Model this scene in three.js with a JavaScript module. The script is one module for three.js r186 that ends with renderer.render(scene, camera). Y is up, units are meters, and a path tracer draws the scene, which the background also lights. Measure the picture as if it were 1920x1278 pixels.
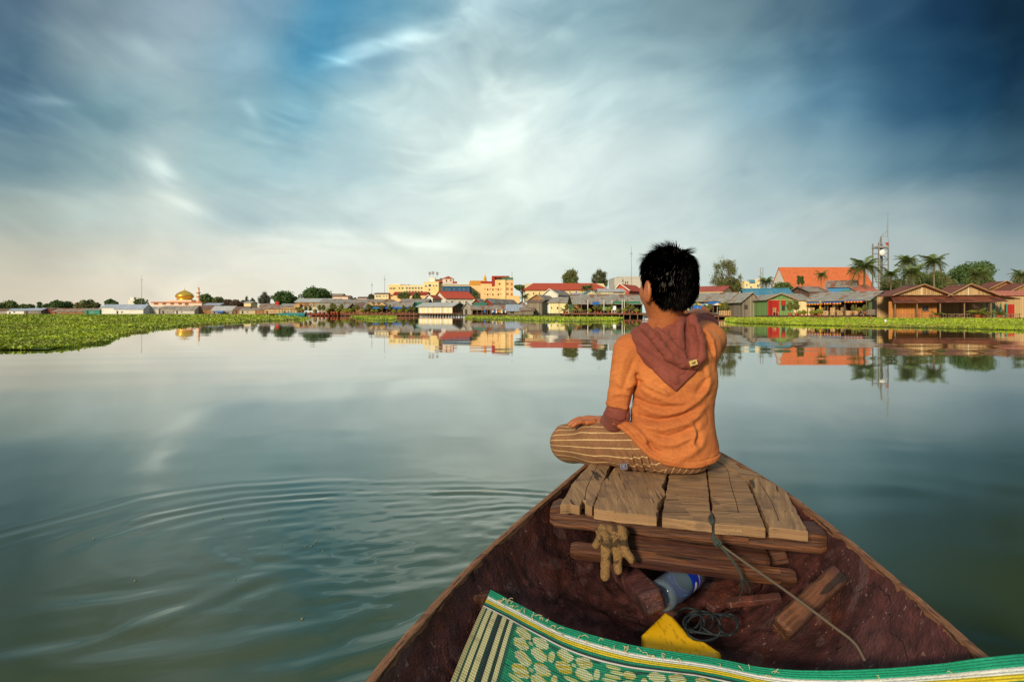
import * as THREE from 'three';
import { mergeGeometries } from 'three/addons/utils/BufferGeometryUtils.js';
import { RoundedBoxGeometry } from 'three/addons/geometries/RoundedBoxGeometry.js';

// ---------------------------------------------------------------- camera, sky, sun, exposure
const FPX = 1100, HZ = 587, EYE = 0.9;              // focal length in photo pixels, horizon row, eye height over the water
const scene = new THREE.Scene();
const camera = new THREE.PerspectiveCamera(2 * Math.atan(639 / FPX) * 180 / Math.PI, 1920 / 1278, 0.05, 6000);
camera.setViewOffset(1920, 1278, 0, 639 - HZ, 1920, 1278);
camera.position.set(0, EYE, 0);
camera.lookAt(0, EYE, -10);
const renderer = new THREE.WebGLRenderer({ antialias: true });
renderer.setSize(1024, 681);
renderer.toneMapping = THREE.LinearToneMapping;
renderer.toneMappingExposure = 1.07;
renderer.shadowMap.enabled = true;

const sun = new THREE.DirectionalLight(new THREE.Color(1.0, 0.85, 0.62), 3.5);
sun.position.set(-34, 26, 62);                       // low, behind the camera and to the left
sun.castShadow = true;
sun.shadow.mapSize.set(2048, 2048);
sun.shadow.radius = 16;
Object.assign(sun.shadow.camera, { left: -400, right: 400, top: 300, bottom: -300, near: 1, far: 1500 });
scene.add(sun);

// ---------------------------------------------------------------- small maths
const { PI, sin, cos, abs, min, max, sqrt, floor, exp, hypot, atan2, pow, round } = Math;
const clamp = (x, a = 0, b = 1) => (x < a ? a : x > b ? b : x);
const lerp = (a, b, t) => a + (b - a) * t;
const sstep = (a, b, x) => { const t = clamp((x - a) / (b - a)); return t * t * (3 - 2 * t); };
function rng(seed) { let a = seed | 0; return () => { a = (a + 0x6d2b79f5) | 0; let t = Math.imul(a ^ (a >>> 15), 1 | a); t = (t + Math.imul(t ^ (t >>> 7), 61 | t)) ^ t; return ((t ^ (t >>> 14)) >>> 0) / 4294967296; }; }
const hash2 = (x, y) => { let h = Math.imul(x, 374761393) + Math.imul(y, 668265263) | 0; h = Math.imul(h ^ (h >>> 13), 1274126177); return ((h ^ (h >>> 16)) >>> 0) / 4294967296; };
const hash3 = (x, y, z) => hash2(x + Math.imul(z, 7919), y + Math.imul(z, 104729));
function vn(x, y, px = 0, py = 0) {                  // value noise, optionally periodic
  let ix = floor(x), iy = floor(y); const fx = x - ix, fy = y - iy, s = fx * fx * (3 - 2 * fx), t = fy * fy * (3 - 2 * fy);
  let jx = ix + 1, jy = iy + 1;
  if (px) { ix = ((ix % px) + px) % px; jx = ((jx % px) + px) % px; }
  if (py) { iy = ((iy % py) + py) % py; jy = ((jy % py) + py) % py; }
  return lerp(lerp(hash2(ix, iy), hash2(jx, iy), s), lerp(hash2(ix, jy), hash2(jx, jy), s), t);
}
function fbm(x, y, n = 4, px = 0, py = 0) { let a = 0.5, r = 0, w = 0; for (let i = 0; i < n; i++) { r += a * vn(x, y, px, py); w += a; a *= 0.5; x = x * 2 + (px ? 0 : 13.7); y = y * 2 + (py ? 0 : 7.3); px *= 2; py *= 2; } return r / w; }
function vn3(x, y, z) {
  const ix = floor(x), iy = floor(y), iz = floor(z), fx = x - ix, fy = y - iy, fz = z - iz, s = fx * fx * (3 - 2 * fx), t = fy * fy * (3 - 2 * fy), u = fz * fz * (3 - 2 * fz);
  const f = (k) => lerp(lerp(hash3(ix, iy, k), hash3(ix + 1, iy, k), s), lerp(hash3(ix, iy + 1, k), hash3(ix + 1, iy + 1, k), s), t);
  return lerp(f(iz), f(iz + 1), u);
}
const lin = (c) => { c /= 255; return c <= 0.04045 ? c / 12.92 : pow((c + 0.055) / 1.055, 2.4); };

// ---------------------------------------------------------------- the sky: thin evening cloud drawn out by wind, deep blue to the right
{
  const W = 4096, Hh = 2048, data = new Float32Array(W * Hh * 4);
  const rowsY = [10, 100, 200, 300, 400, 480, 550];
  const pts = [
    [[30, 70, 98, 128], [150, 112, 134, 154], [350, 140, 164, 184], [500, 112, 152, 182], [610, 68, 138, 182], [700, 88, 148, 184], [800, 120, 166, 192], [900, 150, 182, 200], [1100, 128, 164, 184], [1300, 108, 138, 156], [1500, 74, 106, 132], [1650, 42, 78, 114], [1800, 22, 52, 88], [1900, 14, 38, 66]],
    [[30, 80, 112, 140], [150, 124, 148, 164], [300, 146, 170, 186], [450, 126, 164, 188], [590, 66, 138, 182], [690, 118, 162, 190], [800, 158, 188, 203], [930, 160, 187, 198], [1100, 146, 178, 193], [1250, 132, 164, 180], [1400, 104, 140, 162], [1550, 66, 106, 138], [1700, 34, 74, 112], [1850, 20, 54, 88], [1910, 18, 46, 76]],
    [[30, 82, 116, 144], [200, 112, 148, 166], [350, 138, 168, 182], [450, 126, 166, 186], [560, 116, 168, 194], [650, 150, 187, 203], [750, 180, 205, 213], [850, 186, 208, 214], [950, 212, 228, 230], [1100, 186, 210, 218], [1250, 172, 198, 208], [1400, 126, 164, 186], [1550, 82, 126, 158], [1700, 44, 86, 124], [1800, 32, 72, 108], [1910, 28, 60, 90]],
    [[30, 104, 134, 152], [200, 140, 168, 178], [300, 172, 192, 198], [420, 152, 184, 194], [550, 152, 188, 203], [650, 166, 196, 208], [800, 200, 218, 220], [950, 224, 237, 236], [1100, 210, 225, 228], [1250, 190, 208, 214], [1400, 160, 186, 198], [1550, 122, 156, 176], [1700, 84, 122, 148], [1800, 66, 104, 132], [1910, 56, 90, 116]],
    [[30, 165, 178, 175], [150, 180, 195, 195], [300, 200, 211, 208], [450, 170, 192, 200], [600, 185, 205, 210], [750, 205, 220, 222], [900, 214, 229, 227], [1100, 205, 220, 222], [1250, 190, 206, 210], [1400, 166, 187, 196], [1550, 168, 185, 191], [1700, 152, 171, 180], [1800, 130, 153, 167], [1910, 106, 132, 150]],
    [[30, 194, 189, 176], [200, 207, 204, 192], [400, 221, 220, 211], [600, 228, 232, 225], [800, 223, 229, 222], [1000, 214, 223, 218], [1200, 202, 214, 212], [1400, 186, 199, 200], [1600, 178, 190, 192], [1750, 166, 180, 184], [1910, 142, 158, 165]],
    [[30, 203, 192, 175], [200, 215, 204, 187], [400, 227, 218, 202], [600, 225, 222, 210], [800, 220, 223, 216], [1000, 211, 220, 217], [1200, 200, 211, 210], [1400, 186, 199, 200], [1600, 178, 190, 191], [1750, 166, 178, 180], [1910, 150, 163, 168]],
  ];
  const table = pts.map((row) => { const out = []; for (let x = 0; x <= 1920; x += 20) { let i = 0; while (i < row.length - 2 && row[i + 1][0] < x) i++; const a = row[i], b = row[i + 1], t = sstep(0, 1, clamp((x - a[0]) / (b[0] - a[0]))); out.push([0, 1, 2].map((c) => lerp(a[c + 1], b[c + 1], t))); } return out; });
  const base = (px, py, o) => {                       // smooth colour of the evening sky by direction
    const x = clamp(px, 0, 1919.9) / 20, i = floor(x), fx = x - i; let j = 0; while (j < 5 && rowsY[j + 1] < py) j++;
    const t = sstep(0, 1, clamp((py - rowsY[j]) / (rowsY[j + 1] - rowsY[j])));
    for (let c = 0; c < 3; c++) o[c] = lerp(lerp(table[j][i][c], table[j][i + 1][c], fx), lerp(table[j + 1][i][c], table[j + 1][i + 1][c], fx), t);
  };
  const wisps = [                                     // bright wisps: centre, half length, half width (photo scale), slope, strength
    [298, 322, 40, 22, 0.62, 50], [345, 382, 46, 13, 0.42, 28], [95, 186, 50, 9, 0.12, 26], [690, 90, 90, 16, -0.3, 46], [665, 112, 60, 8, -0.25, 30], [840, 42, 100, 20, -0.42, 30], [780, 76, 60, 12, -0.2, 24], [470, 210, 26, 10, 1.2, 30], [690, 440, 170, 9, 0.1, 16],
    [940, 250, 90, 34, -0.5, 14], [640, 118, 34, 6, 0.3, 34], [1010, 225, 120, 30, -0.55, 10], [700, 455, 240, 6, 0.05, 14], [60, 360, 70, 10, 0.25, 14],
  ];
  const o = [0, 0, 0];
  for (let row = 0; row < Hh; row++) {
    const el = ((row + 0.5) / Hh - 0.5) * PI, y = sin(el), ce = cos(el);
    for (let col = 0; col < W; col++) {
      const k = (row * W + col) * 4;
      if (el < -0.01) { data[k] = 0.16; data[k + 1] = 0.17; data[k + 2] = 0.16; data[k + 3] = 1; continue; }
      const az = ((col + 0.5) / W - 0.5) * 2 * PI, x = cos(az) * ce, z = sin(az) * ce;
      const fa = atan2(x, -z), away = abs(fa);         // angle from the view axis
      const mirror = away > PI / 2 ? PI - away : away; // behind the camera the same cloud deck goes on
      const ta = Math.tan(min(mirror, 1.2)) * (fa < 0 ? -1 : 1), px = 960 + FPX * ta, py = HZ - FPX * Math.tan(min(el, 1.3)) / max(cos(min(mirror, 1.2)), 0.36);
      // wind-drawn texture, its bands bending up to both sides
      const ax = 960 + FPX * fa, ay = HZ - FPX * el, bend = ay + 0.34 * sqrt((ax - 780) ** 2 + 62500);
      const wx = fbm(ax / 230 + 3, bend / 120 + 9, 3) - 0.5, wy = fbm(ax / 190 + 31, ay / 130 + 5, 3) - 0.5;
      const n1 = fbm(ax / 420 + wx * 1.5 + 5, bend / 78 + wy * 1.8 + 2, 5) - 0.5, n2 = fbm(ax / 120 + wx * 2.6 + 17, bend / 36 + wy * 3.2 + 11, 6) - 0.5, n3 = fbm(ax / 180 - 8 + wy * 2, ay / 110 + 4 + wx * 2, 5) - 0.5;
      base(px + wx * 60 + n3 * 40, py + wy * 40 + n3 * 24, o);
      const n4 = fbm(ax / 46 + wx * 5 + 3, ay / 30 + wy * 4 + 8, 4) - 0.5, puff = sstep(0.02, 0.22, n3);
      { const g = 0.3 * o[0] + 0.5 * o[1] + 0.2 * o[2]; o[0] = lerp(o[0], g, 0.10) + 2; o[1] = lerp(o[1], g, 0.08) + 4; o[2] = lerp(o[2], g, 0.12) - 1; }
      let add = n1 * 18 + n2 * 20 + n3 * 16 + n4 * (13 + 20 * puff) + 2;
      if (away < 1.2) { const f1 = 1 - abs(2 * fbm(ax / 150 + wx * 0.9 + 21, bend / 30 + wy * 1.1 + 4, 5) - 1), m = sstep(0.42, 0.64, fbm(ax / 260 + 2, ay / 150 + 14, 3)) * sstep(1420, 1050, ax) * sstep(430, 300, ay); add += 16 * (pow(f1, 3) - 0.5) * m; }
      const deep = sstep(1200, 1750, px) * 0.5; add *= (1 - deep) * lerp(1, 0.55, sstep(330, 560, py));
      if (away < 1.0) for (const [wxp, wyp, L, S, sl, g] of wisps) {
        const c = 1 / hypot(1, sl), dx = px - wxp + n2 * 26, dy = py - wyp + n1 * 26, u = (dx + dy * sl) * c / L, v = (dy - dx * sl) * c / S, q = u * u + v * v;
        if (q < 9) add += g * exp(-q) * (0.75 + n2 * 1.4);
      }
      const lift = 1;
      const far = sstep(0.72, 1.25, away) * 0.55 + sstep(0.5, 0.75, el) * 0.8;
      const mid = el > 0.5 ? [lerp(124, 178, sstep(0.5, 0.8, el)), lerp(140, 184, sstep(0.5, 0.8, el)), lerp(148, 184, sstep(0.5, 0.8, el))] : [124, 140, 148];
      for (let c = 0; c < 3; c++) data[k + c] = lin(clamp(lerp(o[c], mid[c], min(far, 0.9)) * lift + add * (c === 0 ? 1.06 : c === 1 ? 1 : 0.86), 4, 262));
      data[k + 3] = 1;
    }
  }
  const sky = new THREE.DataTexture(data, W, Hh, THREE.RGBAFormat, THREE.FloatType);
  sky.mapping = THREE.EquirectangularReflectionMapping; sky.magFilter = THREE.LinearFilter; sky.needsUpdate = true;
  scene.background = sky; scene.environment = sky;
}
// ---------------------------------------------------------------- helpers
const V = (x, y, z) => new THREE.Vector3(x, y, z);
const at = (px, py, d) => V((px - 960) / FPX * d, EYE - (py - HZ) / FPX * d, -d);                      // a photo pixel at a distance
const onH = (px, py, h) => at(px, py, FPX * (EYE - h) / (py - HZ));                                    // a photo pixel on a level plane
const taken = {};
const numbered = (n) => { const k = taken[n] = (taken[n] ?? -1) + 1; return k ? n + '_' + String(k).padStart(3, '0') : n; };
function tag(o, label, category, group, kind) { if (label) o.userData.label = label; if (category) o.userData.category = category; if (group) o.userData.group = group; if (kind) o.userData.kind = kind; return o; }
function thing(name, label, category, pos = V(0, 0, 0), group) { const g = new THREE.Group(); g.name = numbered(name); g.position.copy(pos); tag(g, label, category, group); scene.add(g); return g; }
function part(name, geo, mat, parent = scene) { const m = new THREE.Mesh(Array.isArray(geo) ? merge(geo) : geo, mat); m.name = parent === scene ? numbered(name) : name; m.castShadow = m.receiveShadow = true; parent.add(m); return m; }
function copyOf(o, pos, turn, scale, label, group) { const c = o.clone(); c.name = numbered(o.name.replace(/_\d{3}$/, '')); c.userData = { ...o.userData }; c.position.copy(pos); c.rotation.y = turn; c.scale.setScalar(scale); if (label) c.userData.label = label; if (group) c.userData.group = group; scene.add(c); return c; }
function merge(list) {
  const flat = list.map((g) => { const n = g.index ? g.toNonIndexed() : g.clone(); for (const k of Object.keys(n.attributes)) if (!['position', 'normal', 'uv', 'color'].includes(k)) n.deleteAttribute(k); n.morphAttributes = {}; return n; });
  const col = flat.some((g) => g.attributes.color);
  for (const g of flat) { const n = g.attributes.position.count; if (!g.attributes.normal) g.computeVertexNormals(); if (!g.attributes.uv) g.setAttribute('uv', new THREE.BufferAttribute(new Float32Array(n * 2), 2)); if (col && !g.attributes.color) g.setAttribute('color', new THREE.BufferAttribute(new Float32Array(n * 3).fill(1), 3)); }
  return mergeGeometries(flat);
}
function muv(g, ox = 0, oy = 0, swap = false) {       // uv in metres from the dominant axis of each normal
  const p = g.attributes.position, n = g.attributes.normal, uv = new Float32Array(p.count * 2);
  for (let i = 0; i < p.count; i++) { const a = abs(n.getX(i)), b = abs(n.getY(i)), c = abs(n.getZ(i)), x = p.getX(i), y = p.getY(i), z = p.getZ(i); let u, v; if (a > b && a > c) { u = z; v = y; } else if (b > c) { u = x; v = z; } else { u = x; v = y; } uv[2 * i] = (swap ? v : u) + ox; uv[2 * i + 1] = (swap ? u : v) + oy; }
  g.setAttribute('uv', new THREE.BufferAttribute(uv, 2)); return g;
}
const box = (w, h, d, x = 0, y = 0, z = 0) => muv(new THREE.BoxGeometry(abs(w), abs(h), abs(d)).translate(x, y, z));
const rbox = (w, h, d, x = 0, y = 0, z = 0, r = 0.01) => muv(new RoundedBoxGeometry(w, h, d, 1, r).translate(x, y, z));
function bar(a, b, r, r2 = r, n = 6) {                 // a tapered rod between two points
  const L = a.distanceTo(b), g = new THREE.CylinderGeometry(r2, r, L, n, 1); g.translate(0, L / 2, 0);
  g.applyQuaternion(new THREE.Quaternion().setFromUnitVectors(V(0, 1, 0), b.clone().sub(a).normalize())); return g.translate(a.x, a.y, a.z);
}
function flat(pts, tris) { const g = new THREE.BufferGeometry(), a = []; for (const t of tris) for (const k of t) a.push(pts[k].x, pts[k].y, pts[k].z); g.setAttribute('position', new THREE.BufferAttribute(new Float32Array(a), 3)); g.computeVertexNormals(); return muv(g); }
function slab(corners, t, up) {                        // a plate over a polygon, thickened downwards along "up"
  const n = corners.length, lo = corners.map((c) => c.clone().addScaledVector(up, -t)), p = [...corners, ...lo], tris = [], c = corners[1].clone().sub(corners[0]).cross(corners[2].clone().sub(corners[0])).dot(up) > 0;
  const add = (a, b, d) => tris.push(c ? [a, b, d] : [a, d, b]);
  for (let i = 1; i < n - 1; i++) { add(0, i, i + 1); add(n, n + i + 1, n + i); }
  for (let i = 0; i < n; i++) { const j = (i + 1) % n; add(i, n + i, n + j); add(i, n + j, j); }
  return flat(p, tris);
}
function tex(w, h, fn, srgb = false, rep = 1) {        // a computed tile; fn(u, v) returns sRGB 0..255 or one number 0..1
  const d = new Uint8Array(w * h * 4);
  for (let y = 0; y < h; y++) for (let x = 0; x < w; x++) { const c = fn((x + 0.5) / w, (y + 0.5) / h), k = (y * w + x) * 4; if (typeof c === 'number') d[k] = d[k + 1] = d[k + 2] = clamp(c) * 255; else { d[k] = clamp(c[0], 0, 255); d[k + 1] = clamp(c[1], 0, 255); d[k + 2] = clamp(c[2], 0, 255); } d[k + 3] = 255; }
  const t = new THREE.DataTexture(d, w, h, THREE.RGBAFormat); t.wrapS = t.wrapT = THREE.RepeatWrapping; t.magFilter = THREE.LinearFilter; t.minFilter = THREE.LinearFilter; if (srgb) t.colorSpace = THREE.SRGBColorSpace; t.repeat.set(rep, rep); t.needsUpdate = true; return t;
}
const M = (color, o = {}) => new THREE.MeshStandardMaterial({ color, roughness: 0.85, side: THREE.DoubleSide, ...o });

// signed distances in (x, height, distance) and a surface-nets mesher
const smin = (a, b, k) => { const h = max(k - abs(a - b), 0) / k; return min(a, b) - h * h * k * 0.25; };
const smax = (a, b, k) => -smin(-a, -b, k);
const cap = (x, y, z, a, b, ra, rb) => { const bx = b[0] - a[0], by = b[1] - a[1], bz = b[2] - a[2], px = x - a[0], py = y - a[1], pz = z - a[2], h = clamp((px * bx + py * by + pz * bz) / (bx * bx + by * by + bz * bz + 1e-12)); return hypot(px - bx * h, py - by * h, pz - bz * h) - (ra + (rb - ra) * h); };
const ell = (x, y, z, c, r) => { const k = hypot((x - c[0]) / r[0], (y - c[1]) / r[1], (z - c[2]) / r[2]); return (k - 1) * min(r[0], r[1], r[2]); };
function chain(x, y, z, P, k = 0) { let d = 1e9; for (let i = 0; i < P.length - 1; i++) { const e = cap(x, y, z, P[i], P[i + 1], P[i][3], P[i + 1][3]); d = k ? smin(d, e, k) : min(d, e); } return d; }
function nets(sdf, lo, hi, cell, uvOf, faceUv) {
  const n = [0, 1, 2].map((i) => Math.ceil((hi[i] - lo[i]) / cell) + 1), [nx, ny, nz] = n, f = new Float32Array(nx * ny * nz), B = 4;
  for (let bz = 0; bz < nz; bz += B) for (let by = 0; by < ny; by += B) for (let bx = 0; bx < nx; bx += B) {
    const c = sdf(lo[0] + (bx + 1.5) * cell, lo[1] + (by + 1.5) * cell, lo[2] + (bz + 1.5) * cell), skip = abs(c) > cell * B * 1.6;
    for (let z = bz; z < min(nz, bz + B); z++) for (let y = by; y < min(ny, by + B); y++) for (let x = bx; x < min(nx, bx + B); x++) f[(z * ny + y) * nx + x] = skip ? c : sdf(lo[0] + x * cell, lo[1] + y * cell, lo[2] + z * cell);
  }
  const idx = new Int32Array(nx * ny * nz).fill(-1), pos = [], at8 = new Float32Array(8);
  for (let z = 0; z < nz - 1; z++) for (let y = 0; y < ny - 1; y++) for (let x = 0; x < nx - 1; x++) {
    let m = 0; for (let k = 0; k < 8; k++) { const v = f[((z + (k >> 2)) * ny + y + ((k >> 1) & 1)) * nx + x + (k & 1)]; at8[k] = v; if (v < 0) m++; }
    if (!m || m === 8) continue;
    let sx = 0, sy = 0, sz = 0, c = 0;
    for (let a = 0; a < 8; a++) for (const e of [1, 2, 4]) { const b = a | e; if (b === a || (at8[a] < 0) === (at8[b] < 0)) continue; const t = at8[a] / (at8[a] - at8[b]); sx += (a & 1) + (e === 1 ? t : 0); sy += ((a >> 1) & 1) + (e === 2 ? t : 0); sz += (a >> 2) + (e === 4 ? t : 0); c++; }
    idx[(z * ny + y) * nx + x] = pos.length / 3; pos.push(lo[0] + (x + sx / c) * cell, lo[1] + (y + sy / c) * cell, lo[2] + (z + sz / c) * cell);
  }
  const nor = new Float32Array(pos.length), e = cell * 0.5;
  for (let i = 0; i < pos.length; i += 3) { const x = pos[i], y = pos[i + 1], z = pos[i + 2], gx = sdf(x + e, y, z) - sdf(x - e, y, z), gy = sdf(x, y + e, z) - sdf(x, y - e, z), gz = sdf(x, y, z + e) - sdf(x, y, z - e), l = hypot(gx, gy, gz) || 1; nor[i] = gx / l; nor[i + 1] = gy / l; nor[i + 2] = gz / l; }
  const tri = [], quad = (a, b, c, d) => { if (a < 0 || b < 0 || c < 0 || d < 0) return; for (const t of [[a, b, c], [a, c, d]]) {
    const [i, j, k] = t.map((q) => q * 3), ux = pos[j] - pos[i], uy = pos[j + 1] - pos[i + 1], uz = pos[j + 2] - pos[i + 2], vx = pos[k] - pos[i], vy = pos[k + 1] - pos[i + 1], vz = pos[k + 2] - pos[i + 2];
    const d2 = (uy * vz - uz * vy) * (nor[i] + nor[j] + nor[k]) + (uz * vx - ux * vz) * (nor[i + 1] + nor[j + 1] + nor[k + 1]) + (ux * vy - uy * vx) * (nor[i + 2] + nor[j + 2] + nor[k + 2]);
    if (d2 > 0) tri.push(t[0], t[2], t[1]); else tri.push(t[0], t[1], t[2]);   // z is turned over below
  } };
  const I = (x, y, z) => idx[(z * ny + y) * nx + x], F = (x, y, z) => f[(z * ny + y) * nx + x] < 0;
  for (let z = 1; z < nz - 1; z++) for (let y = 1; y < ny - 1; y++) for (let x = 1; x < nx - 1; x++) { const s = F(x, y, z);
    if (s !== F(x + 1, y, z)) quad(I(x, y, z), I(x, y - 1, z), I(x, y - 1, z - 1), I(x, y, z - 1));
    if (s !== F(x, y + 1, z)) quad(I(x, y, z), I(x - 1, y, z), I(x - 1, y, z - 1), I(x, y, z - 1));
    if (s !== F(x, y, z + 1)) quad(I(x, y, z), I(x - 1, y, z), I(x - 1, y - 1, z), I(x, y - 1, z)); }
  const g = new THREE.BufferGeometry();
  if (faceUv) {
    const P = new Float32Array(tri.length * 3), N = new Float32Array(tri.length * 3), U = new Float32Array(tri.length * 2);
    for (let t = 0; t < tri.length; t += 3) { const v = [0, 1, 2].map((k) => tri[t + k] * 3), c = [0, 1, 2].map((q) => (pos[v[0] + q] + pos[v[1] + q] + pos[v[2] + q]) / 3), fn = faceUv(c); for (let k = 0; k < 3; k++) { for (let q = 0; q < 3; q++) { const s = q === 2 ? -1 : 1; P[(t + k) * 3 + q] = s * pos[v[k] + q]; N[(t + k) * 3 + q] = s * nor[v[k] + q]; } const u = fn(pos[v[k]], pos[v[k] + 1], pos[v[k] + 2]); U[(t + k) * 2] = u[0]; U[(t + k) * 2 + 1] = u[1]; } }
    g.setAttribute('position', new THREE.BufferAttribute(P, 3)); g.setAttribute('normal', new THREE.BufferAttribute(N, 3)); g.setAttribute('uv', new THREE.BufferAttribute(U, 2)); return g;
  }
  const uv = new Float32Array(pos.length / 3 * 2), P = new Float32Array(pos);
  for (let i = 0, j = 0; i < pos.length; i += 3, j += 2) { const u = uvOf ? uvOf(pos[i], pos[i + 1], pos[i + 2]) : abs(nor[i]) > 0.7 ? [pos[i + 2], pos[i + 1]] : abs(nor[i + 1]) > 0.7 ? [pos[i], pos[i + 2]] : [pos[i], pos[i + 1]]; uv[j] = u[0]; uv[j + 1] = u[1]; P[i + 2] = -P[i + 2]; nor[i + 2] = -nor[i + 2]; }
  g.setAttribute('position', new THREE.BufferAttribute(P, 3)); g.setAttribute('normal', new THREE.BufferAttribute(nor, 3)); g.setAttribute('uv', new THREE.BufferAttribute(uv, 2)); g.setIndex(tri); return g;
}
// ---------------------------------------------------------------- the lake, one sheet of water with the bow's ripples
const arcs = [                                         // crests in (x, distance): points, wavelength, height, how far they die away on either side
  { p: [[-2.3, 1.9], [-2.02, 2.4], [-1.78, 2.82], [-1.42, 3.04], [-1.0, 3.13], [-0.5, 3.13], [-0.05, 3.14], [0.3, 3.22]], l: 0.15, a: 0.0012, w: 0.10 },
  { p: [[-1.75, 2.2], [-1.6, 2.62], [-1.3, 2.84], [-0.9, 2.92], [-0.3, 2.94], [0.2, 3.0]], l: 0.11, a: 0.0012, w: 0.10 },
  { p: [[0.32, 2.86], [0.02, 2.95], [-0.2, 2.97], [-0.5, 2.93]], l: 0.10, a: 0.0034, w: 0.07 },
  { p: [[0.24, 2.7], [0.0, 2.72], [-0.3, 2.66], [-0.6, 2.6]], l: 0.09, a: 0.0018, w: 0.09 },
  { p: [[-0.12, 2.02], [-0.37, 1.86], [-0.53, 1.66], [-0.76, 1.55], [-1.05, 1.51], [-1.5, 1.5]], l: 0.27, a: 0.0052, w: 0.15 },
  { p: [[-0.2, 1.74], [-0.325, 1.63], [-0.53, 1.47], [-0.75, 1.43], [-1.1, 1.4]], l: 0.24, a: 0.0048, w: 0.12 },
  { p: [[-0.62, 2.2], [-0.74, 2.08], [-0.98, 1.95], [-1.22, 1.84], [-1.6, 1.74]], l: 0.24, a: 0.0026, w: 0.13 },
  { p: [[-0.84, 2.02], [-0.98, 1.83], [-1.12, 1.62], [-1.4, 1.5]], l: 0.18, a: 0.0028, w: 0.10 },
  { p: [[-0.25, 1.45], [-0.5, 1.36], [-1.0, 1.32]], l: 0.2, a: 0.003, w: 0.12 },
  { p: [[0.86, 1.6], [0.95, 1.36], [1.08, 1.2], [1.3, 1.06], [1.7, 0.95]], l: 0.17, a: 0.0045, w: 0.1 },
  { p: [[0.9, 1.9], [1.1, 1.66], [1.4, 1.5], [1.9, 1.4]], l: 0.25, a: 0.0022, w: 0.16 },
];
const segD = (x, y, a, b) => { const bx = b[0] - a[0], by = b[1] - a[1], h = clamp(((x - a[0]) * bx + (y - a[1]) * by) / (bx * bx + by * by)), qx = x - a[0] - bx * h, qy = y - a[1] - by * h; return [hypot(qx, qy), bx * qy - by * qx > 0 ? 1 : -1, h]; };
function waterH(x, d) {
  const r = hypot(x - 0.2, d - 1.6);
  let h = 0.0011 * sin(x * 0.8 + d * 2.1 + 1.2 * sin(x * 0.35)) * sstep(2, 7, d) + 0.0007 * sin(d * 3.9 - x * 0.9 + 2 * sin(d * 0.4)) * sstep(1.5, 6, d);
  h *= 1 / (1 + max(0, d - 12) * 0.06);
  if (r < 6) {
    for (const A of arcs) {
      let best = 9, sg = 1, along = 0; const n = A.p.length - 1;
      for (let i = 0; i < n; i++) { const [q, s, t] = segD(x, d, A.p[i], A.p[i + 1]); if (q < best) { best = q; sg = s; along = (i + t) / n; } }
      if (best > A.w * 2.6) continue;
      const wob = (vn(x * 3 + 7, d * 3) - 0.5) * 0.06;
      h += 0.8 * A.a * cos(2 * PI * (best * sg + wob) / A.l) * exp(-best * best / (A.w * A.w)) * min(1, 5 * (1 - along) + 0.05, 6 * along + 0.1) * (0.55 + 0.9 * vn(x * 2.3, d * 2.3 + 50));
    }
    { const rr = hypot((x + 0.62 - 0.25 * (d - 2.4)) / 1.25, (d - 2.36) / 0.66), an = vn(atan2(d - 2.36, x + 0.62) * 2.2 + 9, rr * 3); h += 0.0016 * sin(2 * PI * (rr * 6.5 + 0.5 * fbm(x * 3, d * 3, 3))) * sstep(0.12, 0.4, rr) * sstep(1.08, 0.75, rr) * max(0, an - 0.3) * 1.4; }
    const inside = sstep(1.55, 0.5, hypot((x + 0.75) / 1.25, (d - 2.35) / 0.75));   // the churned eddy beside the bow
    h += inside * ((vn(x * 9 + d * 4, d * 15 - x * 5) - 0.5) * 0.0030 + (vn(x * 19 + 3 + d * 8, d * 30 - x * 9) - 0.5) * 0.0018) * sstep(-1.9, -0.2, x);
    h += sstep(4.5, 1.2, r) * (vn(x * 3.1 + 9, d * 4.2) - 0.5) * 0.004;
  }
  return h;
}
function axis(dense, step, grow, lo, hi, to) { const a = []; for (let v = lo; v <= hi; v += step) a.push(v); let s = step, v = a[a.length - 1]; while (v < to) { s = min(s * grow, 60); v += s; a.push(v); } const b = []; s = step; v = lo; while (v > dense) { s = min(s * grow, 60); v -= s; b.unshift(v); } return [...b, ...a]; }
const waterMat = new THREE.MeshPhysicalMaterial({ color: new THREE.Color(0.050, 0.072, 0.022), roughness: 0.03, ior: 1.36, specularColor: new THREE.Color(1, 0.93, 0.65), clearcoat: 0.6, clearcoatRoughness: 0.03 });
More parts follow.
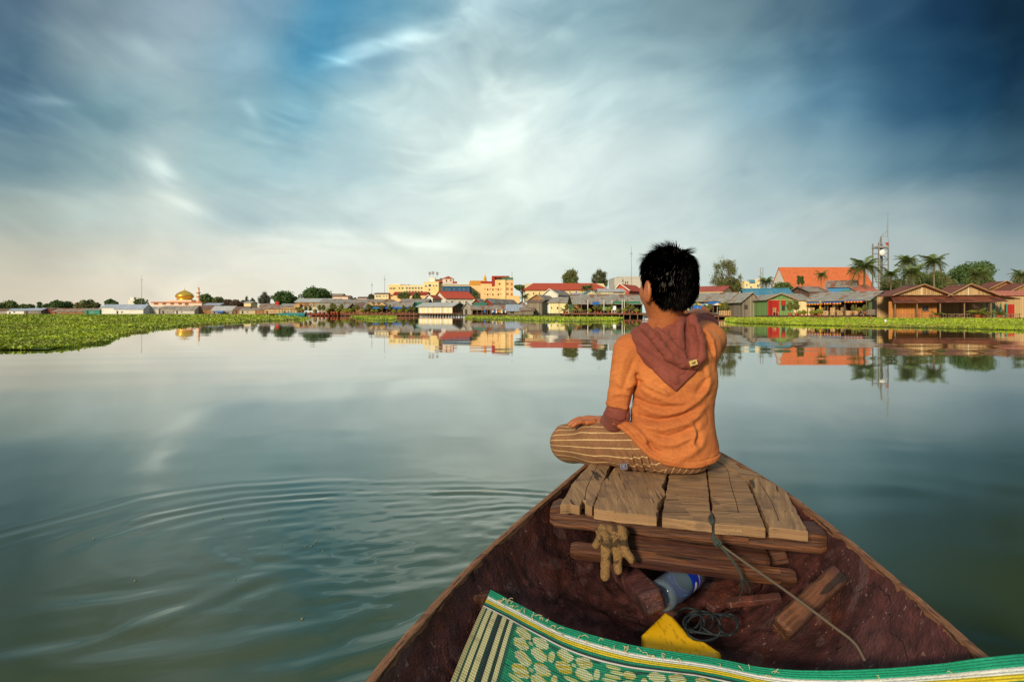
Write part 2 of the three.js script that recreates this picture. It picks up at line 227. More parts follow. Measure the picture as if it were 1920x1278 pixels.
{
  const X = axis(-1500, 0.016, 1.035, -2.7, 2.4, 1500), D = axis(-60, 0.014, 1.03, 0.7, 3.7, 2200), nx = X.length, nd = D.length, P = new Float32Array(nx * nd * 3), U = new Float32Array(nx * nd * 2), I = [];
  for (let j = 0; j < nd; j++) for (let i = 0; i < nx; i++) { const k = j * nx + i; P[3 * k] = X[i]; P[3 * k + 1] = waterH(X[i], D[j]); P[3 * k + 2] = -D[j]; U[2 * k] = X[i]; U[2 * k + 1] = D[j]; }
  for (let j = 0; j < nd - 1; j++) for (let i = 0; i < nx - 1; i++) { const a = j * nx + i, b = a + 1, c = a + nx, d = c + 1; I.push(a, b, d, a, d, c); }
  const g = new THREE.BufferGeometry(); g.setAttribute('position', new THREE.BufferAttribute(P, 3)); g.setAttribute('uv', new THREE.BufferAttribute(U, 2)); g.setIndex(I); g.computeVertexNormals();
  const bump = tex(1024, 1024, (u, v) => 0.55 * fbm(u * 14, v * 60, 3, 14, 60) + 0.45 * fbm(u * 40 + 3, v * 110, 2, 40, 110));
  bump.repeat.set(1 / 90, 1 / 90); waterMat.bumpMap = bump; waterMat.bumpScale = 0.0032;
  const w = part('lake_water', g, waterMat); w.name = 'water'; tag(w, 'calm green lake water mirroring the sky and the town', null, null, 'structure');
  const bed = part('ground', new THREE.PlaneGeometry(3400, 3400).rotateX(-PI / 2).translate(0, -1.6, 0), M(0x3b3a2a)); tag(bed, 'muddy lake bed under the water', null, null, 'structure');
}
// ---------------------------------------------------------------- land behind the waterfront, floating water hyacinth
{
  const edge = [[-900, 420], [-300, 352], [-190, 330], [-110, 262], [-60, 250], [-20, 236], [8, 205], [22, 175], [40, 140], [62, 108], [75, 92], [130, 88], [700, 110]], pos = [], tri = [];
  edge.forEach(([x, d], i) => { pos.push(x, -0.6, -d, x * 1.01, 0.45, -d - 4, x * 4, 2.5, -2600); if (i) { const a = 3 * i - 3, b = 3 * i; tri.push(a, b, b + 1, a, b + 1, a + 1, a + 1, b + 1, b + 2, a + 1, b + 2, a + 2); } });
  const g = new THREE.BufferGeometry(); g.setAttribute('position', new THREE.BufferAttribute(new Float32Array(pos), 3)); g.setIndex(tri); g.computeVertexNormals(); muv(g);
  tag(part('terrain', g, M(0x6a6040)), 'low earth bank that the town stands on', null, null, 'structure');
}
function leafGeo() {                                    // a hyacinth leaf: round cupped blade on a short swollen stalk
  const p = [], t = [], n = 7, put = (x, y, z) => p.push(x, y, z);
  put(0, 0.62, 0.05); for (let i = 0; i < n; i++) { const a = i / n * 2 * PI; put(0.30 * cos(a), 0.66 + 0.34 * sin(a), 0.12 * cos(a) * cos(a) - 0.05 * sin(a)); }
  for (let i = 0; i < n; i++) t.push(0, 1 + i, 1 + (i + 1) % n);
  const b = n + 1; put(-0.05, 0, 0); put(0.05, 0, 0); put(0.035, 0.4, 0); put(-0.035, 0.4, 0); t.push(b, b + 1, b + 2, b, b + 2, b + 3);
  const g = new THREE.BufferGeometry(); g.setAttribute('position', new THREE.BufferAttribute(new Float32Array(p), 3)); g.setIndex(t); g.computeVertexNormals(); g.setAttribute('uv', new THREE.BufferAttribute(new Float32Array(p.length / 3 * 2), 2)); return g;
}
const leafM = new THREE.MeshPhysicalMaterial({ color: 0xffffff, roughness: 0.55, side: THREE.DoubleSide, transmission: 0.35, thickness: 0 });
const matM = M(new THREE.Color(0.09, 0.14, 0.014), { roughness: 1 });
const leaf0 = leafGeo();
// near and far are the patch's edges as [x, distance] lists, given by the photo pixel of the edge on the water
function hyacinth(label, seed, spots, base, tall) {
  const R = rng(seed), g = thing('water_hyacinth', label, 'water plants'); g.userData.kind = 'stuff';
  const im = new THREE.InstancedMesh(leaf0, leafM, spots.length), m = new THREE.Matrix4(), q = new THREE.Quaternion(), e = new THREE.Euler(), c = new THREE.Color();
  spots.forEach(([x, d, k], i) => {
    const patch = fbm(x * 0.35 + seed, d * 0.16, 3), tone = R(), h = tall * k * (0.7 + 0.6 * R()) * (0.75 + 0.5 * patch);
    e.set((R() - 0.65) * 1.5, (R() - 0.5) * 5, (R() - 0.5) * 1.0); q.setFromEuler(e);
    m.compose(V(x, 0.0 + R() * 0.05 * tall / 0.3, -d), q, V(h * (1 + 0.5 * R()), h, h)); im.setMatrixAt(i, m);
    const dry = patch < 0.36 && tone > 0.7 ? 1 : tone > 0.965 ? 1 : 0;
    if (dry) c.setRGB(0.32 + 0.12 * R(), 0.26, 0.06); else c.setRGB(lerp(0.22, 0.52, tone * 0.6 + patch * 0.4), lerp(0.30, 0.62, tone * 0.5 + patch * 0.5), lerp(0.006, 0.03, R()));
    c.multiplyScalar(lerp(0.8, 1.3, sstep(0.3, 0.68, fbm(x * 0.9 + seed * 3, d * 0.3, 4)))); im.setColorAt(i, c);
  });
  im.name = 'foliage'; im.castShadow = im.receiveShadow = true; im.userData.kind = 'stuff'; g.add(im);
  const pos = [], tri = []; base.forEach(([x0, x1, d], i) => { pos.push(x0, 0.02, -d, (x0 + x1) / 2, 0.06, -d, x1, 0.02, -d); if (i) { const a = 3 * i - 3; tri.push(a, a + 1, a + 4, a, a + 4, a + 3, a + 1, a + 2, a + 5, a + 1, a + 5, a + 4); } });
  const bg = new THREE.BufferGeometry(); bg.setAttribute('position', new THREE.BufferAttribute(new Float32Array(pos), 3)); bg.setIndex(tri); bg.computeVertexNormals(); muv(bg);
  part('root_mat', bg, matM, g).userData.kind = 'stuff';
}
const shoreD = (py) => FPX * EYE / (py - HZ);
{ // the large bed on the left: from the near tip to the far shore
  const edge = [[-260, 664], [0, 659], [108, 658], [160, 646], [205, 634], [300, 615], [400, 608], [480, 603.5], [560, 599.5], [585, 596.5]].map(([px, py]) => { const d = shoreD(py); return [(px - 960) / FPX * d, d]; });
  const xEdge = (d) => { let i = 0; const E2 = edge.slice(2); while (i < E2.length - 2 && E2[i + 1][1] < d) i++; const a = E2[i], b = E2[i + 1]; return d > E2[E2.length - 1][1] ? -36 - (d - 104) * 0.5 : lerp(a[0], b[0], (d - a[1]) / (b[1] - a[1])); };
  const R = rng(5), spots = [], bands = [[13.6, 20, 15000, 0.42], [20, 32, 20000, 0.5], [32, 60, 22000, 0.75], [60, 120, 18000, 1.3], [120, 300, 14000, 2.3]];
  for (const [d0, d1, n, k] of bands) for (let i = 0; i < n;) { const d = d0 + (d1 - d0) * R(), xe = xEdge(d) + (fbm(d * 0.8, 3, 3) - 0.5) * (0.9 + d * 0.03), xl = -0.95 * d - 1.5; if (xe < xl) { i++; continue; } const x = lerp(xl, xe, R()); const front = 13.95 + 0.5 * fbm(x * 1.5, 8, 3) + max(0, (x + 11.8)) * 4; if (d < front) { if (R() < 0.5) i++; continue; } spots.push([x, d, k]); i++; }
  const base = []; for (let d = 14.3; d < 300; d *= 1.06) base.push([-1.05 * d - 3, xEdge(d) - 0.35, d]);
  hyacinth('big bright green floating bed of water hyacinth along the left shore', 5, spots, base, 0.18);
}
function strip(label, seed, list, n, k, tall) {          // list: [px, front row, back row]
  const R = rng(seed), spots = [], base = [];
  for (let i = 0; i < n; i++) { const t = R() * (list.length - 1), j = floor(t), f = t - j, a = list[j], b = list[j + 1], px = lerp(a[0], b[0], f), d0 = shoreD(lerp(a[1], b[1], f) + (fbm(px * 0.11, seed, 3) - 0.5) * 3.2), d1 = shoreD(lerp(a[2], b[2], f)), d = lerp(d0, max(d0 + 0.2, d1), R() ** 1.3); spots.push([(px - 960) / FPX * d, d, k * (seed === 13 ? clamp(d / 58, 0.4, 1.3) : 1)]); }
  for (let i = 0; i < list.length; i++) { const [px, y0, y1] = list[i], d0 = shoreD(y0) + 0.25, d1 = shoreD(y1); base.push([px, d0, d1]); }
  const g0 = spots; hyacinth(label, seed, g0, [], tall);
  const pos = [], tri = []; base.forEach(([px, d0, d1], i) => { const c = (px - 960) / FPX; pos.push(c * d0, 0.015, -d0, c * (d0 + d1) / 2, 0.05, -(d0 + d1) / 2, c * d1, 0.015, -d1); if (i) { const a = 3 * i - 3; tri.push(a, a + 3, a + 4, a, a + 4, a + 1, a + 1, a + 4, a + 5, a + 1, a + 5, a + 2); } });
  const bg = new THREE.BufferGeometry(); bg.setAttribute('position', new THREE.BufferAttribute(new Float32Array(pos), 3)); bg.setIndex(tri); bg.computeVertexNormals(); muv(bg);
  const grp = scene.children[scene.children.length - 1]; grp.children[1].geometry = bg;
}
strip('small oval island of bright green hyacinth afloat before the restaurant terrace', 11, [[658, 594, 592.5], [668, 597.5, 592], [690, 600, 591.5], [715, 601.5, 591.3], [735, 600.5, 591.5], [743, 597, 592.5]], 3600, 0.8, 0.28);
strip('long thin green hyacinth strip before the tin shacks in the middle', 12, [[872, 596.5, 594], [890, 599, 592.6], [960, 600.5, 592.2], [1030, 603, 592.4], [1090, 603.5, 593], [1140, 602.5, 595], [1168, 599.5, 597.5]], 9500, 0.8, 0.28);
strip('long green hyacinth strip along the right shore before the wooden houses', 13, [[1362, 603, 600], [1378, 606, 599], [1450, 608.5, 598], [1560, 611, 598.5], [1680, 614, 599], [1800, 617, 600], [1920, 620, 601], [2020, 623, 603]], 34000, 0.85, 0.27);
// ---------------------------------------------------------------- kit for the waterfront
const sheetTin = (a, b, rust, amt) => { const t = tex(512, 512, (u, v) => { const strip = hash2(floor(u * 8), 3 + floor(v * 2) * 17), k = fbm(u * 6, v * 6, 4, 6, 6), r = sstep(0.62 - amt, 0.78 - amt, fbm(u * 9 + 2, v * 5, 4, 9, 5) * 0.8 + strip * 0.25), st = fbm(u * 60, v * 3, 2, 60, 3), seam = (u * 8) % 1 < 0.05 || (v * 2) % 1 < 0.02 ? 0.78 : 1; return [0, 1, 2].map((i) => lerp(lerp(a[i], b[i], k * 0.6 + strip * 0.4) * (0.88 + 0.24 * st), rust[i], r) * seam); }, true); t.repeat.set(1 / 7, 1 / 7); return t; };
const corr = tex(128, 8, (u) => 0.5 + 0.5 * sin(u * 2 * PI * 8)); corr.repeat.set(1 / 1.2, 1);
const tinM = (a, b, rust, amt, rough = 0.6) => M(0xffffff, { map: sheetTin(a, b, rust, amt), bumpMap: corr, bumpScale: 0.03, roughness: rough });
const tileM = (a, b, c) => { const t = tex(256, 256, (u, v) => { const h = hash2(floor(u * 24), floor(v * 16)), k = fbm(u * 5, v * 5, 3, 5, 5), e = (v * 16) % 1 < 0.14 ? 0.82 : 1; return [0, 1, 2].map((i) => lerp(lerp(a[i], b[i], h * 0.5 + k * 0.5), c[i], sstep(0.62, 0.74, k) * 0.5) * e); }, true); t.repeat.set(1 / 6, 1 / 6); return M(0xffffff, { map: t, roughness: 0.8 }); };
const wallM = (a, b, c, amt = 0.4) => { const t = tex(256, 256, (u, v) => { const k = fbm(u * 5, v * 5, 4, 5, 5), s = fbm(u * 30, v * 4, 3, 30, 4); return [0, 1, 2].map((i) => lerp(lerp(a[i], b[i], k), c[i], sstep(0.58, 0.78, s) * amt)); }, true); t.repeat.set(1 / 9, 1 / 9); return M(0xffffff, { map: t, roughness: 0.9 }); };
const boardM = (a, b, c, n = 18) => { const t = tex(512, 128, (u, v) => { const q = u * n, h = hash2(floor(q), 5), h2 = hash2(floor(q), 9), e = q % 1 < 0.1 ? 0.5 : 1, s = fbm(u * 160, v * 6 + h * 9, 2, 160, 0); return [0, 1, 2].map((i) => lerp(lerp(a[i], b[i], h * 0.7 + s * 0.3), c[i], h2 > 0.72 ? 0.7 : 0) * e); }, true); t.repeat.set(1 / 4.5, 1 / 4.5); return M(0xffffff, { map: t, roughness: 0.85 }); };
const Z = {
  tin: tinM([152, 146, 134], [184, 178, 166], [146, 104, 74], 0.07), tinPale: tinM([182, 182, 180], [206, 206, 204], [168, 140, 112], -0.06), tinBlueish: tinM([160, 172, 190], [190, 200, 214], [150, 150, 150], -0.06), tinRust: tinM([150, 142, 130], [176, 164, 148], [150, 92, 60], 0.16), tinBrown: tinM([122, 92, 76], [150, 112, 92], [112, 70, 52], 0.05),
  blueRoof: tinM([64, 136, 168], [92, 164, 190], [110, 150, 160], -0.05), redTin: tinM([176, 74, 60], [196, 92, 72], [150, 70, 56], 0), pinkTin: tinM([206, 120, 98], [218, 136, 112], [190, 110, 92], 0), brownTin: tinM([122, 66, 44], [146, 82, 56], [98, 52, 38], 0.06),
  tileRed: tileM([186, 72, 46], [206, 88, 58], [160, 66, 48]), tileOrange: tileM([204, 104, 58], [222, 124, 74], [186, 92, 54]), tileDark: tileM([160, 44, 28], [178, 56, 34], [140, 40, 28]), tileGold: tileM([226, 150, 40], [236, 168, 60], [206, 130, 40]),
  cream: wallM([236, 214, 156], [244, 224, 174], [214, 184, 128]), yellow: wallM([240, 212, 144], [248, 224, 166], [222, 184, 118]), peach: wallM([242, 198, 136], [248, 210, 152], [228, 176, 116]), white: wallM([226, 222, 206], [238, 234, 222], [196, 188, 168]), pinkWall: wallM([236, 206, 182], [242, 216, 196], [216, 182, 156]), palegrey: wallM([196, 190, 178], [210, 204, 192], [176, 168, 154]), blueWall: wallM([40, 84, 122], [54, 100, 138], [36, 72, 104]), greyWall: wallM([150, 142, 128], [170, 160, 144], [120, 110, 98]), tinWall: tinM([196, 184, 150], [226, 214, 178], [200, 176, 120], 0.02),
  plankBrown: boardM([146, 104, 66], [184, 138, 92], [120, 88, 62]), plankGrey: boardM([128, 116, 100], [160, 148, 128], [104, 92, 80]), plankOrange: boardM([196, 124, 60], [224, 154, 82], [172, 108, 60], 22), plankTan: boardM([192, 156, 106], [216, 180, 130], [168, 132, 92]), redPlank: boardM([176, 36, 26], [200, 52, 34], [140, 30, 26], 14), greenPlank: boardM([116, 150, 84], [136, 170, 98], [98, 134, 80], 16), redBrown: boardM([132, 58, 40], [154, 74, 50], [112, 50, 38], 16), greenDark: boardM([70, 110, 76], [90, 128, 88], [120, 96, 60], 12), maroonPlank: boardM([122, 52, 40], [140, 62, 46], [104, 44, 36], 14),
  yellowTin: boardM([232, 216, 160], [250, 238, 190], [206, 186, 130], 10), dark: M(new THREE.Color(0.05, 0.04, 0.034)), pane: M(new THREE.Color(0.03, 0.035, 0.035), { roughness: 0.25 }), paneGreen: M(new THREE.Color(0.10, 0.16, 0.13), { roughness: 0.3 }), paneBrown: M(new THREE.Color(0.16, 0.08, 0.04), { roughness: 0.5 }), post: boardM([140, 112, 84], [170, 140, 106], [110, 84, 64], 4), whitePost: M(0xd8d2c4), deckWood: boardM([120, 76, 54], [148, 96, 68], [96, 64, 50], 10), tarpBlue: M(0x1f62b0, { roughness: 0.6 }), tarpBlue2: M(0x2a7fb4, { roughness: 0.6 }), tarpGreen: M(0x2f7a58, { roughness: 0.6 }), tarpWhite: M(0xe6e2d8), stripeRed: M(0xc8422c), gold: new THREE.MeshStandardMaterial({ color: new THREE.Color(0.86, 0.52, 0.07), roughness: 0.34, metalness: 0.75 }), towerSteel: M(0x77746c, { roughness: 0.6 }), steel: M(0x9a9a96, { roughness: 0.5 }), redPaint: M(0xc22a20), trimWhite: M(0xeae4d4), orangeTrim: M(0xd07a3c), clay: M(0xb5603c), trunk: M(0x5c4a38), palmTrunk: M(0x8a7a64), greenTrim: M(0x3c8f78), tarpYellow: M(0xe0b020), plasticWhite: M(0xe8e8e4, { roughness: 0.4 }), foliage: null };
function bld(o) {                                        // a building from its outline in the photograph and its distance
  const k = o.D / FPX, H = (py) => EYE - (py - HZ) * k, right = o.side !== undefined && o.side > o.x1, left = o.side !== undefined && o.side < o.x0, dep = o.dep ?? 8;
  const ax = right ? o.x1 : o.x0, al = Math.atan((ax - 960) / FPX); let psi = 0, th = 0;
  if (right || left) { psi = Math.asin(clamp(abs(o.side - (right ? o.x1 : o.x0)) * k * cos(al) / dep, 0.02, 0.9)); th = -al + (right ? -psi : psi); }
  const cs = right || left ? cos(psi) / cos(al) : 1, X = (px) => (px - ax) * k / cs, g = thing(o.name, o.label, o.cat, V((ax - 960) / FPX * o.D, 0, -o.D), o.group); g.rotation.y = th;
  const x0 = X(o.x0), x1 = X(o.x1), yb = H(o.base), ye = H(o.eave), yr = H(o.ridge ?? o.eave), ov = o.over ?? 0.4, T = o.thick ?? 0.12, wallG = [];
  const prismX = (prof) => { const sh = new THREE.Shape(prof.map(([z, y]) => new THREE.Vector2(-z, y))), q = new THREE.ExtrudeGeometry(sh, { depth: x1 - x0, bevelEnabled: false }); return muv(q.rotateY(PI / 2).translate(x0, 0, 0)); };
  const prismZ = (prof) => { const sh = new THREE.Shape(prof.map(([x, y]) => new THREE.Vector2(x, y))); return muv(new THREE.ExtrudeGeometry(sh, { depth: dep, bevelEnabled: false }).translate(0, 0, -dep)); };
  const roofM = o.roof, up = (a, b, c, d, m = roofM, par = g, nm = 'roof') => { const n = V(0, 1, 0); return part(nm, slab([a, b, c, d], T, n), m, par); };
  if (o.kind === 'side') {
    const sl = (yr - ye) / (dep / 2), t = o.open ? null : prismX([[0, yb], [0, ye], [-dep / 2, yr - 0.02], [-dep, ye], [-dep, yb]]);
    if (t) part('wall', t, o.wall, g);
    const xa = x0 - ov, xb = x1 + ov, f = (z, y, x) => V(x, y + T, z), ri = o.hip ? (xb - xa) * o.hip : 0;
    const rp = [slab([f(ov, ye - sl * ov, xa), f(ov, ye - sl * ov, xb), f(-dep / 2, yr, xb - ri), f(-dep / 2, yr, xa + ri)], T, V(0, 1, 0)), slab([f(-dep - ov, ye - sl * ov, xb), f(-dep - ov, ye - sl * ov, xa), f(-dep / 2 - 0.003, yr, xa + ri), f(-dep / 2 - 0.003, yr, xb - ri)], T, V(0, 1, 0))];
    if (ri) for (const [q, w] of [[xb, xb - ri], [xa, xa + ri]]) rp.push(slab([f(ov, ye - sl * ov, q), f(-dep - ov, ye - sl * ov, q), f(-dep / 2, yr, w)], T * 0.9, V(0, 1, 0)));
    part('roof', rp, roofM, g);
    if (o.ridgeCap) part('ridge_cap', bar(V(xa + ri, yr + T + 0.05, -dep / 2), V(xb - ri, yr + T + 0.05, -dep / 2), 0.14), o.ridgeCap, g);
    if (o.gable) part('gable', right || !left ? prismX([[0.002, ye], [-dep / 2, yr - 0.05], [-dep + 0.1, ye]]).translate(0.03, 0, 0) : prismX([[0, ye], [-dep / 2, yr - 0.05], [-dep + 0.1, ye]]).translate(-0.03, 0, 0), o.gable, g);
    if (o.end) part('end_wall', right ? box(0.06, ye - yb, dep - 0.1, x1 + 0.02, (ye + yb) / 2, -dep / 2) : box(0.06, ye - yb, dep - 0.1, x0 - 0.02, (ye + yb) / 2, -dep / 2), o.end, g);
  } else if (o.kind === 'front') {
    const xa = X(o.apex ?? (o.x0 + o.x1) / 2); if (!o.open) part('wall', prismZ([[x0, yb], [x1, yb], [x1, ye], [xa, yr - 0.02], [x0, ye]]), o.wall, g);
    const s1 = (yr - ye) / (xa - x0), s2 = (yr - ye) / (x1 - xa), zf = ov * 1.2, zb = -dep - ov;
    part('roof', [slab([V(x0 - ov, ye - s1 * ov + T, zf), V(xa, yr + T, zf), V(xa, yr + T, zb), V(x0 - ov, ye - s1 * ov + T, zb)], T, V(0, 1, 0)), slab([V(x1 + ov, ye - s2 * ov + T, zb), V(xa + 0.003, yr + T, zb), V(xa + 0.003, yr + T, zf), V(x1 + ov, ye - s2 * ov + T, zf)], T, V(0, 1, 0))], roofM, g);
    if (o.gable) part('gable', muv(new THREE.ExtrudeGeometry(new THREE.Shape([new THREE.Vector2(x0 + 0.05, ye), new THREE.Vector2(x1 - 0.05, ye), new THREE.Vector2(xa, yr - 0.06)]), { depth: 0.05, bevelEnabled: false })), o.gable, g);
    if (o.trim) { const q = []; for (const [a, b] of [[V(x0 - ov, ye - s1 * ov + T, zf + 0.05), V(xa, yr + T + 0.04, zf + 0.05)], [V(x1 + ov, ye - s2 * ov + T, zf + 0.05), V(xa, yr + T + 0.04, zf + 0.05)]]) q.push(bar(a, b, o.trimR ?? 0.12)); part('bargeboard', q, o.trim, g); }
  } else if (o.kind === 'mono') {
    part('wall', prismX([[0, yb], [0, ye], [-dep, yr - 0.02], [-dep, yb]]), o.wall, g);
    part('roof', slab([V(x0 - ov, ye + T - 0.05, ov), V(x1 + ov, ye + T - 0.05, ov), V(x1 + ov, yr + T, -dep - ov), V(x0 - ov, yr + T, -dep - ov)], T, V(0, 1, 0)), roofM, g);
  } else {                                               // block with a parapet
    part('wall', box(x1 - x0, ye - yb, dep, (x0 + x1) / 2, (ye + yb) / 2, -dep / 2), o.wall, g);
    part('roof', box(x1 - x0 + (o.over ?? 0.1) * 2, T, dep + (o.over ?? 0.1) * 2, (x0 + x1) / 2, ye + T / 2 + 0.003, -dep / 2), roofM ?? o.wall, g);
  }
  g.userData.kit = undefined; delete g.userData.kit;
  const api = { g, X, H, k, dep, x0, x1, yb, ye, yr, right, left };
  api.win = (list, pane = Z.pane, frame = Z.trimWhite, name = 'window', z = 0) => { for (const [a, b, c, d] of list) { const w = X(c) - X(a), h = abs(H(b) - H(d)), t = min(0.12, w * 0.12), cx = (X(a) + X(c)) / 2, cy = (H(b) + H(d)) / 2; const f = part(name, [box(w, t, 0.1, cx, cy + h / 2 - t / 2, z + 0.05), box(w, t, 0.1, cx, cy - h / 2 + t / 2, z + 0.05), box(t, h - 2 * t, 0.1, cx - w / 2 + t / 2, cy, z + 0.05), box(t, h - 2 * t, 0.1, cx + w / 2 - t / 2, cy, z + 0.05)], frame, g); part('pane', box(w - 2 * t, h - 2 * t, 0.06, cx, cy, z + 0.033), pane, f); } return api; };
  api.sideWin = (list, pane = Z.pane, frame = Z.trimWhite, name = 'window') => { const s = right ? 1 : -1, sx = right ? x1 : x0; for (const [z0, y0, z1, y1] of list) { const cz = -(z0 + z1) / 2 * dep, w = abs(z1 - z0) * dep, cy = (H(y0) + H(y1)) / 2, h = abs(H(y0) - H(y1)), t = 0.1; const f = part(name, [box(0.1, t, w, sx + s * 0.04, cy + h / 2, cz), box(0.1, t, w, sx + s * 0.04, cy - h / 2, cz), box(0.1, h - t, t, sx + s * 0.04, cy, cz - w / 2 + t / 2), box(0.1, h - t, t, sx + s * 0.04, cy, cz + w / 2 - t / 2)], frame, g); part('pane', box(0.06, h - t, w - 2 * t, sx + s * 0.03, cy, cz), pane, f); } return api; };
  api.rect = (name, m, a, b, c, d, t = 0.12, z = 0) => { part(name, box(X(c) - X(a), H(b) - H(d), t, (X(a) + X(c)) / 2, (H(b) + H(d)) / 2, z + t / 2 + 0.004), m, g); return api; };
  api.posts = (pxs, top, bot, m = Z.post, r = 0.1, z = 0.2, name = 'post') => { for (const px of pxs) part(name, bar(V(X(px), H(bot), z), V(X(px), H(top), z), r), m, g); return api; };
  api.stilts = (n, z = [-0.3, -dep + 0.4], top = o.base, r = 0.11) => { for (let i = 0; i < n; i++) for (const zz of z) part('stilt', bar(V(lerp(x0 + 0.2, x1 - 0.2, n > 1 ? i / (n - 1) : 0.5), -0.6, zz), V(lerp(x0 + 0.2, x1 - 0.2, n > 1 ? i / (n - 1) : 0.5), H(top) + 0.02, zz), r), Z.post, g); return api; };
  return api;
}
// an open-fronted shed: floor, back and side walls, posts and roof
function openShed(o) {
  const b = bld({ ...o, open: true }), { g, X, H, dep, x0, x1, yb, ye } = b;
  part('floor', box(x1 - x0 + 0.6, 0.16, dep + 0.5, (x0 + x1) / 2, yb - 0.08, -dep / 2 + 0.3), Z.deckWood, g);
  part('back_wall', box(x1 - x0, ye - yb - 0.1, 0.1, (x0 + x1) / 2, (ye + yb) / 2, -(o.room ?? dep * 0.6)), o.back ?? Z.plankBrown, g);
  for (const s of [x0 + 0.05, x1 - 0.05]) part('side_wall', box(0.1, ye - yb - 0.05, dep - 0.4, s, (ye + yb) / 2, -dep / 2 - 0.1), o.wall ?? Z.plankBrown, g);
  part('lintel', box(x1 - x0 + 0.2, 0.22, 0.12, (x0 + x1) / 2, ye - 0.14, 0.08), o.lintel ?? Z.plankTan, g);
  return b;
}
// trees
const leafColor = (c1, c2) => (R) => [0, 1, 2].map((i) => lerp(c1[i], c2[i], R));
const G = { dark: [[0.045, 0.11, 0.016], [0.12, 0.21, 0.035]], mid: [[0.07, 0.13, 0.02], [0.17, 0.23, 0.045]], olive: [[0.12, 0.15, 0.035], [0.24, 0.24, 0.07]], grey: [[0.10, 0.11, 0.07], [0.17, 0.17, 0.11]], rust: [[0.13, 0.085, 0.05], [0.2, 0.12, 0.07]], lime: [[0.22, 0.28, 0.02], [0.46, 0.46, 0.05]] };
const crownM = new THREE.MeshPhysicalMaterial({ color: 0xffffff, vertexColors: true, roughness: 0.75, side: THREE.DoubleSide, transmission: 0.3, thickness: 0 });
function leafCloud(blobs, n, size, cols, seed, wisp = 0) {
  const R = rng(seed), P = new Float32Array(n * 12), C = new Float32Array(n * 12), N = new Float32Array(n * 12), I = [], tot = blobs.reduce((s, b) => s + b[3] * b[3], 0), cum = []; let acc = 0; for (const b of blobs) { acc += b[3] * b[3] / tot; cum.push(acc); }
  for (let i = 0; i < n; i++) {
    const r = R(); let j = 0; while (j < blobs.length - 1 && cum[j] < r) j++; const b = blobs[j], u = R() * 2 - 1, a = R() * 2 * PI, q = sqrt(1 - u * u), rad = b[3] * (wisp ? pow(R(), 0.7) * (R() < 0.12 ? 1.7 : 1) : pow(R(), 0.22) * (R() < 0.06 ? 1.25 : 1)) * (0.85 + 0.3 * vn3(u * 3 + j, cos(a) * 3, sin(a) * 3));
    const c = V(b[0] + rad * q * cos(a), b[1] + rad * u * (b[4] ?? 0.8), b[2] + rad * q * sin(a)), s = size * (0.6 + 0.8 * R());
    const d = V(R() - 0.5, R() - 0.5 + (wisp ? 0.5 : 0), R() - 0.5).normalize(), e = d.clone().cross(V(R() - 0.5, R() - 0.5, R() - 0.5)).normalize(), nn = d.clone().cross(e), col = leafColor(cols[0], cols[1])(clamp(R() * 0.6 + 0.4 * vn3(c.x * 0.9 / size * 0.2, c.y * 0.2 / size, j)));
    const L = wisp ? 2.1 : 1, w = wisp ? 0.4 : 0.75; [[-L, 0], [0, -w], [L, 0], [0, w]].forEach(([x, y], k) => { const o = i * 12 + k * 3; P[o] = c.x + (d.x * x + e.x * y) * s; P[o + 1] = c.y + (d.y * x + e.y * y) * s; P[o + 2] = c.z + (d.z * x + e.z * y) * s; N[o] = nn.x; N[o + 1] = nn.y; N[o + 2] = nn.z; C[o] = col[0]; C[o + 1] = col[1]; C[o + 2] = col[2]; }); const o = i * 4; I.push(o, o + 1, o + 2, o, o + 2, o + 3);
  }
  const g = new THREE.BufferGeometry(); g.setAttribute('position', new THREE.BufferAttribute(P, 3)); g.setAttribute('normal', new THREE.BufferAttribute(N, 3)); g.setAttribute('color', new THREE.BufferAttribute(C, 3)); g.setAttribute('uv', new THREE.BufferAttribute(new Float32Array(n * 8), 2)); g.setIndex(I); return g;
}
let treeSeed = 100;
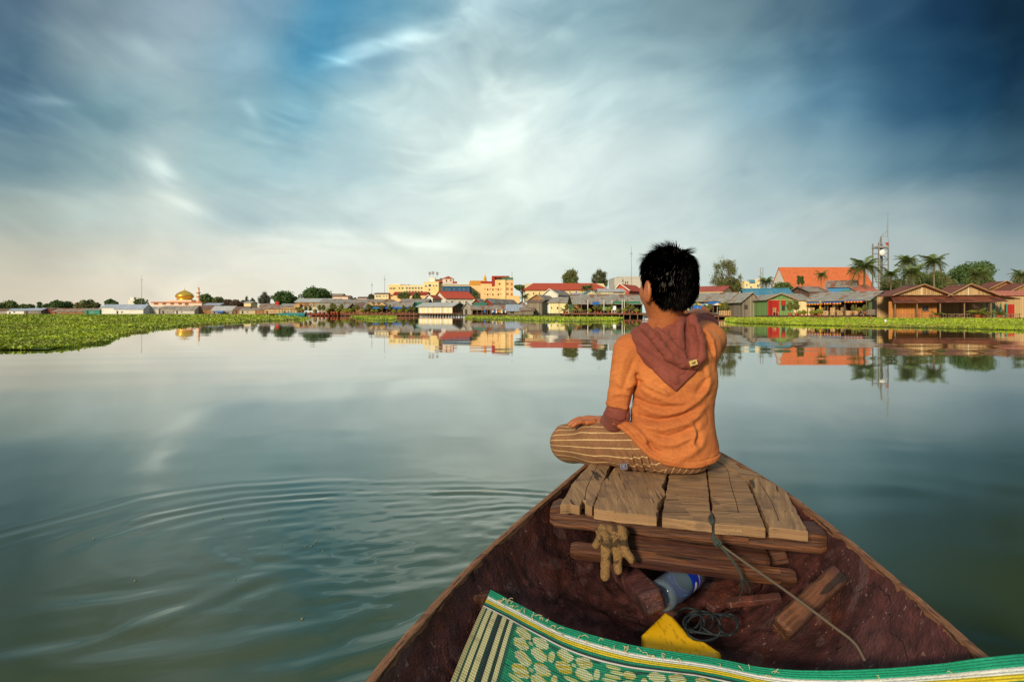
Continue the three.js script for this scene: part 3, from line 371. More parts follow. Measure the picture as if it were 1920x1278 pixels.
function tree(name, label, px0, px1, top, bot, D, cols, style = 'round', n = 5200, group) {
  const k = D / FPX, H = (py) => EYE - (py - HZ) * k, cx = (px0 + px1) / 2, w = (px1 - px0) * k, y1 = H(top), y0 = H(bot), ground = 0.3, R = rng(++treeSeed * 7), g = thing(name, label, 'tree', V((cx - 960) / FPX * D, 0, -D), group), blobs = [];
  const h = y1 - y0, nb = style === 'airy' ? 44 : style === 'bush' ? 10 : 17;
  for (let i = 0; i < nb; i++) { const a = R() * 2 * PI, t = style === 'umbrella' ? 0.55 + 0.45 * R() : R(), prof = style === 'airy' ? sin(PI * min(1, t * 0.78 + 0.14)) * (0.5 + 0.7 * vn(a * 1.3 + treeSeed, t * 2.5)) : style === 'umbrella' ? 1 : sqrt(max(0.05, 1 - (t * 1.08 - 0.25) ** 2 * 1.2)), q = sqrt(R()) * prof; const r = (style === 'airy' ? 0.085 : style === 'umbrella' ? 0.2 : 0.25) * min(w, h * 1.4) * (0.7 + 0.6 * R()); blobs.push([cos(a) * q * (w / 2 - r * 0.8), y0 + r * 0.6 + t * (h - r * 1.5), sin(a) * q * (w / 2 - r * 0.8), r, style === 'umbrella' ? 0.5 : style === 'airy' ? 1.5 : 0.85]); }
  const tr = [bar(V(0, ground - 0.8, 0), V(w * 0.02, y0 + h * 0.35, 0), max(0.12, w * 0.035), max(0.07, w * 0.02), 7)];
  for (const b of blobs) tr.push(bar(V(w * 0.015, y0 + h * (0.05 + 0.2 * R()) - (style === 'umbrella' ? h * 0.2 : 0), 0), V(b[0], b[1], b[2]), w * 0.012, w * 0.004, 5));
  part('trunk', tr, Z.trunk, g); part('crown', leafCloud(blobs, n, k * (style === 'airy' ? 0.95 : 1.45), cols, treeSeed, style === 'airy' ? 1 : 0), crownM, g); return g;
}
const frondM = new THREE.MeshPhysicalMaterial({ color: new THREE.Color(0.15, 0.20, 0.035), roughness: 0.6, side: THREE.DoubleSide, transmission: 0.25, thickness: 0 }), frondM2 = new THREE.MeshPhysicalMaterial({ color: new THREE.Color(0.24, 0.2, 0.05), roughness: 0.7, side: THREE.DoubleSide, transmission: 0.25, thickness: 0 });
function frondGeo(L, droop, seed) { const R = rng(seed), P = [], I = [], n = 26, at2 = (t) => V(L * t * (1 - 0.22 * droop * t), L * (0.55 * t - (0.55 + droop * 0.75) * t * t), 0); for (let i = 1; i <= n; i++) { const t = i / n, a = at2(t), w = L * 0.34 * sin(PI * clamp(t * 0.86 + 0.12)) * (0.8 + 0.4 * R()); for (const s of [-1, 1]) { const o = P.length / 3, tip = a.clone().add(V(L * 0.075, -w * (0.35 + 0.5 * R()), s * w)); P.push(a.x - L * 0.022, a.y, 0, a.x + L * 0.022, a.y, 0, tip.x, tip.y, tip.z); I.push(o, o + 1, o + 2); } if (i > 1) { const b = at2((i - 1) / n), o = P.length / 3, r = L * 0.008; P.push(b.x, b.y + r, 0, a.x, a.y + r, 0, a.x, a.y - r, r, b.x, b.y - r, r); I.push(o, o + 1, o + 2, o, o + 2, o + 3); } } const g = new THREE.BufferGeometry(); g.setAttribute('position', new THREE.BufferAttribute(new Float32Array(P), 3)); g.setIndex(I); g.computeVertexNormals(); g.setAttribute('uv', new THREE.BufferAttribute(new Float32Array(P.length / 3 * 2), 2)); return g; }
const fronds = [0.1, 0.45, 0.8, 1.2, 1.6].map((d, i) => frondGeo(1, d, 40 + i));
function palm(name, label, px, top, bot, D, r, lean = 0, group) {
  const k = D / FPX, H = (py) => EYE - (py - HZ) * k, g = thing(name, label, 'palm tree', V((px - 960) / FPX * D, 0, -D), group), R = rng(++treeSeed * 13), L = r * k, hy = H(top) - L * 0.42, c = new THREE.CatmullRomCurve3([V(-lean * k, H(bot) - 1, 0), V(-lean * k * 0.6, lerp(H(bot), hy, 0.4), 0), V(0, hy, 0)]);
  part('trunk', new THREE.TubeGeometry(c, 12, max(0.1, L * 0.045), 7), Z.palmTrunk, g); const n = 26;
  for (let i = 0; i < n; i++) { const f = part('frond', fronds[clamp(floor(i / n * 5 + R() * 0.9 - 0.3), 0, 4)], i > 21 ? frondM2 : frondM, g); f.position.set(0, hy, 0); f.rotation.set(0, i * 2.4 + R(), 0); f.rotation.order = 'YXZ'; f.rotation.z = lerp(0.75, -0.35, i / n) + (R() - 0.5) * 0.2; f.scale.setScalar(L * (0.85 + 0.3 * R())); }
  return g;
}
// pots, bushes and terrace furniture, each kind made once and then copied
function plantProto(name, label, cols, kind) { const g = thing(name, label, 'plant'), blobs = kind === 'tall' ? [[0, 0.9, 0, 0.3], [0.15, 1.2, 0.1, 0.28], [-0.2, 1.1, 0, 0.3], [0, 1.5, 0, 0.22]] : kind === 'palm' ? [] : [[0, 0.62, 0, 0.36], [0.25, 0.55, 0.1, 0.28], [-0.26, 0.55, 0, 0.28], [0, 0.8, -0.1, 0.25]];
  part('pot', new THREE.LatheGeometry([[0.001, 0], [0.17, 0], [0.23, 0.28], [0.26, 0.3], [0.26, 0.35], [0.21, 0.35], [0.2, 0.3]].map(([x, y]) => new THREE.Vector2(x, y)), 14), Z.clay, g);
  if (kind === 'palm') { for (let i = 0; i < 11; i++) { const f = part('frond', fronds[i % 3], limeFrond, g); f.position.set(0, 0.4, 0); f.rotation.order = 'YXZ'; f.rotation.set(0, i * 2.4, 0.75 - 0.05 * i); f.scale.setScalar(0.95); } part('stem', bar(V(0, 0.3, 0), V(0, 0.45, 0), 0.04), Z.trunk, g); }
  else { part('foliage', leafCloud(blobs, 800, 0.075, cols, 700 + treeSeed++), crownM, g); part('stem', bar(V(0, 0.3, 0), V(0, 0.7, 0), 0.03), Z.trunk, g); } return g; }
const limeFrond = new THREE.MeshPhysicalMaterial({ color: new THREE.Color(0.3, 0.3, 0.035), roughness: 0.6, side: THREE.DoubleSide, transmission: 0.3, thickness: 0 });
const protoUse = {};
function place(proto, px, py, D, s, turn = 0, label, group) { const pos = at(px, py, D); if (!protoUse[proto.name]) { protoUse[proto.name] = 1; proto.position.copy(pos); proto.scale.setScalar(s); proto.rotation.y = turn; if (label) proto.userData.label = label; if (group) proto.userData.group = group; return proto; } return copyOf(proto, pos, turn, s, label, group); }
// ---------------------------------------------------------------- the town, from the right bank to the far left
function absorb(a, b) { const d = b.g.position.clone().sub(a.g.position); for (const c of [...b.g.children]) { c.position.add(d); a.g.add(c); } scene.remove(b.g); return a; }
// brown plank house with two gables and a veranda
{
  const D = 74, a = bld({ name: 'wooden_house', label: 'brown plank house with two front gables and a railed veranda on the right bank', cat: 'house', D, x0: 1676, x1: 1774, apex: 1728, base: 553.5, eave: 553, ridge: 535, kind: 'front', wall: Z.plankTan, roof: Z.brownTin, gable: Z.plankTan, trim: Z.plankTan, trimR: 0.05, dep: 2.6, over: 0.5 });
  absorb(a, bld({ name: 'wooden_house', D, x0: 1778, x1: 1862, apex: 1815, base: 553.5, eave: 553, ridge: 534.5, kind: 'front', wall: Z.plankTan, roof: Z.brownTin, gable: Z.plankTan, trim: Z.plankTan, trimR: 0.05, dep: 2.6, over: 0.5 }));
  const { g, X, H } = a, B = (n, m, x0, x1, y0, y1, z0, z1) => part(n, box(X(x1) - X(x0), H(y0) - H(y1), z1 - z0, (X(x0) + X(x1)) / 2, (H(y0) + H(y1)) / 2, (z0 + z1) / 2), m, g);
  part('veranda_roof', slab([V(X(1660), H(567), 1.7), V(X(1870), H(564.5), 1.7), V(X(1864), H(552), -0.35), V(X(1674), H(553.5), -0.35)], 0.1, V(0, 1, 0)), Z.brownTin, g);
  part('side_roof', slab([V(X(1866), H(551), 0.2), V(X(1930), H(559), -1.2), V(X(1905), H(552), -11), V(X(1866), H(540), -11)], 0.1, V(0, 1, 0)), Z.brownTin, g);
  B('wall', Z.plankOrange, 1668, 1757, 596, 565, -0.15, 0); B('wall', Z.plankOrange, 1757.5, 1759.5, 596, 565, -4, -0.2); B('back_wall', Z.plankTan, 1700, 2010, 596, 553, -6, -5.85); B('side_wall', Z.plankTan, 1866, 1918, 569, 556, -1.4, -1.25); B('red_panel', Z.redPlank, 1899, 1917, 597.5, 570, -1.2, -1.1); 
  B('floor', Z.deckWood, 1660, 1920, 598.6, 596.2, -6, 1.9); B('sill', Z.post, 1672, 1868, 553.8, 552.6, 0.02, 0.14);
  part('main_roof', slab([V(X(1676), H(553), -2.4), V(X(1866), H(551), -2.4), V(X(1900), H(541), -6.2), V(X(1720), H(541), -6.2)], 0.1, V(0, 1, 0)), Z.brownTin, g);
  a.posts([1666, 1706.5, 1749, 1793.5, 1842.5], 566, 598, Z.post, 0.085, 1.35); a.posts([1859, 1872.5, 1885, 1895.5], 568, 598, Z.greenTrim, 0.08, -0.6); a.posts([1727.8], 535.5, 553, Z.trimWhite, 0.05, 0.12, 'king_post'); a.posts([1815], 535.5, 553, Z.trimWhite, 0.05, 0.12, 'king_post');
  a.win([[1727, 584, 1742, 572.5]], Z.pane, Z.plankBrown); part('window_bar', box(0.05, 0.72, 0.05, X(1734.5), H(578.3), 0.06), Z.plankBrown, g);
  for (const [p, q] of [[1751, 1792], [1795, 1841], [1844, 1898]]) { part('rail', [box(X(q) - X(p), 0.07, 0.06, (X(p) + X(q)) / 2, H(588.5), 1.4), box(X(q) - X(p), 0.07, 0.06, (X(p) + X(q)) / 2, H(595), 1.4)], Z.post, g); for (let x = p + 3; x < q; x += p > 1843 ? 3.4 : 5) part('baluster', box(0.05, 0.42, 0.05, X(x), H(591.7), 1.4), Z.post, g); }
  for (const [p, q] of [[1762, 1776], [1776, 1790], [1806, 1826]]) for (const f of [0, 1]) part('brace', bar(V(X(p), H(f ? 595 : 588.5), 1.45), V(X(q), H(f ? 588.5 : 595), 1.45), 0.035), Z.post, g);
  part('low_rail', [box(X(1748) - X(1655), 0.06, 0.05, (X(1655) + X(1748)) / 2, H(593), 1.5), box(X(1748) - X(1655), 0.06, 0.05, (X(1655) + X(1748)) / 2, H(589.5), 1.5)], Z.post, g);
  for (let x = 1670; x < 1920; x += 19) part('stilt', bar(V(X(x), -0.5, 1.2), V(X(x), H(598), 1.2), 0.09), Z.post, g);
}
for (const [lab, o] of [
  ['long brown roofed house behind the plank house at the right edge', { D: 96, x0: 1855, x1: 1912, apex: 1884, base: 560, eave: 541, ridge: 528 }], ['brown gabled house rising last at the right frame edge', { D: 92, x0: 1896, x1: 1962, apex: 1926, base: 560, eave: 545, ridge: 531 }]]) bld({ name: 'wooden_house', label: lab, cat: 'house', kind: 'front', wall: Z.plankBrown, roof: Z.brownTin, gable: Z.plankBrown, trim: Z.plankTan, trimR: 0.06, dep: 3, ...o });
bld({ name: 'wooden_house', label: 'low house with rusty pink roof between the brown gables at right', cat: 'house', D: 88, x0: 1868, x1: 1955, base: 562, eave: 553, ridge: 545, kind: 'side', wall: Z.plankBrown, roof: Z.pinkTin, dep: 6 });
// green ended restaurant with awnings
{
  const r = openShed({ name: 'waterside_restaurant', label: 'long open restaurant with grey tin roof, blue awnings and green gable end', cat: 'restaurant', D: 86, x0: 1502, x1: 1629, side: 1676, base: 592.2, eave: 561.5, ridge: 545, kind: 'side', roof: Z.tin, gable: Z.greenPlank, end: Z.greenPlank, back: Z.maroonPlank, wall: Z.greenPlank, dep: 9, room: 5, lintel: Z.plankTan });
  const { g, X, H } = r; r.posts([1506, 1534, 1543, 1549, 1564, 1584, 1606, 1626], 562, 592, Z.post, 0.08, 0.1); r.posts([1534.5], 563, 592, Z.tarpYellow, 0.16, 0.25);
  for (const [p, q, y, m] of [[1508, 1543, 564.5, Z.tarpBlue2], [1546, 1562, 564, Z.tarpBlue], [1563, 1581, 564, Z.tarpBlue], [1588, 1624, 561, Z.tarpBlue]]) { part('awning', slab([V(X(p), H(y + 2.6), 0.9), V(X(q), H(y + 2.2), 0.9), V(X(q), H(y), 0.15), V(X(p), H(y), 0.15)], 0.04, V(0, 1, 0)), m, g); for (let x = p; x < q - 1.5; x += 3) part('valance', box(X(x + 2.6) - X(x), 0.24, 0.03, X(x + 1.4), H(y + 4.2), 0.88), round(x) % 2 ? Z.stripeRed : Z.tarpYellow, g); }
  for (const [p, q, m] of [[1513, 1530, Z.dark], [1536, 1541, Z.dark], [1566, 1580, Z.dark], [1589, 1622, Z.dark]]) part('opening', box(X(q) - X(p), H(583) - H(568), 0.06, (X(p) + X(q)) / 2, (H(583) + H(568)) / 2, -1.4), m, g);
  part('inner_wall', box(X(1564) - X(1550), 1.3, 0.06, X(1557), H(576), -1.3), Z.plankTan, g);
  for (const [p, q] of [[1540, 1553], [1556, 1567], [1570, 1582], [1588, 1600], [1601, 1626]]) part('parapet_panel', box(X(q) - X(p), 0.68, 0.06, (X(p) + X(q)) / 2, H(586.5), 0.5), Z.plankTan, g);
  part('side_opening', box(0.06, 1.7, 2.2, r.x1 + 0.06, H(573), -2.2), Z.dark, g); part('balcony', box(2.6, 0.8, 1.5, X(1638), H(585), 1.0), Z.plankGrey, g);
  const dk = thing('wooden_dock', 'plank landing on short posts in front of the restaurant with awnings', 'dock', V((1560 - 960) / FPX * 84, 0, -84)), k = 84 / FPX, L = (px) => (px - 1560) * k, Hh = (py) => EYE - (py - HZ) * k;
  part('under_deck_shade', box(L(1668) - L(1440), 1.1, 0.1, (L(1668) + L(1440)) / 2, 0.05, -2.2), Z.dark, dk); part('deck', [box(L(1668) - L(1440), 0.14, 4, (L(1668) + L(1440)) / 2, Hh(592.6) - 0.07, -0.4), box(L(1668) - L(1440), 0.2, 0.1, (L(1668) + L(1440)) / 2, Hh(594), 1.66)], Z.deckWood, dk); for (let x = 1446; x < 1668; x += 13.5) part('post', bar(V(L(x), -0.6, 1.5), V(L(x), Hh(x > 1600 ? 588 : 593), 1.5), 0.075), Z.post, dk);  // dark sheet added below the deck to stand for the shade there
}
// red and green shed, grey sheds, blue roof
{
  const s = bld({ name: 'painted_shed', label: 'small shed with bright red and green plank front and green gable', cat: 'shed', D: 92, x0: 1439, x1: 1488, apex: 1463, base: 592, eave: 561, ridge: 551.5, kind: 'front', wall: Z.greenPlank, roof: Z.tin, gable: Z.greenPlank, trim: Z.plankTan, trimR: 0.07, dep: 9 });
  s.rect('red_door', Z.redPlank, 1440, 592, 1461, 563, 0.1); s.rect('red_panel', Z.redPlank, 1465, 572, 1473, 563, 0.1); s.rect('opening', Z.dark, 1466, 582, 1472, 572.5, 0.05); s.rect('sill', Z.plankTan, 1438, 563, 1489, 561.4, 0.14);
  bld({ name: 'low_shed', label: 'yellowish lean-to joined to the red and green shed', cat: 'shed', D: 93, x0: 1488, x1: 1520, base: 592, eave: 561.5, ridge: 550, kind: 'side', wall: Z.cream, roof: Z.tin, dep: 8 });
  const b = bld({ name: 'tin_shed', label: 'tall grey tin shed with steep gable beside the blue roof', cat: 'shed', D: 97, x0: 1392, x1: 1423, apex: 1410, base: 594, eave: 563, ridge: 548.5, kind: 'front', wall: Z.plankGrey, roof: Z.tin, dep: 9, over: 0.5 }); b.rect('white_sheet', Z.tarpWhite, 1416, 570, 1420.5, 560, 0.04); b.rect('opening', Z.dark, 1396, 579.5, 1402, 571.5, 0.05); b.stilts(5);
  const c = bld({ name: 'tin_shed', label: 'narrow pale grey tin shed squeezed against the red door', cat: 'shed', D: 99, x0: 1425, x1: 1440, apex: 1427, base: 593, eave: 564, ridge: 556, kind: 'front', wall: Z.greyWall, roof: Z.tin, dep: 8 }); c.posts([1428, 1430], 565, 596, Z.post, 0.12, 0.3);
  bld({ name: 'market_hall', label: 'hall under a wide bright blue metal roof', cat: 'hall', D: 112, x0: 1404, x1: 1490, side: 1384, base: 590, eave: 562, ridge: 540.5, kind: 'side', wall: Z.blueWall, roof: Z.blueRoof, dep: 15, gable: Z.blueRoof, ridgeCap: Z.blueRoof });
}
// umbrella terrace restaurant behind the boy's hand
{
  const r = openShed({ name: 'waterside_restaurant', label: 'grey roofed restaurant with blue tarp and garden umbrellas by the pointing hand', cat: 'restaurant', D: 106, x0: 1288, x1: 1365, side: 1397, base: 586.5, eave: 563, ridge: 547, kind: 'side', roof: Z.tin, gable: Z.plankGrey, end: Z.greenPlank, back: Z.plankBrown, wall: Z.greenPlank, dep: 10, room: 6 }), { g, X, H } = r;
  part('tarp', slab([V(X(1326), H(571), 0.7), V(X(1364), H(571), 0.7), V(X(1364), H(563.5), 0.1), V(X(1326), H(563.5), 0.1)], 0.04, V(0, 1, 0)), Z.tarpBlue, g); part('tarp', box(X(1318) - X(1292), 1.2, 0.05, (X(1292) + X(1318)) / 2, H(574), -0.2), Z.tarpBlue, g); r.posts([1296, 1322, 1338, 1364], 563, 587, Z.post, 0.09, 0.2);
  part('green_band', box(0.08, 1.2, 9.6, r.x1 + 0.07, H(569), -5), Z.greenPlank, g); for (let i = 0; i < 5; i++) part('slat', box(0.06, 1.05, 0.2, r.x1 + 0.13, H(568.6), -3 - i * 1.1), Z.greenTrim, g);
  part('cloth_awning', slab([V(r.x1 + 0.1, H(571), -1), V(r.x1 + 0.1, H(571), -8), V(r.x1 + 2, H(575), -8), V(r.x1 + 2, H(575), -1)], 0.03, V(0, 1, 0)), Z.tarpGreen, g);
  const dk = thing('wooden_dock', 'plank terrace on stilts under the garden umbrellas', 'dock', V((1340 - 960) / FPX * 103, 0, -103)), k = 103 / FPX, L = (px) => (px - 1340) * k, Hh = (py) => EYE - (py - HZ) * k;
  part('under_deck_shade', box(L(1400) - L(1284), 1.2, 0.1, (L(1400) + L(1284)) / 2, 0, -2.6), Z.dark, dk); part('deck', [box(L(1400) - L(1284), 0.16, 4, (L(1400) + L(1284)) / 2, Hh(591.3) - 0.08, -1), box(L(1400) - L(1284), 0.25, 0.1, (L(1400) + L(1284)) / 2, Hh(592.5), 1.05)], Z.deckWood, dk); for (let x = 1288; x < 1400; x += 14) part('post', bar(V(L(x), -0.6, 0.9), V(L(x), Hh(592), 0.9), 0.09), Z.post, dk);  // near-black sheet under the terrace is painted shade, not boarding
  for (let x = 1344; x < 1392; x += 4.2) part('fence_board', box(0.3, 0.86, 0.04, L(x + 2), Hh(586.5), 0.95), Z.plankTan, dk);
}
function umbrella(label, px, py, D, r, cols, tilt) { const g = thing('garden_umbrella', label, 'umbrella', at(px, 588, D), 'garden umbrellas on the terrace'), k = D / FPX, h = (588 - py) * k, n = 8; part('pole', bar(V(0, 0, 0), V(0, h, 0), 0.04), Z.whitePost, g); for (let i = 0; i < n; i++) { const a = i / n * 2 * PI + 0.2, b = (i + 1) / n * 2 * PI + 0.2, R = r * k; part('panel', flat([V(0, h, 0), V(R * cos(a), h - R * 0.42, R * sin(a)), V(R * cos(b), h - R * 0.42, R * sin(b)), V(R * cos(a), h - R * 0.52, R * sin(a)), V(R * cos(b), h - R * 0.52, R * sin(b))], [[0, 2, 1], [1, 2, 4], [1, 4, 3]]), cols[i % cols.length], g); } g.rotation.z = tilt; return g; }
umbrella('yellow and green garden umbrella, first from the boy’s head', 1309, 567, 102.5, 9.5, [Z.tarpYellow, Z.tarpYellow, Z.tarpGreen], 0.06); umbrella('green and white garden umbrella between the two yellow ones', 1323, 568.5, 103.5, 8, [Z.tarpGreen, Z.plasticWhite], 0); umbrella('yellow and white garden umbrella nearest the green wall', 1345, 567.5, 103, 9, [Z.tarpYellow, Z.tarpYellow, Z.plasticWhite], -0.04);
bld({ name: 'town_house', label: 'cream house with long red metal roof behind the umbrella restaurant', cat: 'house', D: 150, x0: 1270, x1: 1356, side: 1377, base: 580, eave: 545, ridge: 534.5, kind: 'side', wall: Z.cream, roof: Z.redTin, gable: Z.cream, dep: 12 });
{ const t = bld({ name: 'apartment_building', label: 'distant cream block with blue roof room beside the lattice mast', cat: 'building', D: 260, x0: 1396, x1: 1428, base: 575, eave: 527, kind: 'flat', wall: Z.cream, dep: 14 }); t.rect('roof_room', Z.cream, 1415, 527, 1426, 523, 4, -4); t.rect('blue_room', Z.blueRoof, 1405, 530, 1415, 524.5, 3, -2.4); t.win([[1399, 536, 1402, 532], [1406, 540, 1411, 536.5], [1419, 538, 1423, 533]], Z.paneGreen); }
// orange temple roof, tin blue building and pink roof
bld({ name: 'temple_hall', label: 'great hall with a steep bright orange tiled roof behind the right bank', cat: 'temple', D: 175, x0: 1480, x1: 1642, base: 585, eave: 545, ridge: 499, kind: 'side', wall: Z.white, roof: Z.tileOrange, dep: 13, over: 0.2, gable: Z.pinkWall, thick: 0.25 });
{ const g = bld({ name: 'temple_wing', label: 'low orange tiled wing in front of the great orange roof', cat: 'temple', D: 165, x0: 1490, x1: 1534, base: 575, eave: 548, ridge: 531, kind: 'side', wall: Z.white, roof: Z.tileOrange, dep: 9, over: 0.2 }); }
{ const t = bld({ name: 'tin_house', label: 'upper storey with blue wall under patched rusty tin roof', cat: 'house', D: 118, x0: 1549, x1: 1603, side: 1608, base: 560, eave: 537, ridge: 523.5, kind: 'side', wall: Z.tarpBlue2, roof: Z.tinRust, gable: Z.tinBrown, end: Z.tinBrown, dep: 9 }); t.rect('green_sheet', Z.tarpGreen, 1578, 546, 1602, 543, 0.05); }
bld({ name: 'tin_house', label: 'grey roofed house left of the blue walled storey', cat: 'house', D: 112, x0: 1518, x1: 1552, base: 565, eave: 546, ridge: 536, kind: 'side', wall: Z.tinBrown, roof: Z.tinRust, dep: 8 });
bld({ name: 'tin_house', label: 'pink metal roof between the blue storey and the palms', cat: 'house', D: 116, x0: 1609, x1: 1645, base: 560, eave: 545, ridge: 533, kind: 'side', wall: Z.pinkWall, roof: Z.pinkTin, dep: 8 });
// antenna tower
{
  const D = 170, k = D / FPX, H = (py) => EYE - (py - HZ) * k, g = thing('radio_tower', 'tall steel lattice radio tower with white dish and top mast', 'tower', V((1657 - 960) / FPX * D, 0, -D)), w = 9 * k, y0 = 0.2, y1 = H(464), ym = H(455);
  for (const [a, b] of [[-1, 0], [1, 0], [-1, -2], [1, -2]]) part('leg', bar(V(a * w, y0, b * w), V(a * w, ym, b * w), 0.17), Z.towerSteel, g);
  for (let i = 0; i < 12; i++) { const a = lerp(y0, y1, i / 12), b = lerp(y0, y1, (i + 1) / 12), s = i % 2 ? 1 : -1; part('brace', [bar(V(-w, b, 0), V(w, b, 0), 0.055), bar(V(-w * s, a, 0), V(w * s, b, 0), 0.05), bar(V(w, b, 0), V(w, b, -2 * w), 0.055), bar(V(w, a, -2 * w * (i % 2)), V(w, b, -2 * w * (1 - i % 2)), 0.05), bar(V(-w, b, 0), V(-w, b, -2 * w), 0.055), bar(V(-w, b, -2 * w), V(w, b, -2 * w), 0.055)], Z.towerSteel, g); }
  part('platform', box(2.3 * w, 0.5, 2.3 * w, 0, y1 + 0.2, -w), Z.steel, g); part('centre_pole', bar(V(0.1 * w, y0, -w), V(0.1 * w, H(442), -w), 0.26, 0.2), Z.towerSteel, g);
  const dish = part('dish', new THREE.SphereGeometry(6.2 * k, 20, 12), Z.plasticWhite, g); dish.scale.z = 0.5; dish.position.set(-4 * k, H(474), 0.6);
  part('top_mast', [bar(V(w * 1.12, H(442), -w * 0.4), V(w * 1.12, H(418), -w * 0.4), 0.14), bar(V(w * 1.12, H(418), -w * 0.4), V(w * 1.2, H(397), -w * 0.4), 0.11, 0.05), bar(V(0.1 * w, H(442), -w), V(w * 1.12, H(431), -w * 0.4), 0.08), bar(V(-w, H(455), 0), V(0.1 * w, H(442), -w), 0.08), bar(V(w * 1.12, H(455), 0), V(w * 1.12, H(442), -w * 0.4), 0.1), bar(V(-w, y1, 0), V(-w, H(455), 0), 0.1), bar(V(-w, H(455), 0), V(w, H(455), 0), 0.06), bar(V(0.1 * w, H(442), -w), V(w * 1.12, H(442), -w * 0.4), 0.07)], Z.steel, g); part('warning_lamp', new THREE.CylinderGeometry(0.3, 0.3, 0.7, 8).translate(w * 0.6, H(457), 0.3), Z.redPaint, g);
}
{ const D = 240, k = D / FPX, g = thing('radio_mast', 'thin grey lattice mast behind the distant cream block', 'mast', V((1428.5 - 960) / FPX * D, 0, -D)), top = EYE + (HZ - 502) * k; for (const x of [-2.3, 2.3]) part('leg', bar(V(x * k, 0.3, 0), V(x * k, top, 0), 0.13), Z.steel, g); for (let i = 0; i < 13; i++) part('rung', bar(V(-2.3 * k, top - i * 1.45, 0), V(2.3 * k, top - (i + (i % 2 ? 0.9 : 0)) * 1.45, 0), 0.08), Z.steel, g); }
for (const [px, top, D, lab] of [[1184, 462, 260, 'thin radio pole with small aerials left of the boy’s head'], [697, 528, 330, 'thin pole standing over the grey roofs'], [721, 516, 340, 'faint tall pole left of the long yellow hotel'], [265, 517, 380, 'faint thin pole left of the mosque']]) { const k = D / FPX, g = thing('radio_mast', lab, 'mast', V((px - 960) / FPX * D, 0, -D)), t = EYE + (HZ - top) * k; part('pole', bar(V(0, 0.3, 0), V(0, t, 0), 0.18, 0.07), Z.steel, g); part('aerial', [box(0.9, 0.5, 0.3, 0, t - (t * 0.1), 0), bar(V(-0.5, t * 0.86, 0), V(0.5, t * 0.86, 0), 0.07)], Z.steel, g); }
// palms and trees on the right
palm('coconut_palm', 'coconut palm standing before the orange roof near the tower', 1621, 487, 540, 118, 34); palm('coconut_palm', 'small dark palm seen against the middle of the orange roof', 1541, 510, 538, 150, 14); palm('coconut_palm', 'tall leaning coconut palm just right of the tower', 1702, 480, 535, 122, 27, -14); palm('coconut_palm', 'tall coconut palm, right one of the pair over the brown house', 1752, 480, 540, 120, 29, 0); palm('coconut_palm', 'lower palm with drooping yellowish fronds between the tall pair', 1709, 500, 545, 112, 30); palm('coconut_palm', 'pale feathery palm left of the tall leaning palm', 1671, 506, 545, 120, 22); palm('coconut_palm', 'palm before the big round tree on the right', 1836, 505, 548, 118, 26); palm('coconut_palm', 'palm crown at the far right edge of the bank', 1916, 508, 552, 125, 22); palm('coconut_palm', 'palm beside the lattice mast', 1437, 521, 548, 150, 19);
tree('broadleaf_tree', 'big round dark green tree above the brown house', 1786, 1880, 488, 536, 150, G.dark, 'round', 9000); tree('broadleaf_tree', 'bushy green tree right of the tower foot', 1652, 1700, 515, 560, 128, G.olive, 'bush', 5000); tree('broadleaf_tree', 'dense green thicket below the tall palms', 1690, 1790, 506, 553, 135, G.mid, 'round', 8000); tree('broadleaf_tree', 'yellowish green bush behind the first brown gable', 1765, 1800, 516, 548, 126, G.olive, 'bush', 3600); tree('broadleaf_tree', 'green trees behind the second brown gable', 1800, 1865, 516, 548, 130, G.mid, 'round', 5600); tree('broadleaf_tree', 'dark tree below the last palm at the right edge', 1895, 1950, 516, 546, 140, G.dark, 'round', 3600); tree('broadleaf_tree', 'green tree between the blue roof and the orange roof', 1446, 1490, 528, 556, 142, G.mid, 'round', 4600); tree('broadleaf_tree', 'low bush left of the orange wing', 1484, 1512, 541, 560, 125, G.mid, 'bush', 2400); tree('cypress', 'dark narrow cypress against the orange roof, left of two', 1495, 1501, 515, 533, 160, G.dark, 'round', 900, 'pair of cypresses'); tree('cypress', 'dark narrow cypress against the orange roof, right of two', 1501, 1508, 517, 533, 160, G.dark, 'round', 900, 'pair of cypresses');
tree('casuarina_tree', 'feathery olive tree with open sprays right of the boy’s head', 1326, 1400, 487, 548, 165, G.olive, 'airy', 7600); tree('broadleaf_tree', 'dense low part of trees behind the cream red-roofed house', 1352, 1396, 512, 552, 170, G.olive, 'bush', 4200);
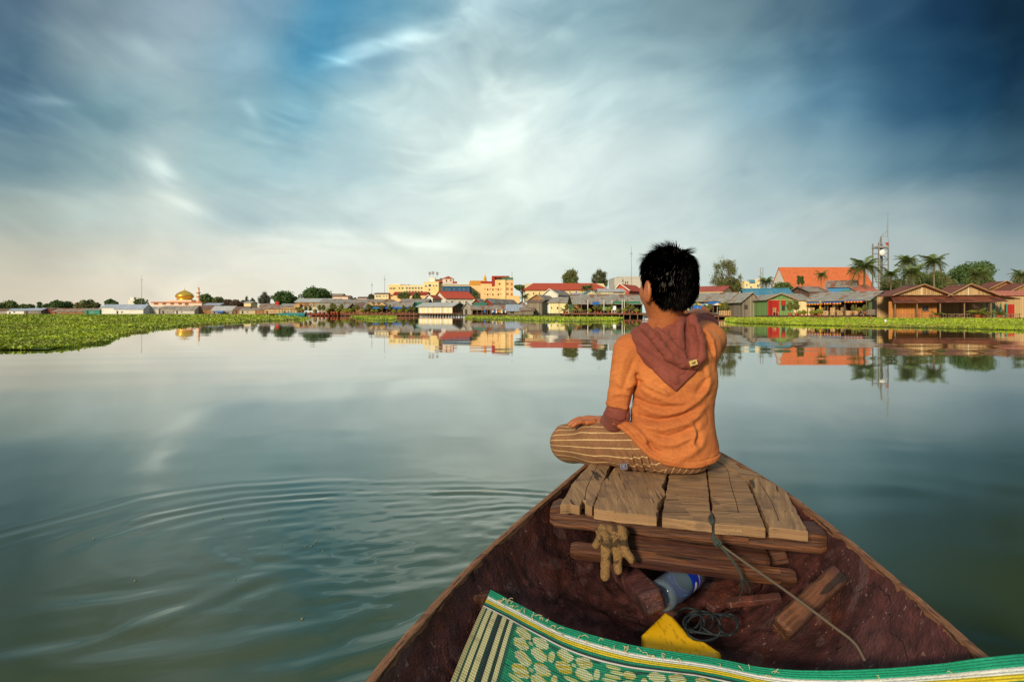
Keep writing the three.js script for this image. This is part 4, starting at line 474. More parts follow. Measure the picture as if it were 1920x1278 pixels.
// ---- middle: dock restaurant and shacks left of the boy
{
  const r = openShed({ name: 'waterside_restaurant', label: 'grey roofed dock restaurant with white posts left of the boy', cat: 'restaurant', D: 134, x0: 1076, x1: 1205, base: 586.6, eave: 569, ridge: 551, kind: 'side', roof: Z.tin, wall: Z.greenDark, back: Z.plankBrown, dep: 12, room: 7 }), { g, X, H } = r;
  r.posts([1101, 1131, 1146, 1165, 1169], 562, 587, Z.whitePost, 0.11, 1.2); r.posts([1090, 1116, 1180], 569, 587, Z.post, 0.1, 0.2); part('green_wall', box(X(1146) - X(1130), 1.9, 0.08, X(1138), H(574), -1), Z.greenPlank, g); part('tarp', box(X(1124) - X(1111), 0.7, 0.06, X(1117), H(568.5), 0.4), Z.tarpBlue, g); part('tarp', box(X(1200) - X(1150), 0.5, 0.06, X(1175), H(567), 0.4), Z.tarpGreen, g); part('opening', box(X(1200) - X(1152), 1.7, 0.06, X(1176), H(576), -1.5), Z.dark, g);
  const k = 130 / FPX, dk = thing('wooden_dock', 'long plank dock on thin stilts left of the boy', 'dock', V((1140 - 960) / FPX * 130, 0, -130)), L = (px) => (px - 1140) * k, Hh = (py) => EYE - (py - HZ) * k;
  part('under_deck_shade', box(L(1212) - L(1054), 1.5, 0.1, (L(1212) + L(1054)) / 2, 0.1, -3.6), Z.dark, dk); part('deck', [box(L(1212) - L(1054), 0.16, 5, (L(1212) + L(1054)) / 2, Hh(587) - 0.08, -1.4), box(L(1212) - L(1054), 0.3, 0.1, (L(1212) + L(1054)) / 2, Hh(588.4), 1.15)], Z.deckWood, dk); for (const x of [1058, 1072, 1086, 1100, 1115, 1128, 1146, 1160, 1168, 1180, 1194, 1206]) part('post', bar(V(L(x), -0.6, 1), V(L(x), Hh(587), 1), 0.11), Z.post, dk);  // shade beneath the dock put in as a dark upright sheet
  for (let x = 1056; x < 1100; x += 4) part('railing_post', bar(V(L(x), Hh(587), 1.1), V(L(x), Hh(581), 1.1), 0.05), Z.post, dk); part('railing', bar(V(L(1056), Hh(581.4), 1.1), V(L(1100), Hh(582), 1.1), 0.06), Z.post, dk);
}
{
  const a = bld({ name: 'tin_house', label: 'pale corrugated house with two small windows beside the dock', cat: 'house', D: 150, x0: 1028, x1: 1075, side: 1096, base: 587, eave: 566.5, ridge: 556.5, kind: 'side', wall: Z.yellowTin, roof: Z.tin, gable: Z.greenDark, dep: 9 }); a.win([[1033, 578.5, 1035, 575], [1044, 579, 1046.5, 575], [1067, 579, 1069.5, 575]], Z.pane, Z.plankBrown); a.stilts(8);
  const b = bld({ name: 'plank_house', label: 'tall weathered brown plank shack with no window', cat: 'shack', D: 156, x0: 988, x1: 1016, side: 1027, base: 590.5, eave: 566, ridge: 562, kind: 'side', wall: Z.plankGrey, roof: Z.tinBrown, end: Z.greyWall, dep: 6 }); b.stilts(4);
  const c = bld({ name: 'plank_house', label: 'low lean-to shed with grey planks before the tall brown shack', cat: 'shack', D: 152, x0: 977, x1: 1000, base: 590, eave: 582, ridge: 577, kind: 'mono', wall: Z.plankGrey, roof: Z.tinRust, dep: 4 });
  const d = openShed({ name: 'fishing_hut', label: 'open hut with hanging clothes under a rusty tin roof', cat: 'hut', D: 158, x0: 921, x1: 952, base: 589.5, eave: 580, ridge: 571.5, kind: 'side', roof: Z.tinRust, back: Z.plankTan, wall: Z.plankTan, dep: 7, room: 4 }); const cl = [Z.tarpWhite, Z.tarpBlue, Z.tarpWhite, Z.pinkTin, Z.tarpYellow, Z.plasticWhite, Z.blueWall, Z.tarpWhite]; cl.forEach((m, i) => part('hanging_cloth', box(0.34, 0.75 + 0.2 * (i % 3), 0.04, d.X(924 + i * 3.4), d.H(583), 0.25), m, d.g)); d.stilts(6);
  const e = bld({ name: 'fishing_hut', label: 'hut with blue-grey roof next to the hanging clothes', cat: 'hut', D: 156, x0: 951, x1: 977, base: 590, eave: 582, ridge: 571, kind: 'side', wall: Z.plankGrey, roof: Z.tinBlueish, dep: 8 }); e.rect('opening', Z.dark, 957, 588, 964, 583.5, 0.05); e.stilts(5);
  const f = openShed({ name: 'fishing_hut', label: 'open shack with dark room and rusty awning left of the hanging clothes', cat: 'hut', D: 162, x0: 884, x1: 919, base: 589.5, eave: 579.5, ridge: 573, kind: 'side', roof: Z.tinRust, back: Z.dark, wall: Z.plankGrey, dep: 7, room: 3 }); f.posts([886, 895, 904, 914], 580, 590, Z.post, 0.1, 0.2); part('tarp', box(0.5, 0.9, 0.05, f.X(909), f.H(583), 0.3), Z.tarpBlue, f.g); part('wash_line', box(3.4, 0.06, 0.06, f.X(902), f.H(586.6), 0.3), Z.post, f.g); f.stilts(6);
  const q = bld({ name: 'fishing_hut', label: 'rounded rusty tin roof shack behind the open huts', cat: 'hut', D: 168, x0: 966, x1: 990, apex: 978, base: 588, eave: 574, ridge: 565, kind: 'front', wall: Z.tinRust, roof: Z.tinRust, dep: 8 });
  bld({ name: 'tin_house', label: 'grey shed with green roof edge right of the yellow stilt house', cat: 'shed', D: 176, x0: 868, x1: 884, apex: 874, base: 589.5, eave: 576, ridge: 567.5, kind: 'front', wall: Z.greyWall, roof: Z.tinPale, dep: 8 }).rect('opening', Z.dark, 872, 589, 876, 580, 0.05);
  bld({ name: 'tin_house', label: 'little shed with green tin roof below the maroon gables', cat: 'shed', D: 178, x0: 889, x1: 910, base: 580, eave: 572, ridge: 567.5, kind: 'side', wall: Z.greyWall, roof: Z.tarpGreen, dep: 6 });
  bld({ name: 'gabled_house', label: 'maroon gabled house with grey roof, left of the pair', cat: 'house', D: 190, x0: 886, x1: 902, side: 914, base: 575, eave: 568, ridge: 559.5, apex: 893.5, kind: 'front', wall: Z.maroonPlank, roof: Z.tin, dep: 14 });
  bld({ name: 'gabled_house', label: 'maroon gabled house with long grey roof, right of the pair', cat: 'house', D: 188, x0: 907, x1: 923, side: 976, base: 575, eave: 568, ridge: 559.5, apex: 914, kind: 'front', wall: Z.maroonPlank, roof: Z.tin, dep: 22 });
  const g2 = bld({ name: 'gabled_house', label: 'brown gabled house with balcony above the tin shacks', cat: 'house', D: 185, x0: 994, x1: 1018, side: 1042, apex: 1007, base: 570, eave: 560.5, ridge: 552.5, kind: 'front', wall: Z.plankBrown, roof: Z.tin, dep: 13, trim: Z.plankTan, trimR: 0.12 }); g2.rect('balcony', Z.trimWhite, 994, 564, 1016, 562.4, 0.8);
  bld({ name: 'gabled_house', label: 'white gabled house with grey roof in front of the long red roof', cat: 'house', D: 200, x0: 1019, x1: 1046, side: 1073, apex: 1031, base: 566, eave: 552, ridge: 542, kind: 'front', wall: Z.white, roof: Z.tin, dep: 16, trim: Z.trimWhite, trimR: 0.14 });
  const lr = bld({ name: 'colonial_building', label: 'long pale yellow building with hipped red tile roof', cat: 'building', D: 235, x0: 985, x1: 1138, base: 565, eave: 542, ridge: 529, kind: 'side', hip: 0.13, wall: Z.cream, roof: Z.tileRed, dep: 18, over: 1.0 }); lr.win([[989, 553, 991, 549], [999, 552.5, 1001.5, 547.5], [1010, 552, 1012.5, 547], [1067, 550, 1070, 546], [1079, 549.5, 1082, 545.5], [1113, 546, 1116, 542.5]], Z.paneBrown, Z.trimWhite);
  bld({ name: 'tin_house', label: 'small blue tin roof before the long red-roofed building', cat: 'house', D: 205, x0: 1075, x1: 1104, base: 560, eave: 552.5, ridge: 548.5, kind: 'side', wall: Z.tarpBlue, roof: Z.tinBlueish, dep: 8 }); bld({ name: 'tin_house', label: 'light blue gabled roof beside the palm left of the boy', cat: 'house', D: 195, x0: 1095, x1: 1122, apex: 1108, base: 562, eave: 552, ridge: 544, kind: 'front', wall: Z.tinWall, roof: Z.blueRoof, dep: 9 });
  bld({ name: 'tin_house', label: 'pale grey hip roof house below the red temple gable', cat: 'house', D: 190, x0: 1125, x1: 1172, base: 560, eave: 546.5, ridge: 540.5, kind: 'side', wall: Z.tinWall, roof: Z.tinPale, dep: 10 }).rect('opening', Z.dark, 1150, 549, 1170, 546.6, 0.1);
  bld({ name: 'temple_hall', label: 'red roofed temple gable with white edges beside the boy’s head', cat: 'temple', D: 215, x0: 1152, x1: 1180, side: 1210, apex: 1163, base: 560, eave: 544, ridge: 531.5, kind: 'front', wall: Z.redTin, roof: Z.tileRed, gable: Z.tileRed, trim: Z.trimWhite, trimR: 0.2, dep: 18 });
  const w = bld({ name: 'apartment_building', label: 'flat grey-white block with stepped roof left of the boy’s head', cat: 'building', D: 280, x0: 1152, x1: 1204, base: 560, eave: 521, kind: 'flat', wall: Z.palegrey, dep: 16 }); w.rect('upper_storey', Z.palegrey, 1160, 521, 1204, 518, 10, -10); w.win([[1167, 529, 1169, 523.5], [1172, 532, 1174, 527], [1175.5, 532, 1177.5, 527]], Z.pane, Z.palegrey);
}
tree('casuarina_tree', 'wispy olive tree behind the long red roof, left of two', 1046, 1094, 505, 535, 262, G.olive, 'airy', 5200); tree('broadleaf_tree', 'round dark bush at the foot of the wispy left tree', 1051, 1084, 523, 536, 256, G.mid, 'bush', 2200); tree('casuarina_tree', 'wispy dark olive tree behind the end of the long red roof', 1103, 1148, 506, 545, 262, [[0.08, 0.1, 0.03], [0.16, 0.18, 0.06]], 'airy', 6000); tree('rain_tree', 'spreading umbrella-shaped tree right of the orange building', 963, 995, 532, 552, 290, G.mid, 'umbrella', 4200); palm('coconut_palm', 'small palm below the umbrella-shaped tree', 984, 552, 566, 196, 11); palm('coconut_palm', 'small palm before the long yellow building, left of two', 1096, 536, 552, 200, 10); palm('coconut_palm', 'small palm before the long yellow building, right of two', 1105, 534, 550, 202, 10);
// orange building and temple spire
{
  const a = bld({ name: 'orange_building', label: 'tall orange-cream building with red parapet and roof terrace', cat: 'building', D: 300, x0: 901, x1: 941, base: 570, eave: 532, kind: 'flat', wall: Z.peach, dep: 18, over: 0.05 }), { g } = a;
  a.rect('tower_block', Z.peach, 927, 570, 963, 524.5, 14, -13.5); a.rect('tower_side', Z.yellow, 941, 562, 948, 524.3, 14.3, -13.2); a.rect('low_wing', Z.peach, 962, 570, 975, 554, 10, -9);
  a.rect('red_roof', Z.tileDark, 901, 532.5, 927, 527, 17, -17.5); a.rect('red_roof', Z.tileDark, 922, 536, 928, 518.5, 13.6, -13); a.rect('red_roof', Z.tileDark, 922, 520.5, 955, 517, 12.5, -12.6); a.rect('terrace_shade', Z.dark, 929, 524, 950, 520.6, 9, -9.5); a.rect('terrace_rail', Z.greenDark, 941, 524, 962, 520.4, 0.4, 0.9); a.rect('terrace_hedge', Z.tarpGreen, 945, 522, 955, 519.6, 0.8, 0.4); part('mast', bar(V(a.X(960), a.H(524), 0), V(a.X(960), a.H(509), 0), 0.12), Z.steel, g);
  const rows = []; for (const y of [544.5, 554]) for (const x of [912.5, 922.5]) rows.push([x, y, x + 3.4, y - 4]); a.win(rows, Z.dark, Z.peach, 'window', 0.004); a.win([[932.5, 544.5, 936, 540.5], [932.5, 554, 936, 550]], Z.dark, Z.peach, 'window', 0.51); const s2 = []; for (const y of [543, 552]) for (const x of [908, 918]) s2.push([x, y, x + 2, y - 2.2]); a.win(s2, Z.orangeTrim, Z.orangeTrim, 'vent', 0.004); a.win([[929, 543, 931, 540.8], [938, 543, 940, 540.8], [938, 552, 940, 549.8]], Z.orangeTrim, Z.orangeTrim, 'vent', 0.51); a.win([[934.5, 534, 938.5, 530]], Z.dark, Z.peach, 'window', 0.51);
  const s3 = []; for (const y of [534, 543.5, 553]) { s3.push([949.5, y, 953.5, y - 4]); s3.push([957.5, y + 1, 961, y - 4]); } a.win(s3, Z.orangeTrim, Z.paneBrown, 'window', 0.51);
  const t = bld({ name: 'temple_hall', label: 'temple with gold-orange roof and pointed spire behind the orange building', cat: 'temple', D: 345, x0: 880, x1: 905, base: 560, eave: 534, ridge: 525, kind: 'side', wall: Z.peach, roof: Z.tileGold, dep: 14, over: 0.3 }), k = 345 / FPX; const pr = [[0.001, 511], [0.35, 512], [0.3, 515], [1.7, 517], [2.0, 519], [3.4, 521.5], [2.6, 522], [2.9, 524], [4.6, 527.5], [4.6, 534]].reverse().map(([x, y]) => new THREE.Vector2(x * k, t.H(y))); part('spire', new THREE.LatheGeometry(pr, 14).translate(t.X(908.5), 0, -5), Z.tileGold, t.g); part('finial', bar(V(t.X(908.5), t.H(512), -5), V(t.X(908.5), t.H(507), -5), 0.12, 0.03), Z.gold, t.g);
}
// long yellow hotel with roof tower
{
  const D = 390, a = bld({ name: 'yellow_hotel', label: 'long yellow hotel with rows of green windows and rooftop pavilion', cat: 'hotel', D, x0: 728, x1: 796, base: 575, eave: 534.5, kind: 'flat', wall: Z.yellow, roof: Z.trimWhite, dep: 22, over: 0.3 }), { g, X, H } = a, k = a.k;
  a.rect('centre_block', Z.yellow, 795, 575, 823, 528, 24, -22); a.rect('gable', Z.yellow, 728.5, 534.3, 750, 532.4, 14, -15); a.rect('right_wing', Z.yellow, 823, 575, 901, 533.6, 20, -22); a.rect('right_cornice', Z.trimWhite, 823, 533.5, 901, 532.2, 21, -22); a.rect('red_roof', Z.tileRed, 744, 534.2, 760, 533.1, 14, -16); a.rect('red_roof', Z.tileRed, 815, 528, 832, 526.5, 18, -20); part('dormer_roof', new THREE.ConeGeometry(5 * k, 3.2 * k, 4).rotateY(PI / 4).translate(X(763), H(533.4), -6), Z.tileDark, g);
  const w = []; for (const y of [542, 548.4]) for (let x = 760.5; x < 794; x += 5.6) w.push([x, y, x + 4, y - 3.8]); for (let x = 730; x < 742; x += 3) w.push([x, 542.5, x + 2.4, 538.5]); w.push([747, 542, 750, 538], [752.5, 542, 756.5, 538]); a.win(w, Z.paneGreen, Z.cream, 'window'); a.win([[797.5, 538, 801, 534.5], [804, 537.5, 809, 533], [812, 537, 815, 534], [817, 537, 820.5, 534], [804, 545, 807.5, 541], [804, 552, 808, 548.5]], Z.pane, Z.trimWhite, 'window', 2); const w2 = []; for (let x = 882; x < 900; x += 6) for (const y of [541, 547, 552]) w2.push([x, y, x + 4.4, y - 4.4]); a.win(w2, Z.paneGreen, Z.cream, 'window', 0);
  part('floor_band', [box(X(795) - X(758), 0.3, 0.25, (X(758) + X(795)) / 2, H(543.4), 0.12), box(X(795) - X(758), 0.3, 0.25, (X(758) + X(795)) / 2, H(537.4), 0.12), box(X(900) - X(880), 0.3, 0.25, X(890), H(543), 0.12)], Z.trimWhite, g);
  a.rect('water_tank', Z.white, 805.5, 528, 815, 519.5, 3.4, -4); a.rect('pavilion', Z.pinkWall, 829.5, 530.5, 848.5, 521.5, 6.6, -8); a.win([[835, 528, 838, 523.5], [843, 527, 846, 523.5]], Z.pane, Z.pinkWall, 'window', -1.3); part('pavilion_roof', new THREE.ConeGeometry(15 * k, 5.4 * k, 4).rotateY(PI / 4).translate(X(839), H(519.2), -4.6), Z.tileRed, g); a.rect('red_roof', Z.tileRed, 847, 530.5, 855, 527, 5, -7);
  part('roof_plant', [box(2.6, 1.8, 2, X(820), H(525.5), -3), box(1.6, 2.6, 2, X(826), H(524.5), -3)], Z.paneBrown, g); for (const [x, y] of [[805, 509], [811, 508], [819, 509]]) part('aerial', [bar(V(X(x), H(520), -2), V(X(x), H(y), -2), 0.14), box(0.7, 1.9, 0.3, X(x) - 0.5, H(y + 3), -2), box(0.7, 1.9, 0.3, X(x) + 0.5, H(y + 3), -2)], Z.steel, g);
  const b = bld({ name: 'blue_building', label: 'dark blue flat building with small shutters above the red roof', cat: 'building', D: 330, x0: 829.5, x1: 881, base: 570, eave: 536.5, kind: 'flat', wall: Z.blueWall, roof: Z.blueRoof, dep: 14, over: 0.25 }); b.win([[836, 545, 838.5, 539.5], [841, 545, 843.5, 540.5], [850, 544.5, 853, 540.5], [860, 544.5, 863, 540.5], [868, 544.5, 871, 540.5], [876, 545, 878.5, 541]], Z.paneBrown, Z.blueRoof);
}
{
  const a = bld({ name: 'white_house', label: 'large white house with long bright red tile roof', cat: 'house', D: 270, x0: 836, x1: 888, side: 814, base: 580, eave: 558, ridge: 545.5, kind: 'side', wall: Z.white, roof: Z.tileRed, dep: 16, over: 0.9, ridgeCap: Z.tileDark }); a.win([[845, 567, 850, 563.5], [859, 567.5, 864, 564], [872, 567.5, 877, 564]], Z.paneBrown, Z.cream);
  const b = bld({ name: 'white_house', label: 'small white gabled porch house with red roof beside the large one', cat: 'house', D: 255, x0: 798, x1: 811, side: 828, apex: 803.5, base: 580, eave: 558.5, ridge: 553, kind: 'front', wall: Z.white, roof: Z.tileRed, dep: 9, over: 0.6, trim: Z.trimWhite, trimR: 0.15 }); b.win([[801, 566, 804, 562]], Z.pane, Z.trimWhite);
  bld({ name: 'red_roof_house', label: 'house with weathered red roof behind the yellow-green tree', cat: 'house', D: 310, x0: 737, x1: 800, base: 575, eave: 553, ridge: 546.5, kind: 'side', wall: Z.peach, roof: Z.tileDark, dep: 12 });
  const c = bld({ name: 'cream_building', label: 'cream flat building with brown roof edge under the hotel', cat: 'building', D: 320, x0: 702, x1: 728, base: 580, eave: 551, ridge: 548.5, kind: 'side', wall: Z.cream, roof: Z.tinBrown, dep: 10, over: 0.5 }); c.win([[704, 557, 709, 553.5], [709.5, 557, 714.5, 553.5], [718, 556.5, 721, 553.5], [723, 556.5, 726, 553.5]], Z.paneGreen, Z.trimWhite);
  const d = bld({ name: 'cream_building', label: 'narrow peach building with balcony joined to the cream one', cat: 'building', D: 322, x0: 731, x1: 745, base: 580, eave: 549, kind: 'flat', wall: Z.peach, dep: 9 }); d.win([[733, 556.5, 736.5, 552]], Z.pane, Z.trimWhite);
}
tree('broadleaf_tree', 'yellow-green spreading tree in front of the hotel', 743, 772, 546.5, 563, 285, G.olive, 'round', 4200); tree('broadleaf_tree', 'small green tree right of the spreading one before the hotel', 772, 790, 548, 563, 288, G.mid, 'bush', 1800); tree('broadleaf_tree', 'blurred brown tree left of the cream flat building', 688, 704, 551, 566, 330, G.grey, 'bush', 1300); tree('broadleaf_tree', 'small green tree behind the white house end', 884, 897, 545, 560, 290, G.mid, 'bush', 1200);
// yellow house on stilts
{
  const a = bld({ name: 'stilt_house', label: 'bright yellow corrugated house on stilts with brown and green end', cat: 'house', D: 196, x0: 783, x1: 848, side: 871, base: 586.8, eave: 573.8, ridge: 566.8, kind: 'side', wall: Z.yellowTin, roof: Z.tinPale, gable: Z.greenDark, end: Z.redBrown, dep: 9, over: 0.7 }), { g, X, H } = a; a.stilts(13, [-0.2, -3, -8.4], 587, 0.14); part('beam', box(a.x1 - a.x0, 0.3, 0.2, (a.x0 + a.x1) / 2, H(587.6), 0.05), Z.deckWood, g);
  for (let i = 0; i < 7; i++) part('bright_sheet', box(0.75, H(586.8) - H(574.4), 0.03, X(788 + i * 9.4), (H(586.8) + H(574.4)) / 2, 0.02), Z.tarpWhite, g); for (const z of [-2.2, -4.4, -6.4]) part('green_board', box(0.04, H(586) - H(575), 0.9, a.x1 + 0.07, (H(586) + H(575)) / 2, z), Z.greenDark, g); part('end_floor', box(3.4, 0.2, 9, a.x1 + 1.5, H(587.4), -4.5), Z.deckWood, g); for (const z of [-0.5, -4, -8]) part('stilt', bar(V(a.x1 + 3, -0.6, z), V(a.x1 + 3, H(583), z), 0.12), Z.post, g);
}
// ---- terrace restaurants left of the yellow house
{
  const r = openShed({ name: 'waterside_restaurant', label: 'restaurant with triple grey gables and long blue awning beside the yellow house', cat: 'restaurant', D: 204, x0: 683, x1: 770, base: 587.6, eave: 575.6, ridge: 564.5, kind: 'side', roof: Z.tin, wall: Z.plankBrown, back: Z.redBrown, dep: 12, room: 5 }), { g, X, H } = r; for (const [p, q, a] of [[690, 702, 696.5], [702, 712, 706.5], [711, 725, 716.5]]) part('gable_end', flat([V(X(p), H(573), 0.9), V(X(q), H(573), 0.9), V(X(a), H(565.5), 0.9), V(X(p), H(573), -4), V(X(q), H(573), -4), V(X(a), H(565.5), -4)], [[0, 1, 2], [1, 4, 5], [1, 5, 2], [3, 0, 2], [3, 2, 5]]), Z.plankTan, g);
  part('awning', slab([V(X(684), H(578), 1.2), V(X(716), H(578), 1.2), V(X(716), H(575.4), 0.5), V(X(684), H(575.4), 0.5)], 0.05, V(0, 1, 0)), Z.tarpBlue2, g); part('awning', slab([V(X(718), H(578.2), 1.2), V(X(768), H(578.2), 1.2), V(X(768), H(575.2), 0.5), V(X(718), H(575.2), 0.5)], 0.05, V(0, 1, 0)), Z.tarpBlue, g); r.posts([687, 705, 718, 726, 745, 764, 771], 575, 588, Z.post, 0.14, 0.5); r.stilts(14);
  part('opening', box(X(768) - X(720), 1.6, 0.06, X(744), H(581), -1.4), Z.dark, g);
  const s = openShed({ name: 'waterside_restaurant', label: 'grey roofed terrace house behind the flowering plants', cat: 'restaurant', D: 212, x0: 612, x1: 650, side: 668, base: 588, eave: 577, ridge: 568.5, kind: 'side', roof: Z.tin, wall: Z.plankBrown, back: Z.plankBrown, gable: Z.tinBrown, dep: 10, room: 5 }); s.stilts(8);
  bld({ name: 'tin_house', label: 'brown tin roof between the two terrace restaurants', cat: 'house', D: 216, x0: 662, x1: 692, base: 588, eave: 577, ridge: 568.8, kind: 'side', wall: Z.plankBrown, roof: Z.tinBrown, dep: 9 });
  bld({ name: 'long_shed', label: 'very long grey tin roof stretching behind the terrace restaurants', cat: 'shed', D: 232, x0: 598, x1: 716, base: 585, eave: 567, ridge: 560.4, kind: 'side', wall: Z.greyWall, roof: Z.tin, dep: 14 }); bld({ name: 'long_shed', label: 'low grey and brown roofs under the cream flat building', cat: 'shed', D: 228, x0: 712, x1: 740, apex: 728, base: 580, eave: 567.5, ridge: 561, kind: 'front', wall: Z.plankBrown, roof: Z.tin, dep: 10 }); bld({ name: 'long_shed', label: 'grey roof shed with blue wall behind the green roof corner', cat: 'shed', D: 224, x0: 750, x1: 801, base: 580, eave: 566, ridge: 559.6, kind: 'side', wall: Z.blueWall, roof: Z.tin, dep: 12 }); bld({ name: 'tin_house', label: 'green roof corner left of the yellow stilt house', cat: 'house', D: 208, x0: 772, x1: 790, base: 588, eave: 575, ridge: 567, kind: 'side', wall: Z.greenDark, roof: Z.tarpGreen, dep: 8 });
  const lh = bld({ name: 'long_house', label: 'long white-roofed house with brown upper wall above the red boats', cat: 'house', D: 236, x0: 553, x1: 632, base: 582, eave: 566, ridge: 559.2, kind: 'side', wall: Z.plankBrown, roof: Z.tinPale, dep: 10 }); lh.win([[581, 573.5, 586, 569], [592, 574, 596, 569], [597, 574, 601, 569], [609, 574, 613, 569.5]], Z.paneGreen, Z.trimWhite); lh.rect('wall_panel', Z.palegrey, 564, 581, 600, 575.4, 0.1); lh.rect('balcony', Z.plankTan, 553, 576, 564, 570, 1.5);
  for (const [p, q, D, lab, m] of [[577, 640, 206, 'red wooden landing below the long white-roofed house', Z.redBrown], [640, 784, 202, 'plank terrace on stilts behind the little green island', Z.deckWood]]) { const k = D / FPX, dk = thing('wooden_dock', lab, 'dock', V((p - 960) / FPX * D, 0, -D)), L = (px) => (px - p) * k, Hh = (py) => EYE - (py - HZ) * k; part('under_deck_shade', box(L(q), 1.3, 0.1, L(q) / 2, 0.1, -2.6), Z.dark, dk); part('deck', [box(L(q), 0.25, 4, L(q) / 2, Hh(588.4), -1), box(L(q), 0.4, 0.12, L(q) / 2, Hh(589.3), 1.06)], m, dk); for (let x = p + 1; x < q; x += 8) part('post', bar(V(L(x), -0.6, 0.9), V(L(x), Hh(585.5), 0.9), 0.13), Z.post, dk); part('railing', box(L(q), 0.1, 0.08, L(q) / 2, Hh(585.8), 0.9), Z.post, dk); }  // each deck gets an added dark sheet as painted shade underneath
  const D = 214, k = D / FPX, bt = thing('tour_boat', 'long low blue-green boat with a canopy roof at the left landing', 'boat', V((548 - 960) / FPX * D, 0, -D)); const sh = new THREE.Shape([[-27, 587.4], [26, 586.6], [24, 590.8], [-24, 590.8]].map(([x, y]) => new THREE.Vector2(x * k, EYE - (y - HZ) * k))); part('hull', muv(new THREE.ExtrudeGeometry(sh, { depth: 2, bevelEnabled: true, bevelSize: 0.15, bevelThickness: 0.2 }).translate(0, 0, -1)), M(0x2f7f84), bt); part('canopy', box(31 * k, 0.2, 2.4, -9 * k, EYE + (HZ - 579) * k, 0), Z.tinBrown, bt); for (let i = 0; i < 6; i++) part('post', bar(V((-23 + i * 5.6) * k, 0.4, 0.9), V((-23 + i * 5.6) * k, EYE + (HZ - 579) * k, 0.9), 0.1), Z.greenTrim, bt);
}
